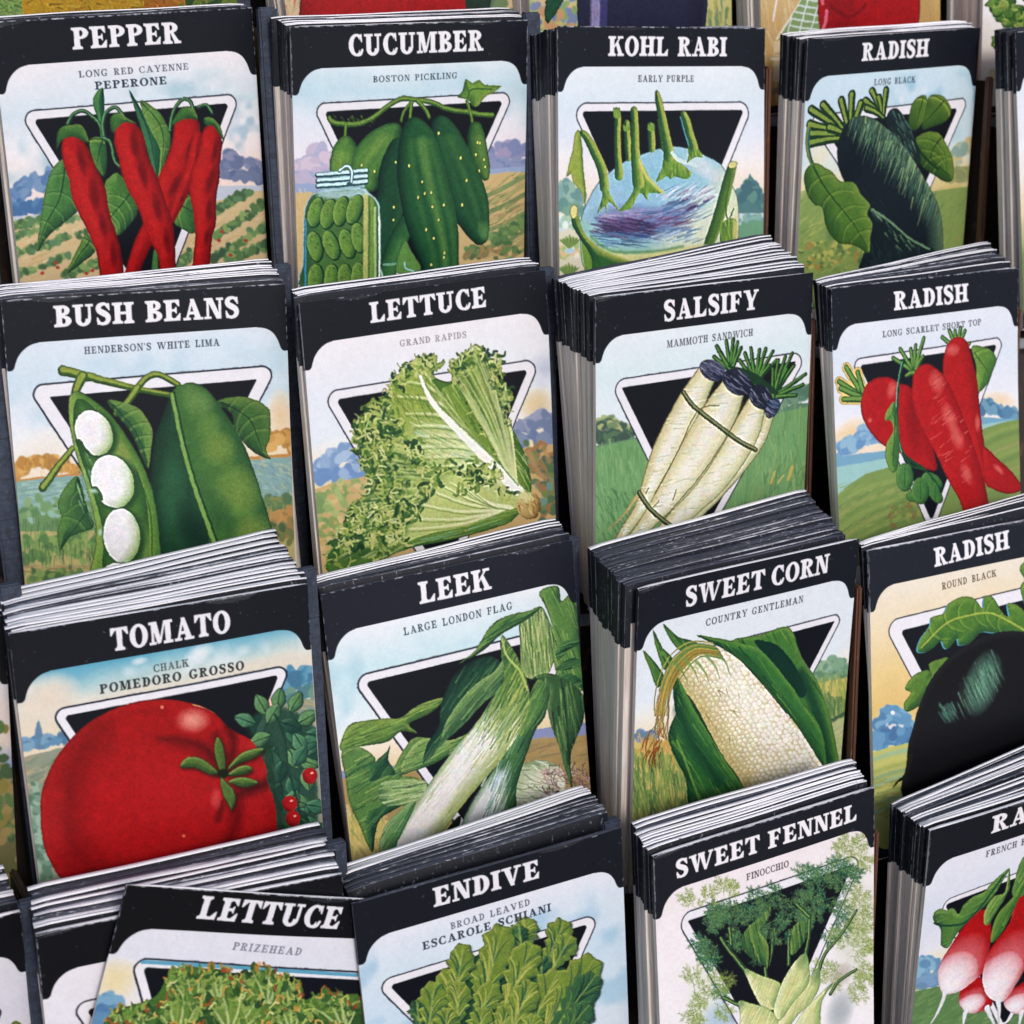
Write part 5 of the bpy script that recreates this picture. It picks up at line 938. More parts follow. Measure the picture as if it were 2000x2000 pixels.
def foot(sh, col=(26, 29, 40)):
    """black border with rounded corners along the foot of the picture"""
    keep = sh.layer; sh.layer = 0; n = 8; b = 1.246; r = .06
    p = [(-.05, b-r)]+[(r-r*math.cos(t), b-r+r*math.sin(t)) for t in np.linspace(0, math.pi/2, n)]+[(1-r+r*math.sin(t), b-r+r*math.cos(t)) for t in np.linspace(0, math.pi/2, n)]+[(1.05, b-r), (1.05, 1.4), (-.05, 1.4)]
    sh.poly(p, col, smooth=False, local=True); sh.layer = keep

def art_corn(sh):
    sh.ramp([(.15, (216, 222, 230)), (.45, (214, 222, 230)), (.6, (230, 216, 196)), (.75, (222, 206, 160))], .05); sh.layer = 2
    treeline(sh, [(1390, 1100), (1440, 1060), (1510, 1030), (1570, 1090)], 30, [(110, 150, 120), (86, 130, 106), (130, 164, 130)], 50); treeline(sh, [(1380, 1130), (1570, 1120)], 24, [(76, 116, 84), (100, 140, 100)], 40)
    treeline(sh, [(360, 1480), (400, 1450), (450, 1450)], 24, [(96, 120, 160), (80, 110, 130)], 20)
    horizon(sh, [(330, 1500), (560, 1480), (1390, 1160), (1580, 1120)], (206, 186, 100))
    sh.hatch(1390, 1140, 1580, 1340, 140, 84, 60, 9, [(186, 180, 90), (110, 140, 60), (150, 160, 70), (70, 110, 50)], .6); sh.hatch(1430, 1240, 1580, 1380, 120, 84, 70, 9, [(70, 110, 56), (100, 136, 66), (50, 86, 46)], .7); sh.stroke([(1450, 1380), (1530, 1340), (1580, 1300)], 22, (40, 70, 50)); horizon(sh, [(1440, 1390), (1580, 1330)], None)
    sh.poly([(1450, 1400), (1580, 1330), (1580, 1700), (1480, 1700)], (166, 176, 120), smooth=False); sh.hatch(1450, 1400, 1580, 1600, 50, -40, 60, 8, [(206, 200, 150), (130, 146, 90)], .6)
    sh.hatch(340, 1480, 620, 1640, 190, 76, 70, 10, [(226, 170, 80), (206, 140, 60), (232, 196, 110), (170, 150, 70)], .7, 20); sh.hatch(340, 1580, 720, 1920, 380, 84, 100, 10, [(70, 110, 46), (104, 136, 56), (44, 80, 40), (130, 156, 66), (90, 126, 50)], .7, 16)
    emblem(sh, [(700, 962), (1500, 757)], [(560, 1010), (800, 1500)], [(1526, 800), (1372, 1100)], .03, .036, rin=.004)
    sh.layer = 4; D = (12, 44, 36); L = (120, 156, 70)
    for p in ([(400, 968), (470, 1040), (520, 1120), (480, 1180), (440, 1080)], [(455, 850), (510, 950), (570, 1020), (520, 1080), (480, 970)], [(515, 818), (600, 890), (710, 925), (640, 980), (570, 930)]): blade(sh, p, (58, 104, 56), D, L, 60, 30, (1, .4))
    blade(sh, [(905, 915), (1060, 880), (1200, 830), (1255, 870), (1300, 1000), (1390, 1140), (1462, 1330), (1512, 1580), (1520, 1700), (1440, 1690), (1400, 1560), (1280, 1400), (1130, 1220), (1000, 1060)], (66, 114, 54), D, (130, 160, 76), 58, 140, (-.3, 1))
    sh.poly([(1030, 910), (1150, 930), (1240, 1020), (1330, 1180), (1300, 1240), (1200, 1130), (1100, 1000)], (14, 46, 38)); sh.stroke([(1300, 1100), (1400, 1350), (1460, 1620)], 60, (16, 52, 40), .8, soft=12)
    sh.poly([(570, 1120), (620, 1080), (760, 1200), (860, 1400), (1000, 1600), (1080, 1850), (820, 1850), (640, 1560), (580, 1300)], (22, 58, 36))
    s = sh.poly([(590, 1150), (620, 1060), (700, 980), (820, 955), (920, 1000), (1030, 1110), (1150, 1250), (1280, 1410), (1405, 1580), (1440, 1700), (1300, 1850), (1000, 1850), (960, 1720), (860, 1580), (760, 1400), (680, 1250)], (214, 204, 164)); sh.within(s)
    ax = np.array([530., 750.]); ax /= np.hypot(*ax); nn = np.array([-ax[1], ax[0]]); o = np.array([740., 1000.])
    for i in range(-15, 16):
        for j in range(-3, 36):
            q = o+nn*(i*27+(sh.rng.rand()-.5)*11+4*math.sin(j*.7))+ax*(j*29+(i % 2)*14+(sh.rng.rand()-.5)*13)
            if not (560 < q[0] < 1450 and 950 < q[1] < 1860): continue
            t = np.clip((i+3)/16.0, 0, 1)     # towards the tan side kernels
            rr = 14.5*sh.rng.uniform(.8, 1.2)
            c = np.array((228, 222, 210))*(1-t)+np.array((208, 192, 136))*t+sh.rng.normal()*6
            sh.disc(q[0], q[1], rr*1.05, rr, 50, tuple(c), k=2, soft=1.4, edge=(150, 130, 84), ea=.10+.5*t, ew=.9)
            sh.blob(q[0]-3, q[1]-4, rr*.75, rr*.65, 0, (234, 232, 226), .75)
    sh.blob(980, 1260, 90, 420, -36, (230, 228, 222), .45); sh.rim(s, (176, 156, 90), 110, .6, (-1, .3)); sh.free()
    sh.hatch(660, 1200, 960, 1720, 26, 52, 50, 5, [(120, 100, 50)], .6, 40)
    blade(sh, [(590, 1130), (592, 1300), (540, 1440), (570, 1560), (640, 1700), (690, 1900), (1010, 1900), (980, 1760), (880, 1620), (780, 1460), (680, 1290), (615, 1150)], (44, 94, 50), D, (110, 150, 66), 58, 120, (-1, .3)); sh.stroke([(600, 1300), (680, 1500), (830, 1720)], 50, (14, 50, 38), .7, soft=14); sh.stroke([(590, 1480), (660, 1660), (720, 1830)], 12, (110, 150, 70), .8)
    blade(sh, [(705, 880), (860, 905), (960, 930), (1060, 960), (1180, 1090), (1330, 1290), (1420, 1440), (1440, 1640), (1380, 1560), (1270, 1390), (1120, 1200), (1000, 1070), (900, 985), (800, 930)], (52, 104, 52), D, (120, 156, 70), 52, 120, (-.2, 1))
    # silk
    for k in range(80):
        r = sh.rng.normal(); e = sh.rng.rand()
        p = [(830+r*10, 975+r*14), (700+r*10, 965+r*12), (590+r*14, 1060+r*12), (525+r*15, 1200), (475+r*16+e*50, 1340), (430+e*110, 1420+e*60)]
        p = p[:3+sh.rng.randint(4)]
        sh.stroke(p, 9, [(96, 132, 62), (130, 150, 76), (70, 110, 54), (150, 156, 90)][sh.rng.randint(4)] if len(p) < 5 else [(170, 150, 76), (150, 120, 60), (190, 170, 90), (120, 130, 60), (180, 120, 60)][sh.rng.randint(5)], .75, w1=6)
    sh.hatch(400, 1440, 500, 1600, 26, 100, 110, 8, [(160, 80, 40), (180, 110, 60), (130, 60, 36)], .8, 14, .2)
    for x, y in [(700, 1100), (760, 1110), (820, 1080), (640, 1120), (880, 1060)]: sh.stroke([(x-60, y-80), (x-10, y-20), (x+16, y+50)], 16, (110, 146, 80), .7, w1=3)
    sh.layer = 2; header(sh, (22, 25, 34))
    lettering(sh, 'SWEET CORN', (640, 722), (1455, 520), 112, (224, 222, 229), gap=.3)
    lettering(sh, 'COUNTRY GENTLEMAN', (757, 830), (1310, 690), 40, (50, 50, 56), .15, .08, 3, .16, .95, .25)

def art_roundblack(sh):
    sh.ramp([(.15, (226, 218, 204)), (.3, (230, 214, 186)), (.5, (234, 208, 150)), (.65, (232, 198, 130)), (.8, (230, 210, 150))], .04); sh.layer = 2
    treeline(sh, [(240, 1390), (290, 1300), (350, 1340), (410, 1390)], 36, [(84, 140, 184), (64, 116, 164), (110, 160, 196)], 70); treeline(sh, [(215, 1480), (300, 1440), (420, 1420)], 40, [(66, 120, 168), (90, 144, 186), (54, 100, 150)], 60)
    sh.dabs([(266, 1382), (330, 1386), (376, 1380)], 9, 9, [(206, 206, 206), (190, 200, 210)], spread=8)
    sh.disc(315, 1305, 14, 12, 0, (220, 222, 226))
    horizon(sh, [(200, 1540), (300, 1510), (420, 1480)], (190, 188, 96)); horizon(sh, [(200, 1700), (420, 1640)], (176, 180, 90))
    for k in range(9): sh.stroke([(205, 1580+k*40), (300, 1550+k*38), (420, 1520+k*38)], 22, [(120, 166, 150), (196, 196, 106), (140, 160, 80), (100, 140, 110)][k % 4], .7, soft=5)
    sh.hatch(205, 1700, 420, 1920, 80, -16, 70, 12, [(130, 150, 70), (190, 180, 90), (150, 140, 60), (110, 130, 70)], .6)
    emblem(sh, [(345, 742), (1087, 560)], [(276, 830), (415, 1090)], [(1440, 560), (1060, 1500)], .055, .05)
    sh.layer = 4
    for p in ([(455, 930), (480, 860), (530, 790), (540, 740), (610, 718), (640, 660), (720, 620), (790, 630), (840, 690), (850, 625), (900, 622), (960, 720), (995, 732), (985, 660), (1045, 672), (1100, 740), (1120, 900), (980, 840), (880, 830), (830, 830), (760, 895), (700, 905), (690, 868), (640, 925), (610, 915), (595, 880), (540, 930), (480, 950)],):
        s = sh.poly([(a-8, b+4) for a, b in p], (90, 170, 196), k=3); sh.leaf(p, (78, 120, 50), (26, 66, 44), (150, 176, 80), [(480, 920), (620, 780), (760, 730), (900, 720), (1087, 820)], 6, dirn=(.3, 1), depth=60)
    sh.stroke([(480, 920), (620, 780), (760, 730), (900, 720), (1087, 820)], 10, (166, 180, 80), .9)
    s = sh.poly([(385, 1160), (440, 1080), (520, 1052), (545, 1085), (525, 1020), (580, 990), (640, 984), (600, 1100), (500, 1240), (400, 1300), (380, 1250), (420, 1190)], (84, 122, 52)); sh.rim(s, (20, 50, 34), 70, .85, (1, .8)); sh.rim(s, (150, 176, 84), 30, .6, (-1, -.5))
    s = sh.leaf([(1070, 430), (1130, 400), (1230, 470), (1280, 640), (1240, 820), (1140, 800), (1100, 700), (1072, 630), (1062, 560), (1085, 520), (1062, 470)], (78, 120, 50), (26, 66, 44), (150, 176, 80), [(1120, 440), (1190, 640), (1180, 820)], 4, edge=(80, 160, 180))
    s = sh.poly([(440, 1370), (460, 1290), (520, 1140), (610, 1010), (740, 910), (880, 840), (1040, 822), (1200, 860), (1380, 1000), (1460, 1200), (1440, 1500), (1300, 1800), (1000, 1980), (600, 1980), (375, 1800), (392, 1640), (405, 1500)], (14, 14, 18)); sh.rim(s, (40, 44, 48), 40, .5, (-.3, -1)); sh.within(s)
    sh.blob(835, 1130, 120, 180, 26, (92, 140, 118), .85, .8); sh.blob(645, 1305, 54, 60, 0, (70, 112, 96), .6)
    for k in range(150):
        t = sh.rng.rand(); x = 700+230*t+sh.rng.normal()*18; y = 1190-170*t+sh.rng.normal()*40+sh.rng.rand()*60
        sh.stroke([(x, y-40), (x+16, y), (x+36, y+44)], 9, [(110, 160, 132), (134, 176, 150), (50, 80, 70), (22, 34, 32)][sh.rng.randint(4)], .3, w1=3)
    sh.hatch(600, 1270, 690, 1350, 40, 60, 60, 8, [(90, 140, 118), (40, 60, 54)], .4); sh.free()
    sh.stroke([(420, 1560), (385, 1680), (345, 1710), (318, 1748)], 26, (24, 24, 18), w1=6)
    sh.layer = 2; header(sh, (24, 28, 38)); foot(sh)
    lettering(sh, 'RADISH', (555, 445), (1000, 335), 112, (226, 224, 230))
    lettering(sh, 'ROUND BLACK', (600, 580), (922, 500), 42, (80, 62, 52), .15, .08, 3, .13, .95, .2, gap=.7)

def art_prize(sh):
    sh.ramp([(.15, (214, 214, 224)), (.35, (208, 212, 224)), (.45, (222, 214, 206)), (.6, (230, 206, 160))], .05); sh.layer = 2
    sh.blob(600, 900, 140, 130, 0, (234, 214, 160), .8); treeline(sh, [(520, 1040), (560, 1000), (600, 1040)], 40, [(90, 140, 180), (110, 160, 196)], 30); treeline(sh, [(490, 1110), (600, 1090)], 44, [(80, 130, 174), (60, 110, 160)], 30)
    emblem(sh, [(720, 783), (1860, 855)], [(692, 840), (745, 1030)], [(2180, 960), (1800, 1700)], .034, .04, .006, ink=(30, 34, 44))
    sh.layer = 5; sh.stroke([(750, 808), (1300, 838), (1870, 878)], 20, (92, 164, 196), .95)
    sh.layer = 4
    G = [(66, 104, 46), (96, 130, 58), (120, 150, 70), (48, 84, 40), (140, 164, 84), (84, 120, 52)]; T = [(176, 70, 44), (216, 150, 70), (224, 190, 100), (150, 46, 36), (140, 90, 56)]
    sh.poly([(560, 1090), (700, 1030), (820, 980), (880, 880), (960, 830), (1080, 840), (1180, 850), (1250, 900), (1340, 850), (1430, 860), (1500, 900), (1580, 930), (1560, 1020), (1700, 960), (1800, 980), (1900, 1020), (1900, 1500), (500, 1500)], (70, 106, 48), k=3)
    CR = [(150, 168, 84), (206, 150, 76), (160, 80, 50), (176, 184, 100), (120, 150, 70), (214, 170, 96)]
    for b, arc, col in (((1250, 1500), [(900, 1000), (880, 900), (960, 840), (1060, 850), (1130, 900)], (84, 118, 54)), ((1300, 1500), [(1040, 920), (1100, 840), (1200, 850), (1230, 920)], (96, 128, 58)), ((1400, 1500), [(1230, 930), (1290, 850), (1380, 830), (1450, 870), (1500, 960)], (84, 118, 54)), ((1450, 1500), [(1420, 960), (1490, 890), (1570, 930), (1570, 1030)], (74, 108, 50)), ((1850, 1500), [(1600, 1060), (1660, 980), (1760, 960), (1830, 1010), (1900, 1010)], (90, 122, 56)), ((900, 1500), [(550, 1120), (620, 1050), (740, 1030), (830, 1060)], (88, 120, 56)),
                        ((1150, 1600), [(820, 1100), (850, 1000), (960, 980), (1060, 1010), (1120, 1080)], (104, 136, 62)), ((1300, 1600), [(1080, 1060), (1140, 980), (1260, 960), (1370, 1000), (1420, 1080)], (110, 140, 64)), ((1600, 1600), [(1400, 1080), (1460, 1010), (1560, 1020), (1640, 1100)], (96, 128, 58)), ((800, 1650), [(520, 1240), (600, 1150), (720, 1130), (840, 1180)], (104, 134, 62)), ((1100, 1700), [(820, 1230), (900, 1150), (1040, 1130), (1160, 1200)], (114, 142, 66)), ((1450, 1700), [(1150, 1220), (1260, 1130), (1400, 1130), (1520, 1200)], (108, 138, 62)), ((1800, 1700), [(1560, 1220), (1660, 1140), (1780, 1130), (1900, 1180)], (104, 134, 60))):
        b = (sum(p[0] for p in arc)/len(arc)+sh.rng.normal()*30, max(p[1] for p in arc)+110)
        sh.dabs([(b[0]-120, b[1]-40), (b[0]+120, b[1]-40)], 5, 60, [(44, 76, 40), (56, 90, 44)], spread=30)
        ruffle(sh, b, arc, col, (36, 66, 36), (160, 176, 98), CR, lobes=6, amp=22, veins=5, r0=.6)
        curl(sh, [(p[0], p[1]+24) for p in arc], 6, 16, 18, 24, [(84, 118, 54), (110, 140, 66), (130, 156, 78)], (34, 62, 36), (160, 176, 96))
    for x, y, r, c in [(1180, 850, 30, 0), (1210, 890, 22, 3), (1350, 830, 34, 1), (1465, 880, 26, 1), (1565, 930, 28, 1), (1555, 1050, 28, 1), (835, 1030, 20, 3), (1000, 950, 20, 1), (1490, 1050, 16, 0), (1860, 1040, 24, 3), (960, 850, 18, 4)]: sh.blob(x, y, r, r*.6, sh.rng.uniform(0, 180), T[c], .85)
    sh.hatch(860, 960, 1850, 1200, 60, 84, 80, 9, [(150, 172, 90), (50, 86, 40)], .3, 16)
    sh.layer = 2; header(sh, (15, 16, 20)); foot(sh)
    lettering(sh, 'LETTUCE', (1030, 580), (1772, 635), 118, (218, 216, 224))
    lettering(sh, 'PRIZEHEAD', (1215, 742), (1574, 772), 40, (110, 108, 124), .16, .09, 3, .16, .85, .25)

def endive_leaf(sh, base, tip, w, dark=False):
    b = np.array(base, float); t = np.array(tip, float); a = t-b; L = np.hypot(*a); a /= L; n = np.array([-a[1], a[0]]); r = sh.rng
    prof = [(0, .25), (.2, .3), (.4, .62), (.55, .8), (.7, 1.0), (.85, .85), (.95, .5)]
    def side(s):
        out = []
        for f, k in prof:
            out.append(b+a*L*f+n*s*w*.5*k*r.uniform(.85, 1.1)); out.append(b+a*L*(f+.06)+n*s*w*.5*k*r.uniform(.62, .85))
        return out
    pts = side(1)+[t]+side(-1)[::-1]
    cols = ((52, 90, 60), (16, 44, 46), (100, 130, 66)) if dark else ((112, 134, 58), (36, 76, 62), (182, 184, 98))
    s = sh.poly([tuple(p+np.array([7, 10])) for p in pts], (18, 34, 30), k=2, soft=4, alpha=.7); s = sh.poly([tuple(p) for p in pts], cols[0], k=2)
    if s is None: return
    sh.rim(s, cols[2], 26, .6, (-.5, -1)); sh.rim(s, cols[1], 34, .6, (.6, .8)); sh.within(s)
    for k in range(14):
        f = r.uniform(.15, .75); sg = r.choice([-1, 1]); p0 = b+a*L*f; p2 = b+a*L*min(f+.28, 1)+n*sg*w*.5*r.uniform(.3, 1); p1 = (p0+p2)/2+a*L*.06
        sh.stroke([p0, p1, p2], r.uniform(9, 18), cols[1] if r.rand() < .55 else cols[2], .65, w1=4, k=3)
    sh.stroke([b, b+a*L*.5, t], 22, (150, 166, 90), .8, w1=5, soft=3); sh.free()

def art_endive(sh):
    sh.ramp([(.15, (218, 220, 230)), (.3, (206, 218, 230)), (.5, (196, 214, 230)), (.7, (204, 216, 228))], .06); sh.layer = 2
    sh.clouds((160, 196, 222), .7, 55, .5, 4, .18, .9)
    emblem(sh, [(390, 1205), (1560, 845)], [(325, 1300), (500, 1475)], [(1630, 895), (1545, 1090)], .034, .042)
    sh.layer = 4
    sh.poly([(700, 2150), (560, 1700), (520, 1500), (640, 1300), (760, 1150), (900, 1080), (1060, 1000), (1180, 1010), (1300, 1060), (1420, 1150), (1560, 1200), (1580, 1400), (1560, 1700), (1420, 2150)], (36, 70, 46), k=3)
    for bx, by, tx, ty, w, d in [(720, 1500, 740, 1160, 200, False), (940, 1500, 960, 1100, 210, False), (1150, 1560, 1330, 1300, 210, False), (1000, 1600, 1150, 1300, 200, False), (1400, 1560, 1520, 1260, 180, True), (560, 1560, 540, 1350, 130, True), (1120, 1120, 1230, 852, 190, False), (1300, 1200, 1440, 865, 200, False), (1340, 1210, 1480, 960, 170, False), (1180, 1060, 1160, 900, 120, True), (760, 1420, 825, 1010, 190, False), (900, 1480, 1070, 900, 250, False), (600, 1640, 650, 1240, 200, False), (1280, 1320, 1310, 1080, 130, True), (1040, 1480, 1250, 1010, 240, False), (780, 1560, 800, 1240, 180, False), (860, 1600, 1010, 1250, 190, False), (1180, 1620, 1400, 1180, 240, False), (1240, 1640, 1625, 1095, 270, False), (1300, 1640, 1630, 1200, 220, True), (1000, 1660, 1110, 1380, 160, False), (1060, 1660, 1240, 1240, 200, False), (1340, 1680, 1590, 1380, 200, True), (700, 1680, 730, 1400, 170, False), (900, 1700, 940, 1400, 180, False), (1180, 1720, 1260, 1440, 170, False), (1420, 1740, 1560, 1480, 170, True), (560, 1720, 560, 1480, 150, True)]:
        endive_leaf(sh, (bx, by), (tx, ty), w, d)
    sh.layer = 2; header(sh, (22, 25, 33)); foot(sh)
    lettering(sh, 'ENDIVE', (645, 785), (1290, 605), 118, (222, 220, 228))
    lettering(sh, 'BROAD LEAVED', (748, 922), (1228, 772), 42, (70, 72, 90), .14, .075, 3, .16, .9, .3, gap=.5); lettering(sh, 'ESCAROLE SCHIANI', (578, 1047), (1357, 808), 50, (48, 56, 70), .18, .085, 3, .12, gap=.55)

def frond(sh, x, y, ang, L, cols, depth=3, w=6):
    r = sh.rng; a = math.radians(ang); x2, y2 = x+math.cos(a)*L, y+math.sin(a)*L
    sh.stroke([(x, y), ((x+x2)/2+r.normal()*L*.06, (y+y2)/2+r.normal()*L*.06), (x2, y2)], w, cols[r.randint(len(cols))], .8, w1=w*.5, k=2)
    if depth > 0:
        for f in (.35, .65, .95):
            for sg in (-1, 1): frond(sh, x+(x2-x)*f, y+(y2-y)*f, ang+sg*r.uniform(25, 60), L*r.uniform(.4, .6), cols, depth-1, w*.85)

def art_fennel(sh):
    sh.ramp([(.15, (224, 216, 220)), (.4, (226, 220, 224)), (.7, (224, 220, 224))], .05); sh.layer = 2; sh.keyline = .08
    sh.blob(1560, 1250, 190, 420, 0, (196, 198, 180), .6); sh.blob(540, 1650, 150, 200, 0, (200, 206, 190), .6); sh.blob(1530, 740, 150, 120, 0, (206, 208, 186), .5); sh.blob(1450, 1780, 120, 160, 10, (120, 134, 140), .6); sh.blob(640, 1830, 180, 150, 0, (150, 180, 206), .7); sh.blob(1450, 1540, 110, 90, 0, (150, 140, 130), .6); sh.blob(750, 1760, 60, 110, 0, (70, 90, 90), .6)
    emblem(sh, [(440, 1095), (1500, 735)], [(363, 1200), (650, 1690)], [(1578, 800), (1330, 1380)], .038, .05, rin=.004)
    sh.layer = 4
    Y = [(128, 152, 70), (110, 138, 62), (150, 168, 88), (172, 184, 108)]; T = [(60, 110, 80), (44, 90, 80), (96, 136, 80), (120, 150, 84), (30, 70, 66)]
    for x, y, a, L in [(560, 1240, -60, 120), (640, 1200, -110, 110), (720, 1200, -50, 130), (800, 1130, -20, 110), (520, 1180, 20, 90), (600, 1340, 200, 110), (640, 1500, 240, 110), (620, 1400, 140, 90), (660, 1560, 100, 90), (1080, 1000, -160, 100), (1180, 960, -60, 130), (1280, 960, -120, 130), (1360, 900, -60, 110), (1420, 960, -40, 130), (1340, 1060, 20, 130), (1260, 1080, -80, 120), (1420, 1100, 60, 120), (1340, 1200, 60, 110), (1300, 1160, 160, 100), (1030, 1220, -60, 90), (1040, 1300, -20, 80), (1120, 1060, 40, 90), (1440, 860, -80, 90), (560, 1460, -120, 80), (700, 1130, -160, 110), (850, 1080, -80, 100), (1220, 880, -10, 100), (1480, 800, 30, 90), (1400, 1010, 160, 110), (500, 1260, 70, 90), (660, 1300, 0, 80)]: frond(sh, x, y, a, L, T, 3)
    for _ in range(34):
        x, y = 520+sh.rng.rand()*960, 1230+sh.rng.normal()*30; y = y-(x-520)*.36+sh.rng.rand()*260*(1-abs(x-980)/520); frond(sh, x, y, sh.rng.uniform(0, 360), 80, [(50, 92, 74), (40, 76, 66), (90, 126, 76), (120, 146, 80)], 3, 4.5)
    for x, y, a, L in [(1440, 740, -60, 120), (1520, 700, -40, 110), (1560, 720, 40, 90), (1480, 760, -110, 90), (660, 1010, -90, 90), (700, 980, -60, 60), (480, 1080, -130, 90), (540, 1050, -80, 80), (1480, 1200, -50, 160), (1540, 1120, -70, 130), (1560, 1200, -10, 110), (1440, 1260, -30, 120), (1500, 1400, -40, 130), (1540, 1480, 20, 110), (1450, 1460, 120, 120), (1400, 1500, 190, 90), (1540, 1560, 70, 110), (1560, 1330, 0, 100), (470, 1640, -100, 110), (560, 1640, -60, 110), (520, 1700, 120, 120), (600, 1720, 40, 100), (470, 1760, 80, 100), (620, 1600, -20, 80), (1400, 1350, -80, 90), (600, 1660, 160, 100), (1600, 1450, 80, 110)]: frond(sh, x, y, a, L*1.05, Y, 3, 3.0); frond(sh, x+20, y+10, a+50, L*.6, Y, 2, 2.8)
    for p in ([(1560, 1100), (1450, 1270), (1350, 1390), (1310, 1500)], [(1560, 1500), (1440, 1580), (1390, 1660)], [(1240, 1140), (1235, 1280), (1210, 1420)], [(640, 1280), (720, 1390), (810, 1500)], [(700, 1210), (710, 1320)], [(660, 1680), (740, 1720), (790, 1740)], [(1150, 1050), (1240, 1140)], [(940, 1480), (950, 1560)], [(1100, 1280), (1100, 1460)]): sh.stroke(p, 22, (40, 70, 46), w1=30); sh.stroke([(a-3, b) for a, b in p], 8, (130, 156, 90), .9)
    blade(sh, [(780, 1275), (840, 1190), (920, 1130), (975, 1065), (950, 1160), (900, 1230), (960, 1330), (955, 1490), (920, 1450), (840, 1410), (790, 1350)], (76, 112, 60), (24, 56, 44), (150, 170, 84), 80, 60, (-.6, .6)); blade(sh, [(1110, 1345), (1130, 1210), (1200, 1168), (1215, 1280), (1160, 1370), (1120, 1400)], (76, 112, 60), (24, 56, 44), (140, 160, 84), 84, 36); blade(sh, [(975, 1400), (985, 1290), (1010, 1200), (1000, 1330), (970, 1470)], (60, 96, 54), (24, 56, 44), (130, 150, 80), 84, 20)
    hatch = [(206, 206, 140), (150, 176, 110), (222, 222, 190), (176, 190, 120)]
    for p in ([(800, 1488), (900, 1530), (1045, 1592), (1015, 1700), (1005, 1770), (920, 1745), (860, 1640)], [(765, 1705), (840, 1722), (970, 1765), (1070, 1880), (1060, 1960), (800, 1960), (775, 1800)], [(1400, 1595), (1325, 1725), (1300, 1960), (1120, 1960), (1200, 1790), (1320, 1660)], [(1300, 1488), (1315, 1600), (1255, 1720), (1155, 1820), (1060, 1960), (1000, 1960), (1090, 1740), (1200, 1610)], [(1205, 1385), (1242, 1490), (1232, 1600), (1135, 1720), (1050, 1835), (1003, 1785), (1030, 1660), (1090, 1520)]):
        s = sh.poly(p, (206, 208, 150), edge=(90, 120, 60), ea=.6); sh.rim(s, (110, 146, 84), 60, .8, (1, .2)); sh.rim(s, (228, 226, 206), 50, .7, (-1, -.3)); sh.within(s); x = [q[0] for q in p]; y = [q[1] for q in p]; sh.hatch(min(x), min(y), max(x), max(y), 40, 115, 200, 7, hatch, .5, 8); sh.blob(p[0][0], p[0][1], 60, 120, 20, (70, 110, 60), .6); sh.free()
    sh.layer = 2; header(sh, (23, 25, 33)); foot(sh)
    lettering(sh, 'SWEET FENNEL', (345, 885), (1558, 487), 122, (226, 222, 228), gap=.38)
    lettering(sh, 'FINOCCHIO', (815, 895), (1098, 800), 46, (62, 56, 60), .16, .085, 3, .1, .95, .15)

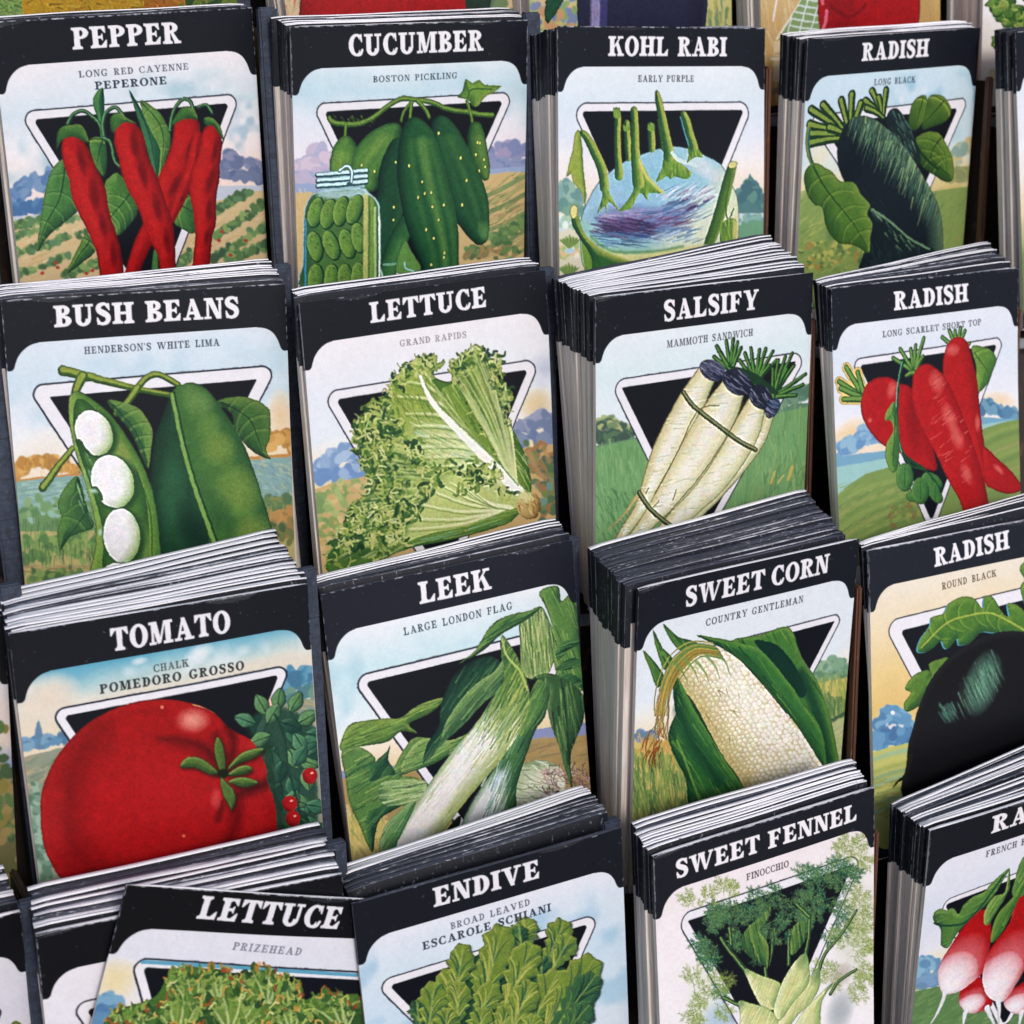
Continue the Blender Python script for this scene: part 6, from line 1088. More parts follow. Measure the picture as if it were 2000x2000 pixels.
def art_french(sh):
    sh.ramp([(.15, (218, 218, 228)), (.4, (208, 214, 228)), (.55, (216, 218, 228)), (.66, (232, 216, 186))], .05); sh.layer = 2
    treeline(sh, [(380, 1600), (440, 1540), (520, 1510)], 40, [(110, 160, 196), (86, 136, 180), (130, 176, 206)], 60); treeline(sh, [(370, 1680), (530, 1620)], 36, [(90, 130, 170), (110, 150, 190)], 40)
    horizon(sh, [(360, 1720), (540, 1680), (1104, 1600)], (70, 110, 56)); sh.hatch(360, 1700, 1104, 1960, 160, -30, 80, 14, [(90, 130, 70), (56, 94, 48), (110, 144, 80), (70, 112, 56)], .6)
    emblem(sh, [(600, 1078), (1104, 890)], [(545, 1170), (920, 1932)], [(1500, 1000), (1000, 1920)], .024, .045, .003)
    sh.layer = 4
    def rad(p, cx, cy, rx, ry, a):
        s = sh.poly(p, (186, 24, 28)); sh.within(s); sh.blob(cx+ry*.12, cy-ry*.2, rx*1.05, ry*1.0, a, (222, 140, 150), .8, .7); sh.blob(cx-ry*.08, cy+ry*.12, rx, ry*.82, a, (226, 220, 226), 1.0, .5); sh.rim(s, (150, 20, 26), 50, .5, (1, -.3)); sh.rim(s, (206, 190, 190), 26, .5, (-.5, 1)); sh.free()
    blade(sh, [(490, 1190), (530, 1152), (580, 1162), (622, 1148), (660, 1190), (690, 1130), (760, 1070), (830, 1040), (880, 980), (1000, 878), (960, 960), (870, 1100), (780, 1190), (700, 1265), (640, 1340), (592, 1418), (545, 1400), (540, 1290), (500, 1250)], (84, 124, 60), (28, 66, 50), (150, 180, 100), -30, 60, (-.3, 1)); sh.stroke([(500, 1250), (600, 1270), (740, 1220), (960, 930)], 14, (30, 70, 50))
    blade(sh, [(1104, 800), (1060, 880), (1040, 960), (1020, 1060), (1104, 1090), (1160, 900)], (74, 116, 60), (30, 66, 46), (140, 170, 90), -60, 40)
    rad([(690, 1690), (800, 1615), (865, 1700), (885, 1800), (800, 1852), (720, 1855), (668, 1790)], 740, 1800, 110, 90, 0); rad([(965, 1760), (1104, 1640), (1180, 1700), (1150, 1850), (1010, 1850)], 1040, 1800, 120, 100, 0)
    rad([(832, 1155), (700, 1270), (600, 1420), (535, 1540), (528, 1640), (560, 1730), (650, 1722), (745, 1660), (845, 1560), (868, 1440), (880, 1280)], 620, 1640, 190, 250, 30); rad([(1150, 1080), (1040, 1105), (1000, 1250), (880, 1420), (830, 1560), (828, 1680), (880, 1765), (960, 1775), (1045, 1660), (1100, 1560), (1200, 1400)], 910, 1670, 190, 300, 28)
    for p in ([(575, 1720), (560, 1780), (520, 1870), (480, 1932)], [(710, 1850), (700, 1900), (690, 1960)], [(925, 1770), (930, 1850), (925, 1960)], [(1080, 1850), (1060, 1960)], [(850, 1820), (910, 1960)]): sh.stroke(p, 34, (216, 216, 224), w1=8)
    blade(sh, [(1000, 880), (1005, 1000), (970, 1080), (900, 1200), (860, 1262), (830, 1250), (840, 1160), (900, 1070), (970, 1040)], (110, 146, 70), (50, 96, 54), (170, 190, 110), -60, 40); blade(sh, [(1104, 950), (1020, 1080), (930, 1180), (890, 1280), (880, 1385), (940, 1330), (1000, 1220), (1104, 1000)], (80, 120, 54), (36, 76, 40), (140, 170, 80), -56, 40)
    sh.layer = 2; header(sh, (24, 26, 33)); foot(sh)
    lettering(sh, 'RADISH', (875, 645), (1540, 430), 112, (226, 222, 228)); lettering(sh, 'FRENCH BREAKFAST', (838, 805), (1400, 628), 42, (62, 56, 62), .15, .08, 3, .14, .95, .2, gap=.5)

# ---- packets of which only a strip shows (traced in photograph pixels)
def art_squash(sh):
    sh.ramp([(.15, (214, 220, 228)), (.7, (224, 206, 150)), (1.0, (206, 180, 70)), (1.25, (190, 160, 60))], .06); sh.layer = 2
    sh.dabs([(0, -20), (500, -20)], 80, 26, [(80, 110, 50), (120, 140, 60), (150, 130, 60)], spread=70)
    sh.layer = 4
    s = sh.poly([(10, -160), (60, -60), (62, 60), (6, 60), (-10, -40)], (118, 148, 84)); sh.hatch(0, -60, 62, 40, 40, 20, 18, 3, [(70, 100, 50), (150, 170, 100)], .7, 60)
    s = sh.poly([(66, -120), (300, -130), (320, 30), (280, 80), (70, 90)], (226, 180, 56)); sh.within(s); sh.hatch(60, -60, 320, 60, 120, 20, 22, 3, [(160, 120, 40), (226, 190, 80), (120, 90, 36), (190, 140, 40)], .7, 70); sh.free()
    s = sh.poly([(290, -120), (380, -60), (390, 60), (290, 60)], (186, 120, 46)); sh.within(s); sh.hatch(280, -60, 400, 40, 40, 60, 22, 3, [(150, 80, 36), (206, 150, 70)], .7, 40); sh.free(); sh.dabs([(360, 10), (500, 0)], 60, 12, [(60, 90, 40), (100, 120, 50), (40, 66, 36), (130, 130, 60)], spread=30)
    sh.rough(); foot(sh); header(sh)

def art_redtop(sh):
    sh.ramp([(.15, (214, 220, 228)), (.8, (226, 200, 170)), (1.25, (222, 190, 140))], .05); sh.layer = 2
    sh.hatch(550, -120, 600, 60, 60, 80, 20, 4, [(110, 140, 80), (190, 80, 50), (220, 200, 130), (150, 160, 90)], .7, 40); sh.dabs([(910, 0), (1000, -10)], 60, 14, [(40, 70, 40), (70, 100, 50), (26, 40, 40)], spread=36)
    sh.layer = 4; s = sh.poly([(600, -200), (900, -200), (915, -60), (910, 60), (880, 110), (640, 120), (588, 60), (592, -60)], (206, 30, 34)); sh.rim(s, (130, 14, 22), 40, .6, (-1, .3))
    sh.poly([(912, -100), (960, -90), (950, 60), (912, 60)], (30, 50, 38), k=2)
    sh.rough(); foot(sh); header(sh)

def art_eggplant(sh):
    sh.ramp([(.15, (206, 220, 228)), (.8, (214, 206, 150)), (1.25, (176, 180, 100))], .05); sh.layer = 2
    sh.dabs([(1045, -40), (1130, 0), (1060, 50)], 130, 10, [(110, 150, 70), (80, 124, 56), (214, 150, 90), (226, 190, 130), (140, 170, 90), (90, 110, 150)], spread=70); sh.hatch(1380, -60, 1420, 60, 40, 88, 30, 6, [(60, 100, 50), (110, 130, 50), (150, 150, 60), (40, 70, 60)], .8, 8)
    sh.disc(1046, 12, 12, 8, -30, (96, 110, 150)); sh.disc(1046, 46, 14, 9, -30, (76, 86, 124)); sh.layer = 4
    sh.poly([(1075, -40), (1105, -30), (1100, 0), (1070, 46), (1064, 20)], (26, 70, 50), k=2)
    s = sh.poly([(1140, -200), (1360, -200), (1380, -60), (1374, 70), (1330, 130), (1180, 130), (1132, 70), (1128, -60)], (30, 32, 54), k=5); sh.within(s); sh.stroke([(1165, -120), (1163, 0), (1162, 70)], 20, (150, 140, 180), .9, soft=6); sh.stroke([(1180, -120), (1178, 70)], 14, (60, 60, 110), .9, soft=4); sh.rim(s, (16, 14, 30), 50, .7, (1, 0)); sh.rim(s, (50, 50, 90), 12, .7, (1, 0)); sh.free()
    sh.rough(); foot(sh); header(sh)

def art_redpepper(sh):
    sh.ramp([(.15, (206, 220, 228)), (.7, (226, 196, 140)), (1.25, (204, 164, 100))], .05); sh.layer = 2
    sh.hatch(1480, -80, 1600, 200, 120, 76, 50, 6, [(214, 176, 110), (226, 196, 140), (190, 150, 90)], .5, 12); sh.stroke([(1520, -30), (1508, 40)], 4, (230, 210, 220)); sh.stroke([(1570, -10), (1515, 76)], 4, (226, 220, 200))
    s = sh.poly([(1575, -20), (1610, -10), (1600, 70), (1518, 78)], (96, 130, 64), smooth=False); sh.within(s)
    for k in range(6): sh.stroke([(1540, -6+k*14), (1620, 6+k*14)], 3, (200, 214, 216)); sh.stroke([(1530+k*22, 90), (1560+k*24, -30)], 3, (200, 214, 216))
    sh.free(); sh.poly([(1510, 80), (1560, 84), (1560, 160), (1508, 160)], (214, 190, 146), smooth=False); sh.hatch(1510, 100, 1560, 120, 10, 0, 40, 5, [(170, 130, 80), (226, 216, 190)], .7); sh.dabs([(1500, 170), (1560, 176)], 14, 9, [(110, 90, 50), (80, 90, 40)], spread=14); sh.stroke([(1800, -60), (1808, 90)], 40, (196, 150, 70), .9, soft=8)
    sh.layer = 4
    s = sh.poly([(1600, -120), (1790, -130), (1796, -20), (1790, 60), (1740, 110), (1640, 110), (1602, 60), (1596, 0)], (204, 28, 34)); sh.within(s); sh.blob(1640, 0, 56, 60, 0, (140, 16, 24), .6); sh.blob(1650, 70, 60, 40, 0, (120, 14, 20), .7); sh.stroke([(1614, 22), (1612, 40), (1606, 58)], 8, (230, 130, 150), .9, soft=2); sh.stroke([(1600, -20), (1606, 6)], 8, (226, 120, 140), .9, soft=2); sh.stroke([(1620, 10), (1660, 34), (1690, 10)], 7, (130, 14, 22), .8, soft=2); sh.free()
    sh.rough(); foot(sh); header(sh)

def art_parsley(sh):
    sh.ramp([(.15, (214, 220, 228)), (.8, (222, 220, 220)), (1.0, (220, 212, 206)), (1.25, (214, 204, 190))], .04); sh.layer = 4
    frill(sh, [(1945, -40), (1960, 20), (1990, 40), (2040, 20), (2060, -40)], 160, 9, 12, (40, 76, 34), [(80, 116, 52), (110, 144, 66), (60, 96, 44), (140, 160, 80)]); frill(sh, [(1940, 84), (1960, 90)], 16, 7, 5, (40, 76, 34), [(90, 124, 56), (120, 150, 70)])
    sh.layer = 2; sh.dabs([(1950, 150), (2000, 160)], 12, 12, [(206, 206, 150), (214, 200, 150)], spread=20); sh.rough(); foot(sh); header(sh)

def art_cabbage(sh):
    sh.ramp([(.15, (222, 218, 226)), (.4, (214, 212, 222)), (.6, (226, 214, 206)), (.9, (150, 160, 110))], .05); sh.layer = 2
    emblem(sh, [(485, 995), (1560, 780)], [(392, 1070), (560, 1330)], [(1600, 830), (1300, 1400)], .036, .04, .005); sh.layer = 4
    frill(sh, [(700, 1150), (1000, 1050), (1300, 1080)], 200, 60, 60); sh.layer = 2; header(sh, (16, 17, 22)); foot(sh)

def art_edge(sh):
    sh.ramp([(.15, (216, 214, 224)), (.4, (206, 206, 220)), (.6, (214, 208, 210)), (.8, (150, 160, 130))], .05); sh.layer = 2
    emblem(sh, [(-100, 1985), (0, 1966)], [(-260, 1990), (-200, 2150)], [(12, 1960), (-60, 2120)], .036, .03, .006); sh.layer = 4; sh.dabs([(-100, 2060), (40, 2010)], 60, 10, [(110, 130, 50), (90, 120, 60)], spread=16); sh.layer = 2; header(sh, (17, 18, 23)); foot(sh)

def art_field(sh):
    sh.ramp([(.15, (206, 208, 220)), (.45, (206, 190, 180)), (.52, (150, 160, 180)), (.62, (90, 110, 150)), (.66, (120, 110, 80)), (1.2, (60, 70, 40))], .05); sh.layer = 2
    sh.dabs([(-40, 1560), (30, 1560)], 160, 12, [(60, 90, 40), (110, 100, 40), (40, 64, 34), (130, 110, 60)], spread=110); sh.layer = 2; header(sh, (17, 18, 23)); foot(sh)

def art_plain(sh):
    sh.ramp([(.15, (214, 220, 230)), (.5, (222, 222, 228)), (.8, (228, 210, 176)), (.95, (120, 146, 84)), (1.28, (90, 120, 60))], .06); sh.layer = 2; header(sh); foot(sh)
SPECS = {
'pepper': ((0, 0), .28986, 1.16, art_pepper, 3), 'cucumber': ((500, 0), .28986, 1.16, art_cucumber, 5),
'kohlrabi': ((1020, 0), .28986, 1.14, art_kohlrabi, 4), 'longblack': ((1440, 0), .28986, 1.14, art_longblack, 6),
'beans': ((0, 500), .34161, 1.16, art_beans, 7), 'lettuce': ((540, 480), .34161, 1.16, art_lettuce, 8), 'salsify': ((1060, 430), .34161, 1.14, art_salsify, 9),
'scarlet': ((1540, 460), .31056, 1.14, art_scarlet, 10), 'tomato': ((0, 1020), .37267, 1.16, art_tomato, 11), 'leek': ((580, 1000), .36232, 1.18, art_leek, 12),
'corn': ((1120, 940), .34161, 1.2, art_corn, 13), 'roundblack': ((1640, 960), .33126, 1.28, art_roundblack, 14), 'prize': ((0, 1580), .37267, 1.28, art_prize, 15),
'endive': ((640, 1520), .32091, 1.28, art_endive, 16), 'fennel': ((1220, 1460), .28986, 1.28, art_fennel, 17), 'french': ((1680, 1440), .28986, 1.28, art_french, 18),
'topa': ((0, 0), 1.0, 1.28, art_squash, 19), 'topb': ((0, 0), 1.0, 1.28, art_redtop, 20), 'topc': ((0, 0), 1.0, 1.28, art_eggplant, 21), 'topd': ((0, 0), 1.0, 1.28, art_redpepper, 22), 'tope': ((0, 0), 1.0, 1.28, art_parsley, 23),
'plainblack': ((0, 1580), .37267, 1.28, art_cabbage, 24), 'edgea': ((0, 0), 1.0, 1.28, art_edge, 25), 'edgeb': ((0, 0), 1.0, 1.28, art_field, 26),
'sidee': ((0, 0), 1.0, 1.28, art_plain, 27),
}
POSE = {   # packet: top-left corner (in packet widths, camera at the origin of the rack frame) and rotation vector
    'pepper': ((0.2982, 0.1607, 6.5026), (0.042, -0.2571, -0.0626)),
    'cucumber': ((1.3566, 0.1554, 6.5044), (0.0397, -0.1703, -0.0383)),
    'kohlrabi': ((2.4013, 0.1317, 6.4931), (-0.0755, -0.1741, -0.0137)),
    'longblack': ((3.4975, 0.1619, 6.5027), (0.0296, -0.2437, -0.0532)),
    'beans': ((0.26, 1.0695, 6.1039), (-0.0206, -0.0591, -0.0242)),
    'lettuce': ((1.2816, 1.0966, 6.0364), (-0.034, -0.1439, -0.0731)),
    'salsify': ((2.3551, 1.0799, 5.8619), (0.0012, -0.1671, -0.0428)),
    'scarlet': ((3.3957, 1.0897, 5.9655), (-0.1279, -0.1821, -0.0416)),
    'tomato': ((0.1954, 2.0286, 5.4098), (0.0199, -0.0854, -0.0565)),
    'leek': ((1.2614, 2.0576, 5.6139), (-0.0636, -0.122, -0.0923)),
    'corn': ((2.3652, 2.0432, 5.351), (0.0618, -0.1735, -0.055)),
    'endive': ((1.2286, 2.948, 5.0127), (0.0635, -0.062, -0.1142)),
    'fennel': ((2.3044, 2.9028, 4.9695), (-0.0645, -0.1828, -0.0606)),
    'roundblack': ((3.4057, 2.0437, 5.5466), (-0.1293, -0.1289, -0.0527)),
    'french': ((3.449, 2.9762, 4.9986), (0.0686, -0.1152, -0.0747)),
    'prize': ((0.4906, 2.7454, 4.9720), (0.0526, -0.0752, 0.2591)),
    'plainblack': ((0.2064, 2.8926, 5.0165), (0.0513, -0.0372, -0.042)),
    'edgea': ((-0.814, 2.9673, 5.034), (0.1437, -0.1703, -0.0476)),
    'edgeb': ((-0.7986, 2.0303, 5.499), (0.0029, -0.134, 0.0102)),
    'topa': ((0.2337, -0.7836, 6.9578), (-0.0105, -0.1588, -0.056)),
    'topb': ((1.3176, -0.7891, 6.9492), (-0.0466, -0.1592, -0.1194)),
    'topc': ((2.3773, -0.785, 6.952), (-0.0264, -0.1587, -0.0743)),
    'topd': ((3.4193, -0.7772, 6.9869), (-0.047, -0.1587, -0.0867)),
    'tope': ((4.5195, -0.7864, 6.9383), (-0.0352, -0.1586, -0.0721)),
    'sidee': ((4.4906, 0.1153, 6.5085), (-0.0779, -0.1587, -0.0984)),
}
BACK = {   # rearmost packet of each stack
    'pepper': ((0.2847, 0.1439, 6.5564), (0.0415, -0.2646, -0.0612)),
    'cucumber': ((1.333, 0.1256, 6.6434), (0.0414, -0.1442, -0.0531)),
    'kohlrabi': ((2.3663, 0.1712, 6.694), (-0.0718, -0.0837, -0.0565)),
    'longblack': ((3.4608, 0.1452, 6.6481), (0.0328, -0.1826, -0.0669)),
    'beans': ((0.2338, 1.0626, 6.34), (-0.0184, 0.0311, -0.0855)),
    'lettuce': ((1.2751, 1.0576, 6.1171), (-0.0364, -0.1999, -0.0686)),
    'salsify': ((2.3079, 1.054, 6.1534), (0.0083, -0.1664, -0.1286)),
    'scarlet': ((3.3743, 1.0729, 6.0851), (-0.1217, -0.2472, -0.1124)),
    'tomato': ((0.1906, 2.0068, 5.7456), (0.0187, -0.2005, -0.0921)),
    'leek': ((1.2539, 2.0362, 5.7421), (-0.0618, -0.1145, -0.1165)),
    'corn': ((2.3082, 2.0012, 5.6977), (0.0672, -0.1657, -0.116)),
    'plainblack': ((0.2024, 2.8785, 5.273), (0.0509, -0.0777, -0.0603)),
    'endive': ((1.2468, 2.9521, 5.2336), (0.0575, -0.1646, -0.1149)),
    'fennel': ((2.2875, 2.8598, 5.1405), (-0.0634, -0.1621, -0.0655)),
    'roundblack': ((3.4009, 2.0231, 5.6054), (-0.1265, -0.1915, -0.11)),
    'french': ((3.4199, 2.975, 5.216), (0.0677, -0.2219, -0.1214)),
    'sidee': ((4.4758, 0.108, 6.5954), (-0.0779, -0.1587, -0.0984)),
}
FOCAL = 3365.89
CAM_AXES = [[0.946173, -0.06867, 0.316292], [-0.027634, 0.956525, 0.290339], [-0.322478, -0.283451, 0.903141]]
STEP = (1.0688, 0.9376, -0.4850)
ORIGIN = [0.23374, 0.15403, 6.47281]
# ------------------------------------------------------------------ scene
import bpy, bmesh
from mathutils import Matrix, Vector

for o in list(bpy.data.objects): bpy.data.objects.remove(o)
SC = bpy.context.scene; COL = SC.collection
PW = 0.083            # packet width in metres
PH = 1.285            # packet height in widths
LEAN = math.radians(22)
cb, sb = math.cos(LEAN), math.sin(LEAN)
R2W = np.array([[1, 0, 0], [0, -sb, cb], [0, -cb, -sb]])     # rack frame (right, down the packet, into the rack) -> world
CAM = np.array([0.0, 0.0, 1.15])                            # camera position in the world

def rot(w):
    w = np.asarray(w, float); t = np.linalg.norm(w)
    if t < 1e-9: return np.eye(3)
    k = w/t; K = np.array([[0, -k[2], k[1]], [k[2], 0, -k[0]], [-k[1], k[0], 0]])
    return np.eye(3)+math.sin(t)*K+(1-math.cos(t))*K@K
def rotvec(R):
    a = math.acos(max(-1, min(1, (np.trace(R)-1)/2))); k = np.array([R[2, 1]-R[1, 2], R[0, 2]-R[2, 0], R[1, 0]-R[0, 1]]); n = np.linalg.norm(k)
    return k/n*a if n > 1e-9 else k*0
def world(p): return CAM+R2W @ np.asarray(p, float)*PW
def matrix(l, R, lift=0.0):
    """object matrix of a packet whose top-left front corner is at l: x across, y into the stack, z up, origin mid foot"""
    A = R2W @ R; X, Y, Z = A[:, 0], A[:, 2], -A[:, 1]
    o = world(l)+(X*.5-Z*PH)*PW
    return Matrix(((X[0], Y[0], Z[0], o[0]), (X[1], Y[1], Z[1], o[1]), (X[2], Y[2], Z[2], o[2]), (0, 0, 0, 1)))
def homog(l, R):
    A = np.array(CAM_AXES).T; K = np.array([[FOCAL, 0, 1000], [0, FOCAL, 1000], [0, 0, 1]])
    return np.linalg.inv(K @ A @ np.column_stack([R[:, 0], R[:, 1], np.asarray(l)]))

# ---- materials
def mat(name):
    m = bpy.data.materials.new(name); m.use_nodes = True; return m, m.node_tree.nodes, m.node_tree.links
def node(ns, t, **kw):
    n = ns.new(t)
    for k, v in kw.items(): setattr(n, k, v)
    return n
def lin(c): return tuple(float(v) for v in s2l(np.array(c)/255.0))+(1.0,)
def math_(ns, ls, op, a, b=None):
    n = ns.new('ShaderNodeMath'); n.operation = op
    for i, v in enumerate((a, b)):
        if v is None: continue
        if isinstance(v, (int, float)): n.inputs[i].default_value = v
        else: ls.new(v, n.inputs[i])
    return n.outputs[0]
def mixc(ns, ls, f, a, b):
    n = ns.new('ShaderNodeMix'); n.data_type = 'RGBA'
    if isinstance(f, (int, float)): n.inputs[0].default_value = f
    else: ls.new(f, n.inputs[0])
    for i, v in ((6, a), (7, b)):
        if isinstance(v, tuple): n.inputs[i].default_value = v
        else: ls.new(v, n.inputs[i])
    return n.outputs[2]
def noise(ns, ls, vec, scale, detail=3, rough=.5, stretch=None):
    n = ns.new('ShaderNodeTexNoise'); n.inputs['Scale'].default_value = scale; n.inputs['Detail'].default_value = detail; n.inputs['Roughness'].default_value = rough
    if stretch:
        mp = ns.new('ShaderNodeMapping'); mp.inputs['Scale'].default_value = stretch; ls.new(vec, mp.inputs['Vector']); vec = mp.outputs[0]
    ls.new(vec, n.inputs['Vector']); return n.outputs['Fac']
def ramp(ns, ls, f, a, b):
    n = ns.new('ShaderNodeMapRange'); n.inputs[1].default_value = a; n.inputs[2].default_value = b; ls.new(f, n.inputs[0]); return n.outputs[0]
def bump(ns, ls, h, p, strength, dist):
    b = ns.new('ShaderNodeBump'); b.inputs['Strength'].default_value = strength; b.inputs['Distance'].default_value = dist; ls.new(h, b.inputs['Height']); ls.new(b.outputs[0], p.inputs['Normal'])

def print_material():
    m, ns, ls = mat('printed_card'); p = ns['Principled BSDF']
    a = node(ns, 'ShaderNodeVertexColor', layer_name='ink'); tc = node(ns, 'ShaderNodeTexCoord')
    g = noise(ns, ls, tc.outputs['Object'], 2600, 2); v = ramp(ns, ls, g, .2, .8)
    hs = node(ns, 'ShaderNodeHueSaturation'); hs.inputs['Value'].default_value = 1; ls.new(a.outputs[0], hs.inputs['Color'])
    ls.new(math_(ns, ls, 'ADD', math_(ns, ls, 'MULTIPLY', v, .10), .95), hs.inputs['Value'])
    ls.new(hs.outputs[0], p.inputs['Base Color'])
    p.inputs['Roughness'].default_value = .4; p.inputs['Specular IOR Level'].default_value = .17
    bump(ns, ls, noise(ns, ls, tc.outputs['Object'], 900, 3), p, .05, .0005)
    return m
def top_material(black):
    """folded top edge of an envelope, bare paper or inked over with rubbed spots"""
    m, ns, ls = mat('black_paper_fold' if black else 'white_paper_fold'); p = ns['Principled BSDF']
    tc = node(ns, 'ShaderNodeTexCoord'); oi = node(ns, 'ShaderNodeObjectInfo')
    off = node(ns, 'ShaderNodeVectorMath', operation='MULTIPLY_ADD'); ls.new(tc.outputs['Object'], off.inputs[0]); off.inputs[1].default_value = (1, 1, 1)
    cx = node(ns, 'ShaderNodeCombineXYZ'); ls.new(oi.outputs['Random'], cx.inputs[0]); ls.new(oi.outputs['Random'], cx.inputs[1]); ls.new(cx.outputs[0], off.inputs[2]); V = off.outputs[0]
    streak = noise(ns, ls, V, 1, 4, .6, (60, 2600, 400)); wear = noise(ns, ls, V, 1, 4, .65, (420, 1500, 1500)); broad = noise(ns, ls, V, 1, 2, .5, (34, 300, 60))
    if black:
        w = math_(ns, ls, 'MULTIPLY', ramp(ns, ls, wear, .57, .68), ramp(ns, ls, broad, .38, .66))
        c = mixc(ns, ls, ramp(ns, ls, streak, .3, .75), lin((34, 38, 50)), lin((86, 90, 104)))
        c = mixc(ns, ls, w, c, lin((216, 216, 224)))
        sx = node(ns, 'ShaderNodeSeparateXYZ'); ls.new(tc.outputs['Object'], sx.inputs[0])
        edge = math_(ns, ls, 'MULTIPLY', ramp(ns, ls, sx.outputs[1], .0005, .00005), ramp(ns, ls, noise(ns, ls, V, 1, 3, .6, (160, 10, 10)), .36, .56))
        c = mixc(ns, ls, math_(ns, ls, 'MULTIPLY', edge, math_(ns, ls, 'MULTIPLY', math_(ns, ls, 'GREATER_THAN', oi.outputs['Random'], .4), .8)), c, lin((206, 208, 218)))
    else:
        c = mixc(ns, ls, ramp(ns, ls, streak, .28, .46), lin((198, 196, 206)), lin((244, 242, 246)))
        w = math_(ns, ls, 'MULTIPLY', ramp(ns, ls, wear, .6, .7), ramp(ns, ls, broad, .52, .66))
        c = mixc(ns, ls, w, c, lin((70, 74, 92)))
    ls.new(c, p.inputs['Base Color']); p.inputs['Roughness'].default_value = .6; p.inputs['Specular IOR Level'].default_value = .25
    bump(ns, ls, streak, p, .3, .0004); return m
def side_material(front=False):
    """envelope sides: band ink wraps round the top, bare greyish paper below (front: plain band and panel)"""
    m, ns, ls = mat('envelope_face' if front else 'envelope_side'); p = ns['Principled BSDF']
    tc = node(ns, 'ShaderNodeTexCoord'); oi = node(ns, 'ShaderNodeObjectInfo'); sx = node(ns, 'ShaderNodeSeparateXYZ'); ls.new(tc.outputs['Object'], sx.inputs[0])
    off = node(ns, 'ShaderNodeVectorMath', operation='MULTIPLY_ADD'); ls.new(tc.outputs['Object'], off.inputs[0]); off.inputs[1].default_value = (1, 1, 1)
    cx = node(ns, 'ShaderNodeCombineXYZ'); ls.new(oi.outputs['Random'], cx.inputs[0]); ls.new(oi.outputs['Random'], cx.inputs[2]); ls.new(cx.outputs[0], off.inputs[2]); V = off.outputs[0]
    n1 = noise(ns, ls, V, 1, 4, .6, (1500, 2600, 60)); n2 = noise(ns, ls, V, 1, 4, .65, (900, 1500, 420))
    z = math_(ns, ls, 'ADD', sx.outputs[2], math_(ns, ls, 'MULTIPLY', oi.outputs['Random'], .0010))
    if front: lim = math_(ns, ls, 'ADD', math_(ns, ls, 'MULTIPLY', math_(ns, ls, 'GREATER_THAN', math_(ns, ls, 'ABSOLUTE', sx.outputs[0]), PW*.475), -.095*PW), (PH-.155)*PW)
    else: lim = (PH-.25)*PW
    up = math_(ns, ls, 'GREATER_THAN', z, lim)
    paper = mixc(ns, ls, ramp(ns, ls, n1, .3, .7), lin((182, 170, 162)), lin((230, 220, 212)))
    ink = mixc(ns, ls, math_(ns, ls, 'MULTIPLY', ramp(ns, ls, n2, .62, .74), .5), lin((24, 27, 36)), lin((190, 194, 204)))
    if not front:
        e = math_(ns, ls, 'MULTIPLY', math_(ns, ls, 'LESS_THAN', sx.outputs[1], .00032), ramp(ns, ls, noise(ns, ls, V, 1, 3, .6, (10, 10, 240)), .36, .5))
        ink = mixc(ns, ls, math_(ns, ls, 'MULTIPLY', e, .75), ink, lin((206, 206, 212)))
    ls.new(mixc(ns, ls, up, paper, ink), p.inputs['Base Color']); p.inputs['Roughness'].default_value = .6; p.inputs['Specular IOR Level'].default_value = .25
    bump(ns, ls, n1, p, .3, .0004); return m
def wood_material(name, a, b, worn, amount):
    m, ns, ls = mat(name); p = ns['Principled BSDF']; tc = node(ns, 'ShaderNodeTexCoord')
    g = noise(ns, ls, tc.outputs['Object'], 1, 5, .6, (700, 700, 40)); w = noise(ns, ls, tc.outputs['Object'], 1, 4, .6, (300, 300, 90))
    c = mixc(ns, ls, ramp(ns, ls, g, .3, .7), lin(a), lin(b)); c = mixc(ns, ls, math_(ns, ls, 'MULTIPLY', ramp(ns, ls, w, .6, .74), amount), c, lin(worn))
    ls.new(c, p.inputs['Base Color']); p.inputs['Roughness'].default_value = .62; bump(ns, ls, g, p, .5, .0006); return m
def tape_material():
    """slate coloured paper tape with faint cross creases"""
    m, ns, ls = mat('slate_tape'); p = ns['Principled BSDF']; tc = node(ns, 'ShaderNodeTexCoord')
    b = node(ns, 'ShaderNodeTexBrick'); b.inputs['Scale'].default_value = 1; b.inputs['Mortar Size'].default_value = .0004; b.inputs['Mortar Smooth'].default_value = .6; b.inputs['Brick Width'].default_value = .02; b.inputs['Row Height'].default_value = .0062
    b.inputs['Color1'].default_value = lin((50, 60, 80)); b.inputs['Color2'].default_value = lin((45, 54, 72)); b.inputs['Mortar'].default_value = lin((36, 44, 60))
    mp = node(ns, 'ShaderNodeMapping'); mp.inputs['Rotation'].default_value = (math.radians(90), 0, 0); ls.new(tc.outputs['Object'], mp.inputs[0]); ls.new(mp.outputs[0], b.inputs['Vector'])
    n = noise(ns, ls, tc.outputs['Object'], 420, 5, .65); c = mixc(ns, ls, ramp(ns, ls, n, .42, .7), b.outputs[0], lin((30, 36, 50)))
    n2 = noise(ns, ls, tc.outputs['Object'], 1500, 3, .6); c = mixc(ns, ls, math_(ns, ls, 'MULTIPLY', ramp(ns, ls, n2, .6, .75), .5), c, lin((104, 112, 130)))
    ls.new(c, p.inputs['Base Color']); p.inputs['Roughness'].default_value = .7; bump(ns, ls, n, p, .4, .0005); return m

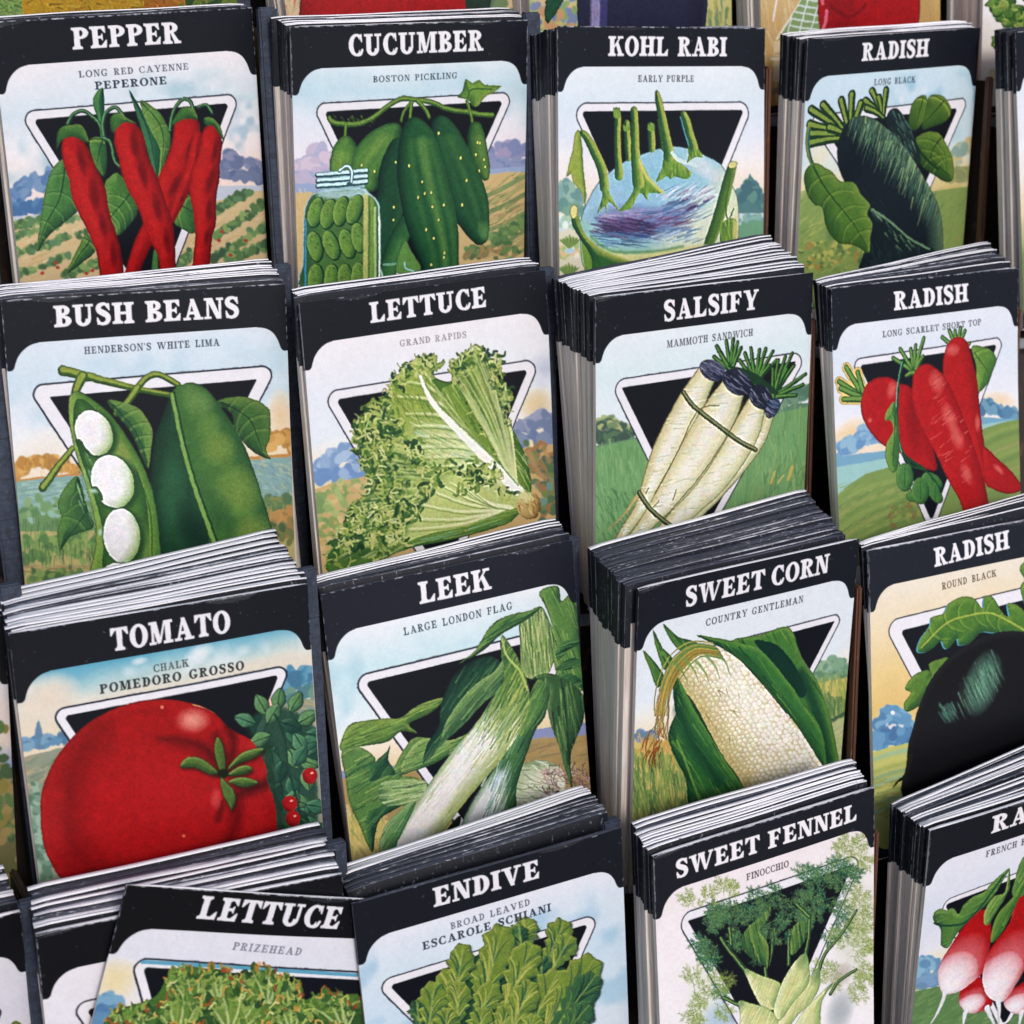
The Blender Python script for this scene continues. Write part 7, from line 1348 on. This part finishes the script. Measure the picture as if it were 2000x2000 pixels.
M_PRINT = print_material(); M_TOPW = top_material(False); M_TOPB = top_material(True); M_SIDE = side_material(); M_FACE = side_material(True)
M_WOOD = wood_material('dark_stained_wood', (30, 22, 20), (52, 36, 30), (128, 84, 62), .5); M_EDGE = wood_material('worn_brown_wood', (64, 40, 30), (104, 66, 48), (176, 128, 100), .8)
M_TAPE = tape_material(); M_LIP = wood_material('grey_metal_lip', (110, 112, 120), (140, 142, 150), (186, 188, 194), .4)

# ---- objects
def link(name, me, parent=None, mats=()):
    o = bpy.data.objects.new(name, me); COL.objects.link(o)
    for m in mats: me.materials.append(m)
    if parent is not None: o.parent = parent
    return o
def tag(o, label, cat, group=None):
    o['label'] = label; o['category'] = cat
    if group: o['group'] = group
def bow(u, v, k):
    """gentle sag of a seed-filled envelope (metres, + is into the stack)"""
    return k[0]*(4*u*(1-u)-.5)*.0007*np.minimum(v*2, 1)+k[1]*np.sin(3.1*v+k[2])*.0006+k[3]*np.sin(5*u+4*v+k[2])*.00035+k[1]*np.sin(9*u-7*v+k[2])*.00012
def envelope(t, k, seed, wavy=1.0):
    """folded paper envelope as one closed mesh; slots: 0 face, 1 sides, 2 top fold"""
    r = random.Random(seed); nx, nz = 20, 14; verts = []; faces = []; mi = []
    ph = [r.uniform(0, 6.3) for _ in range(4)]
    zs = [PH*(1-(1-i/nz)**1.0) for i in range(nz+1)]; zs[-1] = PH-.0035
    def row(y, z, top):
        i0 = len(verts)
        for i in range(nx+1):
            u = i/nx; v = PH-z; d = bow(u, v, k)
            zz = z+(.0018*math.sin(4*u+ph[0])+.001*math.sin(11*u+ph[1]))*top*wavy
            yy = y+(.0026*math.sin(6*u+ph[2])*top*wavy)
            x = (u-.5)*PW
            if top and i in (0, nx): zz -= .004
            verts.append((x, yy*PW+d, zz*PW))
        return i0
    F = [row(0.0006 if 0 < i else .003, zs[i], 1 if i == nz else 0) for i in range(nz+1)]
    T1 = row(t*.14, PH-.0006, 1); T2 = row(t*.92, PH-.0004, 1)
    B = [row(t if i else t-.003, zs[i], 1 if i == nz else 0) for i in range(nz+1)]
    def strip(a, b, m):
        for i in range(nx): faces.append((a+i, a+i+1, b+i+1, b+i)); mi.append(m)
    for i in range(nz): strip(F[i], F[i+1], 0)
    strip(F[nz], T1, 2); strip(T1, T2, 2); strip(T2, B[nz], 2)
    for i in range(nz): strip(B[i+1], B[i], 0)
    strip(B[0], F[0], 1)
    for i in range(nz):
        faces.append((F[i], F[i+1], B[i+1], B[i])); mi.append(1); a = nx
        faces.append((F[i]+a, B[i]+a, B[i+1]+a, F[i+1]+a)); mi.append(1)
    faces.append((F[nz], T1, T2, B[nz])); mi.append(1); a = nx; faces.append((F[nz]+a, B[nz]+a, T2+a, T1+a)); mi.append(1)
    me = bpy.data.meshes.new('envelope'); me.from_pydata(verts, [], faces); me.polygons.foreach_set('material_index', mi); me.polygons.foreach_set('use_smooth', [m == 0 or m == 2 for m in mi]); me.update()
    return me

PART = {0: 'header_band', 1: 'title_lettering', 2: 'picture_panel', 3: 'variety_lettering', 4: 'vegetable_picture'}
def printed(sheet, k, root):
    """the printed front as touching sheets of one plane, one mesh per printed part"""
    H, W = sheet.H, sheet.W; seg = np.where(sheet.seg == 5, 2, sheet.seg)[:-1, :-1]      # the triangle is part of the picture's ground
    jj, ii = np.mgrid[0:H, 0:W]; u = ii/(W-1.0); v = jj/NPX
    X = (u-.5)*PW; Z = (PH-v)*PW; Y = bow(u, v, k)-.00006
    P = np.stack([X, Y, Z], -1).reshape(-1, 3).astype(np.float32)
    cl = np.concatenate([np.clip(sheet.img, 0, 1).reshape(-1, 3), np.ones((H*W, 1), np.float32)], 1).astype(np.float32)
    base = (np.arange(H-1)[:, None]*W+np.arange(W-1)[None])
    made = {}
    for s in (0, 2, 1, 3, 4):
        b = base[seg == s]
        if len(b) < 30: continue
        q = np.stack([b, b+W, b+W+1, b+1], 1)
        idx, inv = np.unique(q, return_inverse=True); inv = inv.reshape(-1)
        me = bpy.data.meshes.new(PART[s]); n = len(b)
        me.vertices.add(len(idx)); me.vertices.foreach_set('co', P[idx].ravel())
        me.loops.add(4*n); me.loops.foreach_set('vertex_index', inv.astype(np.int32))
        me.polygons.add(n); me.polygons.foreach_set('loop_start', np.arange(0, 4*n, 4, dtype=np.int32))
        me.update(calc_edges=True)
        ca = me.color_attributes.new('ink', 'BYTE_COLOR', 'POINT'); ca.data.foreach_set('color_srgb', cl[idx].ravel())
        par = root if s in (0, 2) else made.get(0 if s == 1 else 2, root)
        made[s] = link(PART[s], me, par, (M_PRINT,))
    return made

DEFDEPTH = {'topa': .08, 'topb': .17, 'topc': .12, 'topd': .14, 'tope': .2, 'edgea': .28, 'edgeb': .16}
# stack behind each front packet, front to back: w white fold, b black fold
FOLDS = {'pepper': 'bww', 'cucumber': 'wwbww', 'kohlrabi': 'bbwbbbwb', 'longblack': 'wwbwwww', 'beans': 'bbwwwwwww', 'lettuce': 'bwww', 'salsify': 'wwwwwwwwwwwb', 'scarlet': 'wbbwwbw',
         'tomato': 'wwwwwbwwbwww', 'leek': 'bbwww', 'corn': 'bbbbbbbbbbbbbw', 'plainblack': 'wbwbwbwbbw', 'endive': 'bbbbwww', 'fennel': 'wwwwwwbw', 'roundblack': 'wwww', 'french': 'wwbwbbwwbbw',
         'edgea': 'bwbwbww', 'topa': 'ww', 'topb': 'wwww', 'topc': 'bbb', 'topd': 'wwww', 'tope': 'wwwww', 'sidee': 'bbb', 'edgeb': 'www'}
FOLD0 = {'pepper': 'b', 'beans': 'b', 'lettuce': 'b', 'leek': 'b', 'endive': 'b', 'kohlrabi': 'b', 'sidee': 'b', 'topc': 'b'}
INFO = {  # front packets: label, what the stack behind it is called
 'pepper': ('PEPPER seed packet picturing four long red chillies', 'the red pepper packet'),
 'cucumber': ('CUCUMBER seed packet with green cucumbers and a pickle jar', 'the cucumber packet'),
 'kohlrabi': ('KOHL RABI seed packet picturing a pale blue and purple bulb', 'the kohl rabi packet'),
 'longblack': ('RADISH LONG BLACK seed packet with a long dark radish and leaves', 'the long black radish packet'),
 'beans': ('BUSH BEANS seed packet with white beans in an open green pod', 'the bush beans packet'),
 'lettuce': ('LETTUCE seed packet with one upright frilly green head', 'the frilly green lettuce packet'),
 'salsify': ('SALSIFY seed packet with cream roots tied in a bundle', 'the salsify packet'),
 'scarlet': ('RADISH LONG SCARLET seed packet with long red radishes', 'the long scarlet radish packet'),
 'tomato': ('TOMATO seed packet with one huge red tomato', 'the tomato packet'),
 'leek': ('LEEK seed packet with white shafts and dark green leaves', 'the leek packet'),
 'corn': ('SWEET CORN seed packet with a cream cob in green husks', 'the sweet corn packet'),
 'roundblack': ('RADISH ROUND BLACK seed packet with a big black globe on yellow sky', 'the round black radish packet'),
 'prize': ('tilted loose LETTUCE seed packet with red tipped leaves', None),
 'endive': ('ENDIVE seed packet with lobed yellow green leaves', 'the endive packet'),
 'fennel': ('SWEET FENNEL seed packet with a pale bulb and feathery fronds', 'the sweet fennel packet'),
 'french': ('RADISH FRENCH seed packet with red and white radishes, cut by the right edge', 'the French radish packet'),
 'plainblack': ('seed packet mostly hidden behind the tilted lettuce packet', 'the half hidden packet'),
 'edgea': ('seed packet cut by the left edge beside the tilted lettuce stack', 'the packet at the lower left edge'),
 'edgeb': ('sliver of a seed packet at the left edge beside the tomato packet', 'the sliver of packet beside the tomato'),
 'topa': ('seed packet with yellow squash picture, cut off above the pepper packet', 'the yellow squash packet'),
 'topb': ('seed packet with a plain red picture, cut off above the cucumber packet', 'the plain red packet'),
 'topc': ('seed packet with a glossy dark purple picture, cut off above the kohl rabi packet', 'the dark purple packet'),
 'topd': ('tan seed packet with red pepper and white trellis, cut off above the long black radish', 'the tan packet with the trellis'),
 'tope': ('seed packet with curly green herb at the upper right corner', 'the curly herb packet'),
 'sidee': ('seed packet with black band at the right edge below the curly herb packet', 'the packet at the right edge'),
}
def kbow(seed):
    r = random.Random(seed); return [r.uniform(-1, 1), r.uniform(-1, 1), r.uniform(0, 6), r.uniform(-1, 1)]
THICK = .026
LIB = {}
for e in 'wb':
    for s in range(4):
        me = envelope(THICK*1.02, [a*f for a, f in zip(kbow(90+s), (.35, .35, 1, .35))], 40+s); me.name = 'seed_packet_'+('white_fold' if e == 'w' else 'black_fold')
        for m in (M_FACE, M_SIDE, M_TOPW if e == 'w' else M_TOPB): me.materials.append(m)
        LIB[e, s] = me

rr = random.Random(11)
ROOTS = {}
for i, nm in enumerate(POSE):
    l, w = POSE[nm]; l = np.array(l); R = rot(w); k = kbow(i)
    M = matrix(l, R)
    root = bpy.data.objects.new('seed_packet', None); COL.objects.link(root); root.matrix_world = M; root.empty_display_size = .01
    label, stack = INFO[nm]; tag(root, label, 'seed packet', 'seed packets at the front of their stacks'); ROOTS[nm] = root
    e0 = FOLD0.get(nm, 'w')
    env = link('envelope', envelope(THICK*(.35 if nm == 'prize' else .7), k, 200+i, .6), root, (M_FACE, M_SIDE, M_TOPW if e0 == 'w' else M_TOPB))
    if nm in SPECS:
        off, s, vmax, fn, seed = SPECS[nm]
        sh = Sheet(vmax, off, s, homog(l, R), seed); fn(sh); sh.grain(.011, 1.6)
        printed(sh, k, root)
    if stack is None: continue
    f = ''.join(e*(2 if rr.random() < .42 else 1) for e in FOLDS[nm]); n = len(f)
    cuts = np.cumsum([rr.uniform(.45, 1.55) for _ in f]); cuts = cuts/cuts[-1]
    if nm in BACK: lb, wb = BACK[nm]; lb = np.array(lb); dR = rotvec(R.T @ rot(wb))
    else: lb = l+R[:, 2]*DEFDEPTH[nm]; dR = np.zeros(3)
    if nm == 'endive': lb = lb+np.array([0, 0, .03])
    t0 = min(.6, .024/np.linalg.norm(lb-l)); cuts = t0+(1-t0)*cuts
    for j, e in enumerate(f):
        t = cuts[j]; gap = (cuts[j+1]-t if j+1 < n else 1.0/n)
        if nm == 'endive': t = .28+.72*t
        Rj = R @ rot(dR*t+np.array([rr.gauss(0, .003), rr.gauss(0, .005), rr.gauss(0, .0018)]))
        lj = l+(lb-l)*t+R @ np.array([rr.gauss(0, .006), rr.gauss(0, .0015), 0])
        if nm == 'corn': lj = lj+R @ np.array([-.035, .0, 0])*(1-t)
        o = bpy.data.objects.new('seed_packet', LIB[e, rr.randrange(4)]); COL.objects.link(o)
        o.matrix_world = matrix(lj, Rj)
        d = np.linalg.norm(lb-l)*gap*(.72 if nm == 'endive' else 1)
        o.scale = (1, max(.3, min(1.6, d*.97/THICK)), 1)
        kind = 'white' if e == 'w' else 'black'
        if j == n-1: lab = f'rearmost {kind} edged packet of the stack behind {stack}'
        else: lab = f'{kind} edged packet in the stack behind {stack}'
        tag(o, lab, 'seed packet', f'{kind} edged packets stacked behind {stack}')

# ---- the display rack
def slab(name, l, R, u0, u1, v0, v1, w0, w1, m, parent, bev=.0006):
    """board given by its extents (packet widths) in a packet's own frame"""
    bm = bmesh.new(); vs = [bm.verts.new(((u-.5)*PW, w*PW, (PH-v)*PW)) for u in (u0, u1) for w in (w0, w1) for v in (v1, v0)]
    for q in ((0, 1, 3, 2), (4, 6, 7, 5), (0, 4, 5, 1), (2, 3, 7, 6), (0, 2, 6, 4), (1, 5, 7, 3)): bm.faces.new([vs[a] for a in q])
    bmesh.ops.recalc_face_normals(bm, faces=bm.faces)
    bmesh.ops.bevel(bm, geom=bm.edges[:], offset=bev, segments=2, affect='EDGES')
    me = bpy.data.meshes.new(name); bm.to_mesh(me); bm.free()
    o = link(name, me, parent, (m,)); o.matrix_world = matrix(l, R); return o
rack = bpy.data.objects.new('display_rack', None); COL.objects.link(rack); rack.empty_display_size = .01
O = np.array(ORIGIN); RY = rot((-.012, -.1588, -.05)); RM = np.eye(3)
rack.matrix_world = Matrix.Translation(Vector(world(O+np.array([2, 5.4, -2.0]))))
bpy.context.view_layer.update()
tag(rack, 'dark stepped wooden display rack with slate taped dividers holding every packet stack', 'display rack')
def put(name, *a):
    return slab(name, *a, rack)
for r in range(-1, 5):
    base = O+np.array([-1.6*STEP[0], r*STEP[1], r*STEP[2]])
    put('shelf', base, RM, 0, 7.4, PH+.012, PH+.05, .02, .62, M_WOOD)
    put('shelf_lip', base, RM, 0, 7.4, PH+.0, PH+.045, -.012, .018, M_LIP)
    put('riser', base, RM, 0, 7.4, .39, PH+.01, .575, .6, M_WOOD)
    for c in range(-1, 5):
        key = {(0, 0): 'pepper', (1, 0): 'cucumber', (2, 0): 'kohlrabi', (3, 0): 'longblack', (0, 1): 'beans', (1, 1): 'lettuce', (2, 1): 'salsify', (3, 1): 'scarlet', (0, 2): 'tomato', (1, 2): 'leek', (2, 2): 'corn', (3, 2): 'roundblack', (0, 3): 'plainblack', (1, 3): 'endive', (2, 3): 'fennel', (3, 3): 'french', (0, -1): 'topa', (1, -1): 'topb', (2, -1): 'topc', (3, -1): 'topd', (-1, 2): 'edgeb', (-1, 3): 'edgea'}.get((c, r))
        if key: l = np.array(POSE[key][0]); x = l[0]+.5-.5*.985
        else: l = O+np.array([c*STEP[0]+.02, r*STEP[1], r*STEP[2]])
        taped = c <= 1
        put('divider_post', l, RY, 1.0 if taped else 1.025, 1.075 if taped else 1.05, -.02 if taped else .2, PH, .035, .075, M_TAPE if taped else M_EDGE)
        put('divider', l, RY, 1.05, 1.075, .06 if taped else .22, PH, .08, .56, M_WOOD)

# ---- light, sky, camera
w = bpy.data.worlds.new('World'); SC.world = w; w.use_nodes = True; nt = w.node_tree
sky = nt.nodes.new('ShaderNodeTexSky'); sky.sky_type = 'NISHITA'; sky.sun_disc = False
SUN = Vector((.06, -.66, .75)).normalized()
sky.sun_elevation = math.asin(SUN.z); sky.sun_rotation = math.atan2(SUN.x, SUN.y); sky.air_density = 1.0; sky.dust_density = 3.0; sky.ozone_density = 1.0
bg = nt.nodes['Background']; nt.links.new(sky.outputs[0], bg.inputs[0]); bg.inputs[1].default_value = .11
sl = bpy.data.lights.new('sun', 'SUN'); sl.energy = 1.5; sl.angle = math.radians(14); sl.color = (1, .96, .9)
so = bpy.data.objects.new('sun', sl); COL.objects.link(so); so.rotation_euler = SUN.to_track_quat('Z', 'Y').to_euler(); so.location = (0.6, -.8, 2.4)

cd = bpy.data.cameras.new('camera'); co = bpy.data.objects.new('camera', cd); COL.objects.link(co)
A = R2W @ np.array(CAM_AXES); X, Y, Z = A[:, 0], -A[:, 1], -A[:, 2]
co.matrix_world = Matrix(((X[0], Y[0], Z[0], CAM[0]), (X[1], Y[1], Z[1], CAM[1]), (X[2], Y[2], Z[2], CAM[2]), (0, 0, 0, 1)))
cd.sensor_width = 36; cd.sensor_fit = 'HORIZONTAL'; cd.lens = FOCAL/2000*36; cd.clip_start = .01; cd.clip_end = 50
cd.dof.use_dof = True; cd.dof.focus_distance = 6.35*PW; cd.dof.aperture_fstop = 20
SC.camera = co
SC.view_settings.view_transform = 'Standard'; SC.view_settings.look = 'None'; SC.view_settings.exposure = 0.27; SC.view_settings.gamma = 1; SC.view_settings.use_curve_mapping = False
SC.render.engine = 'CYCLES'; SC.cycles.use_denoising = True
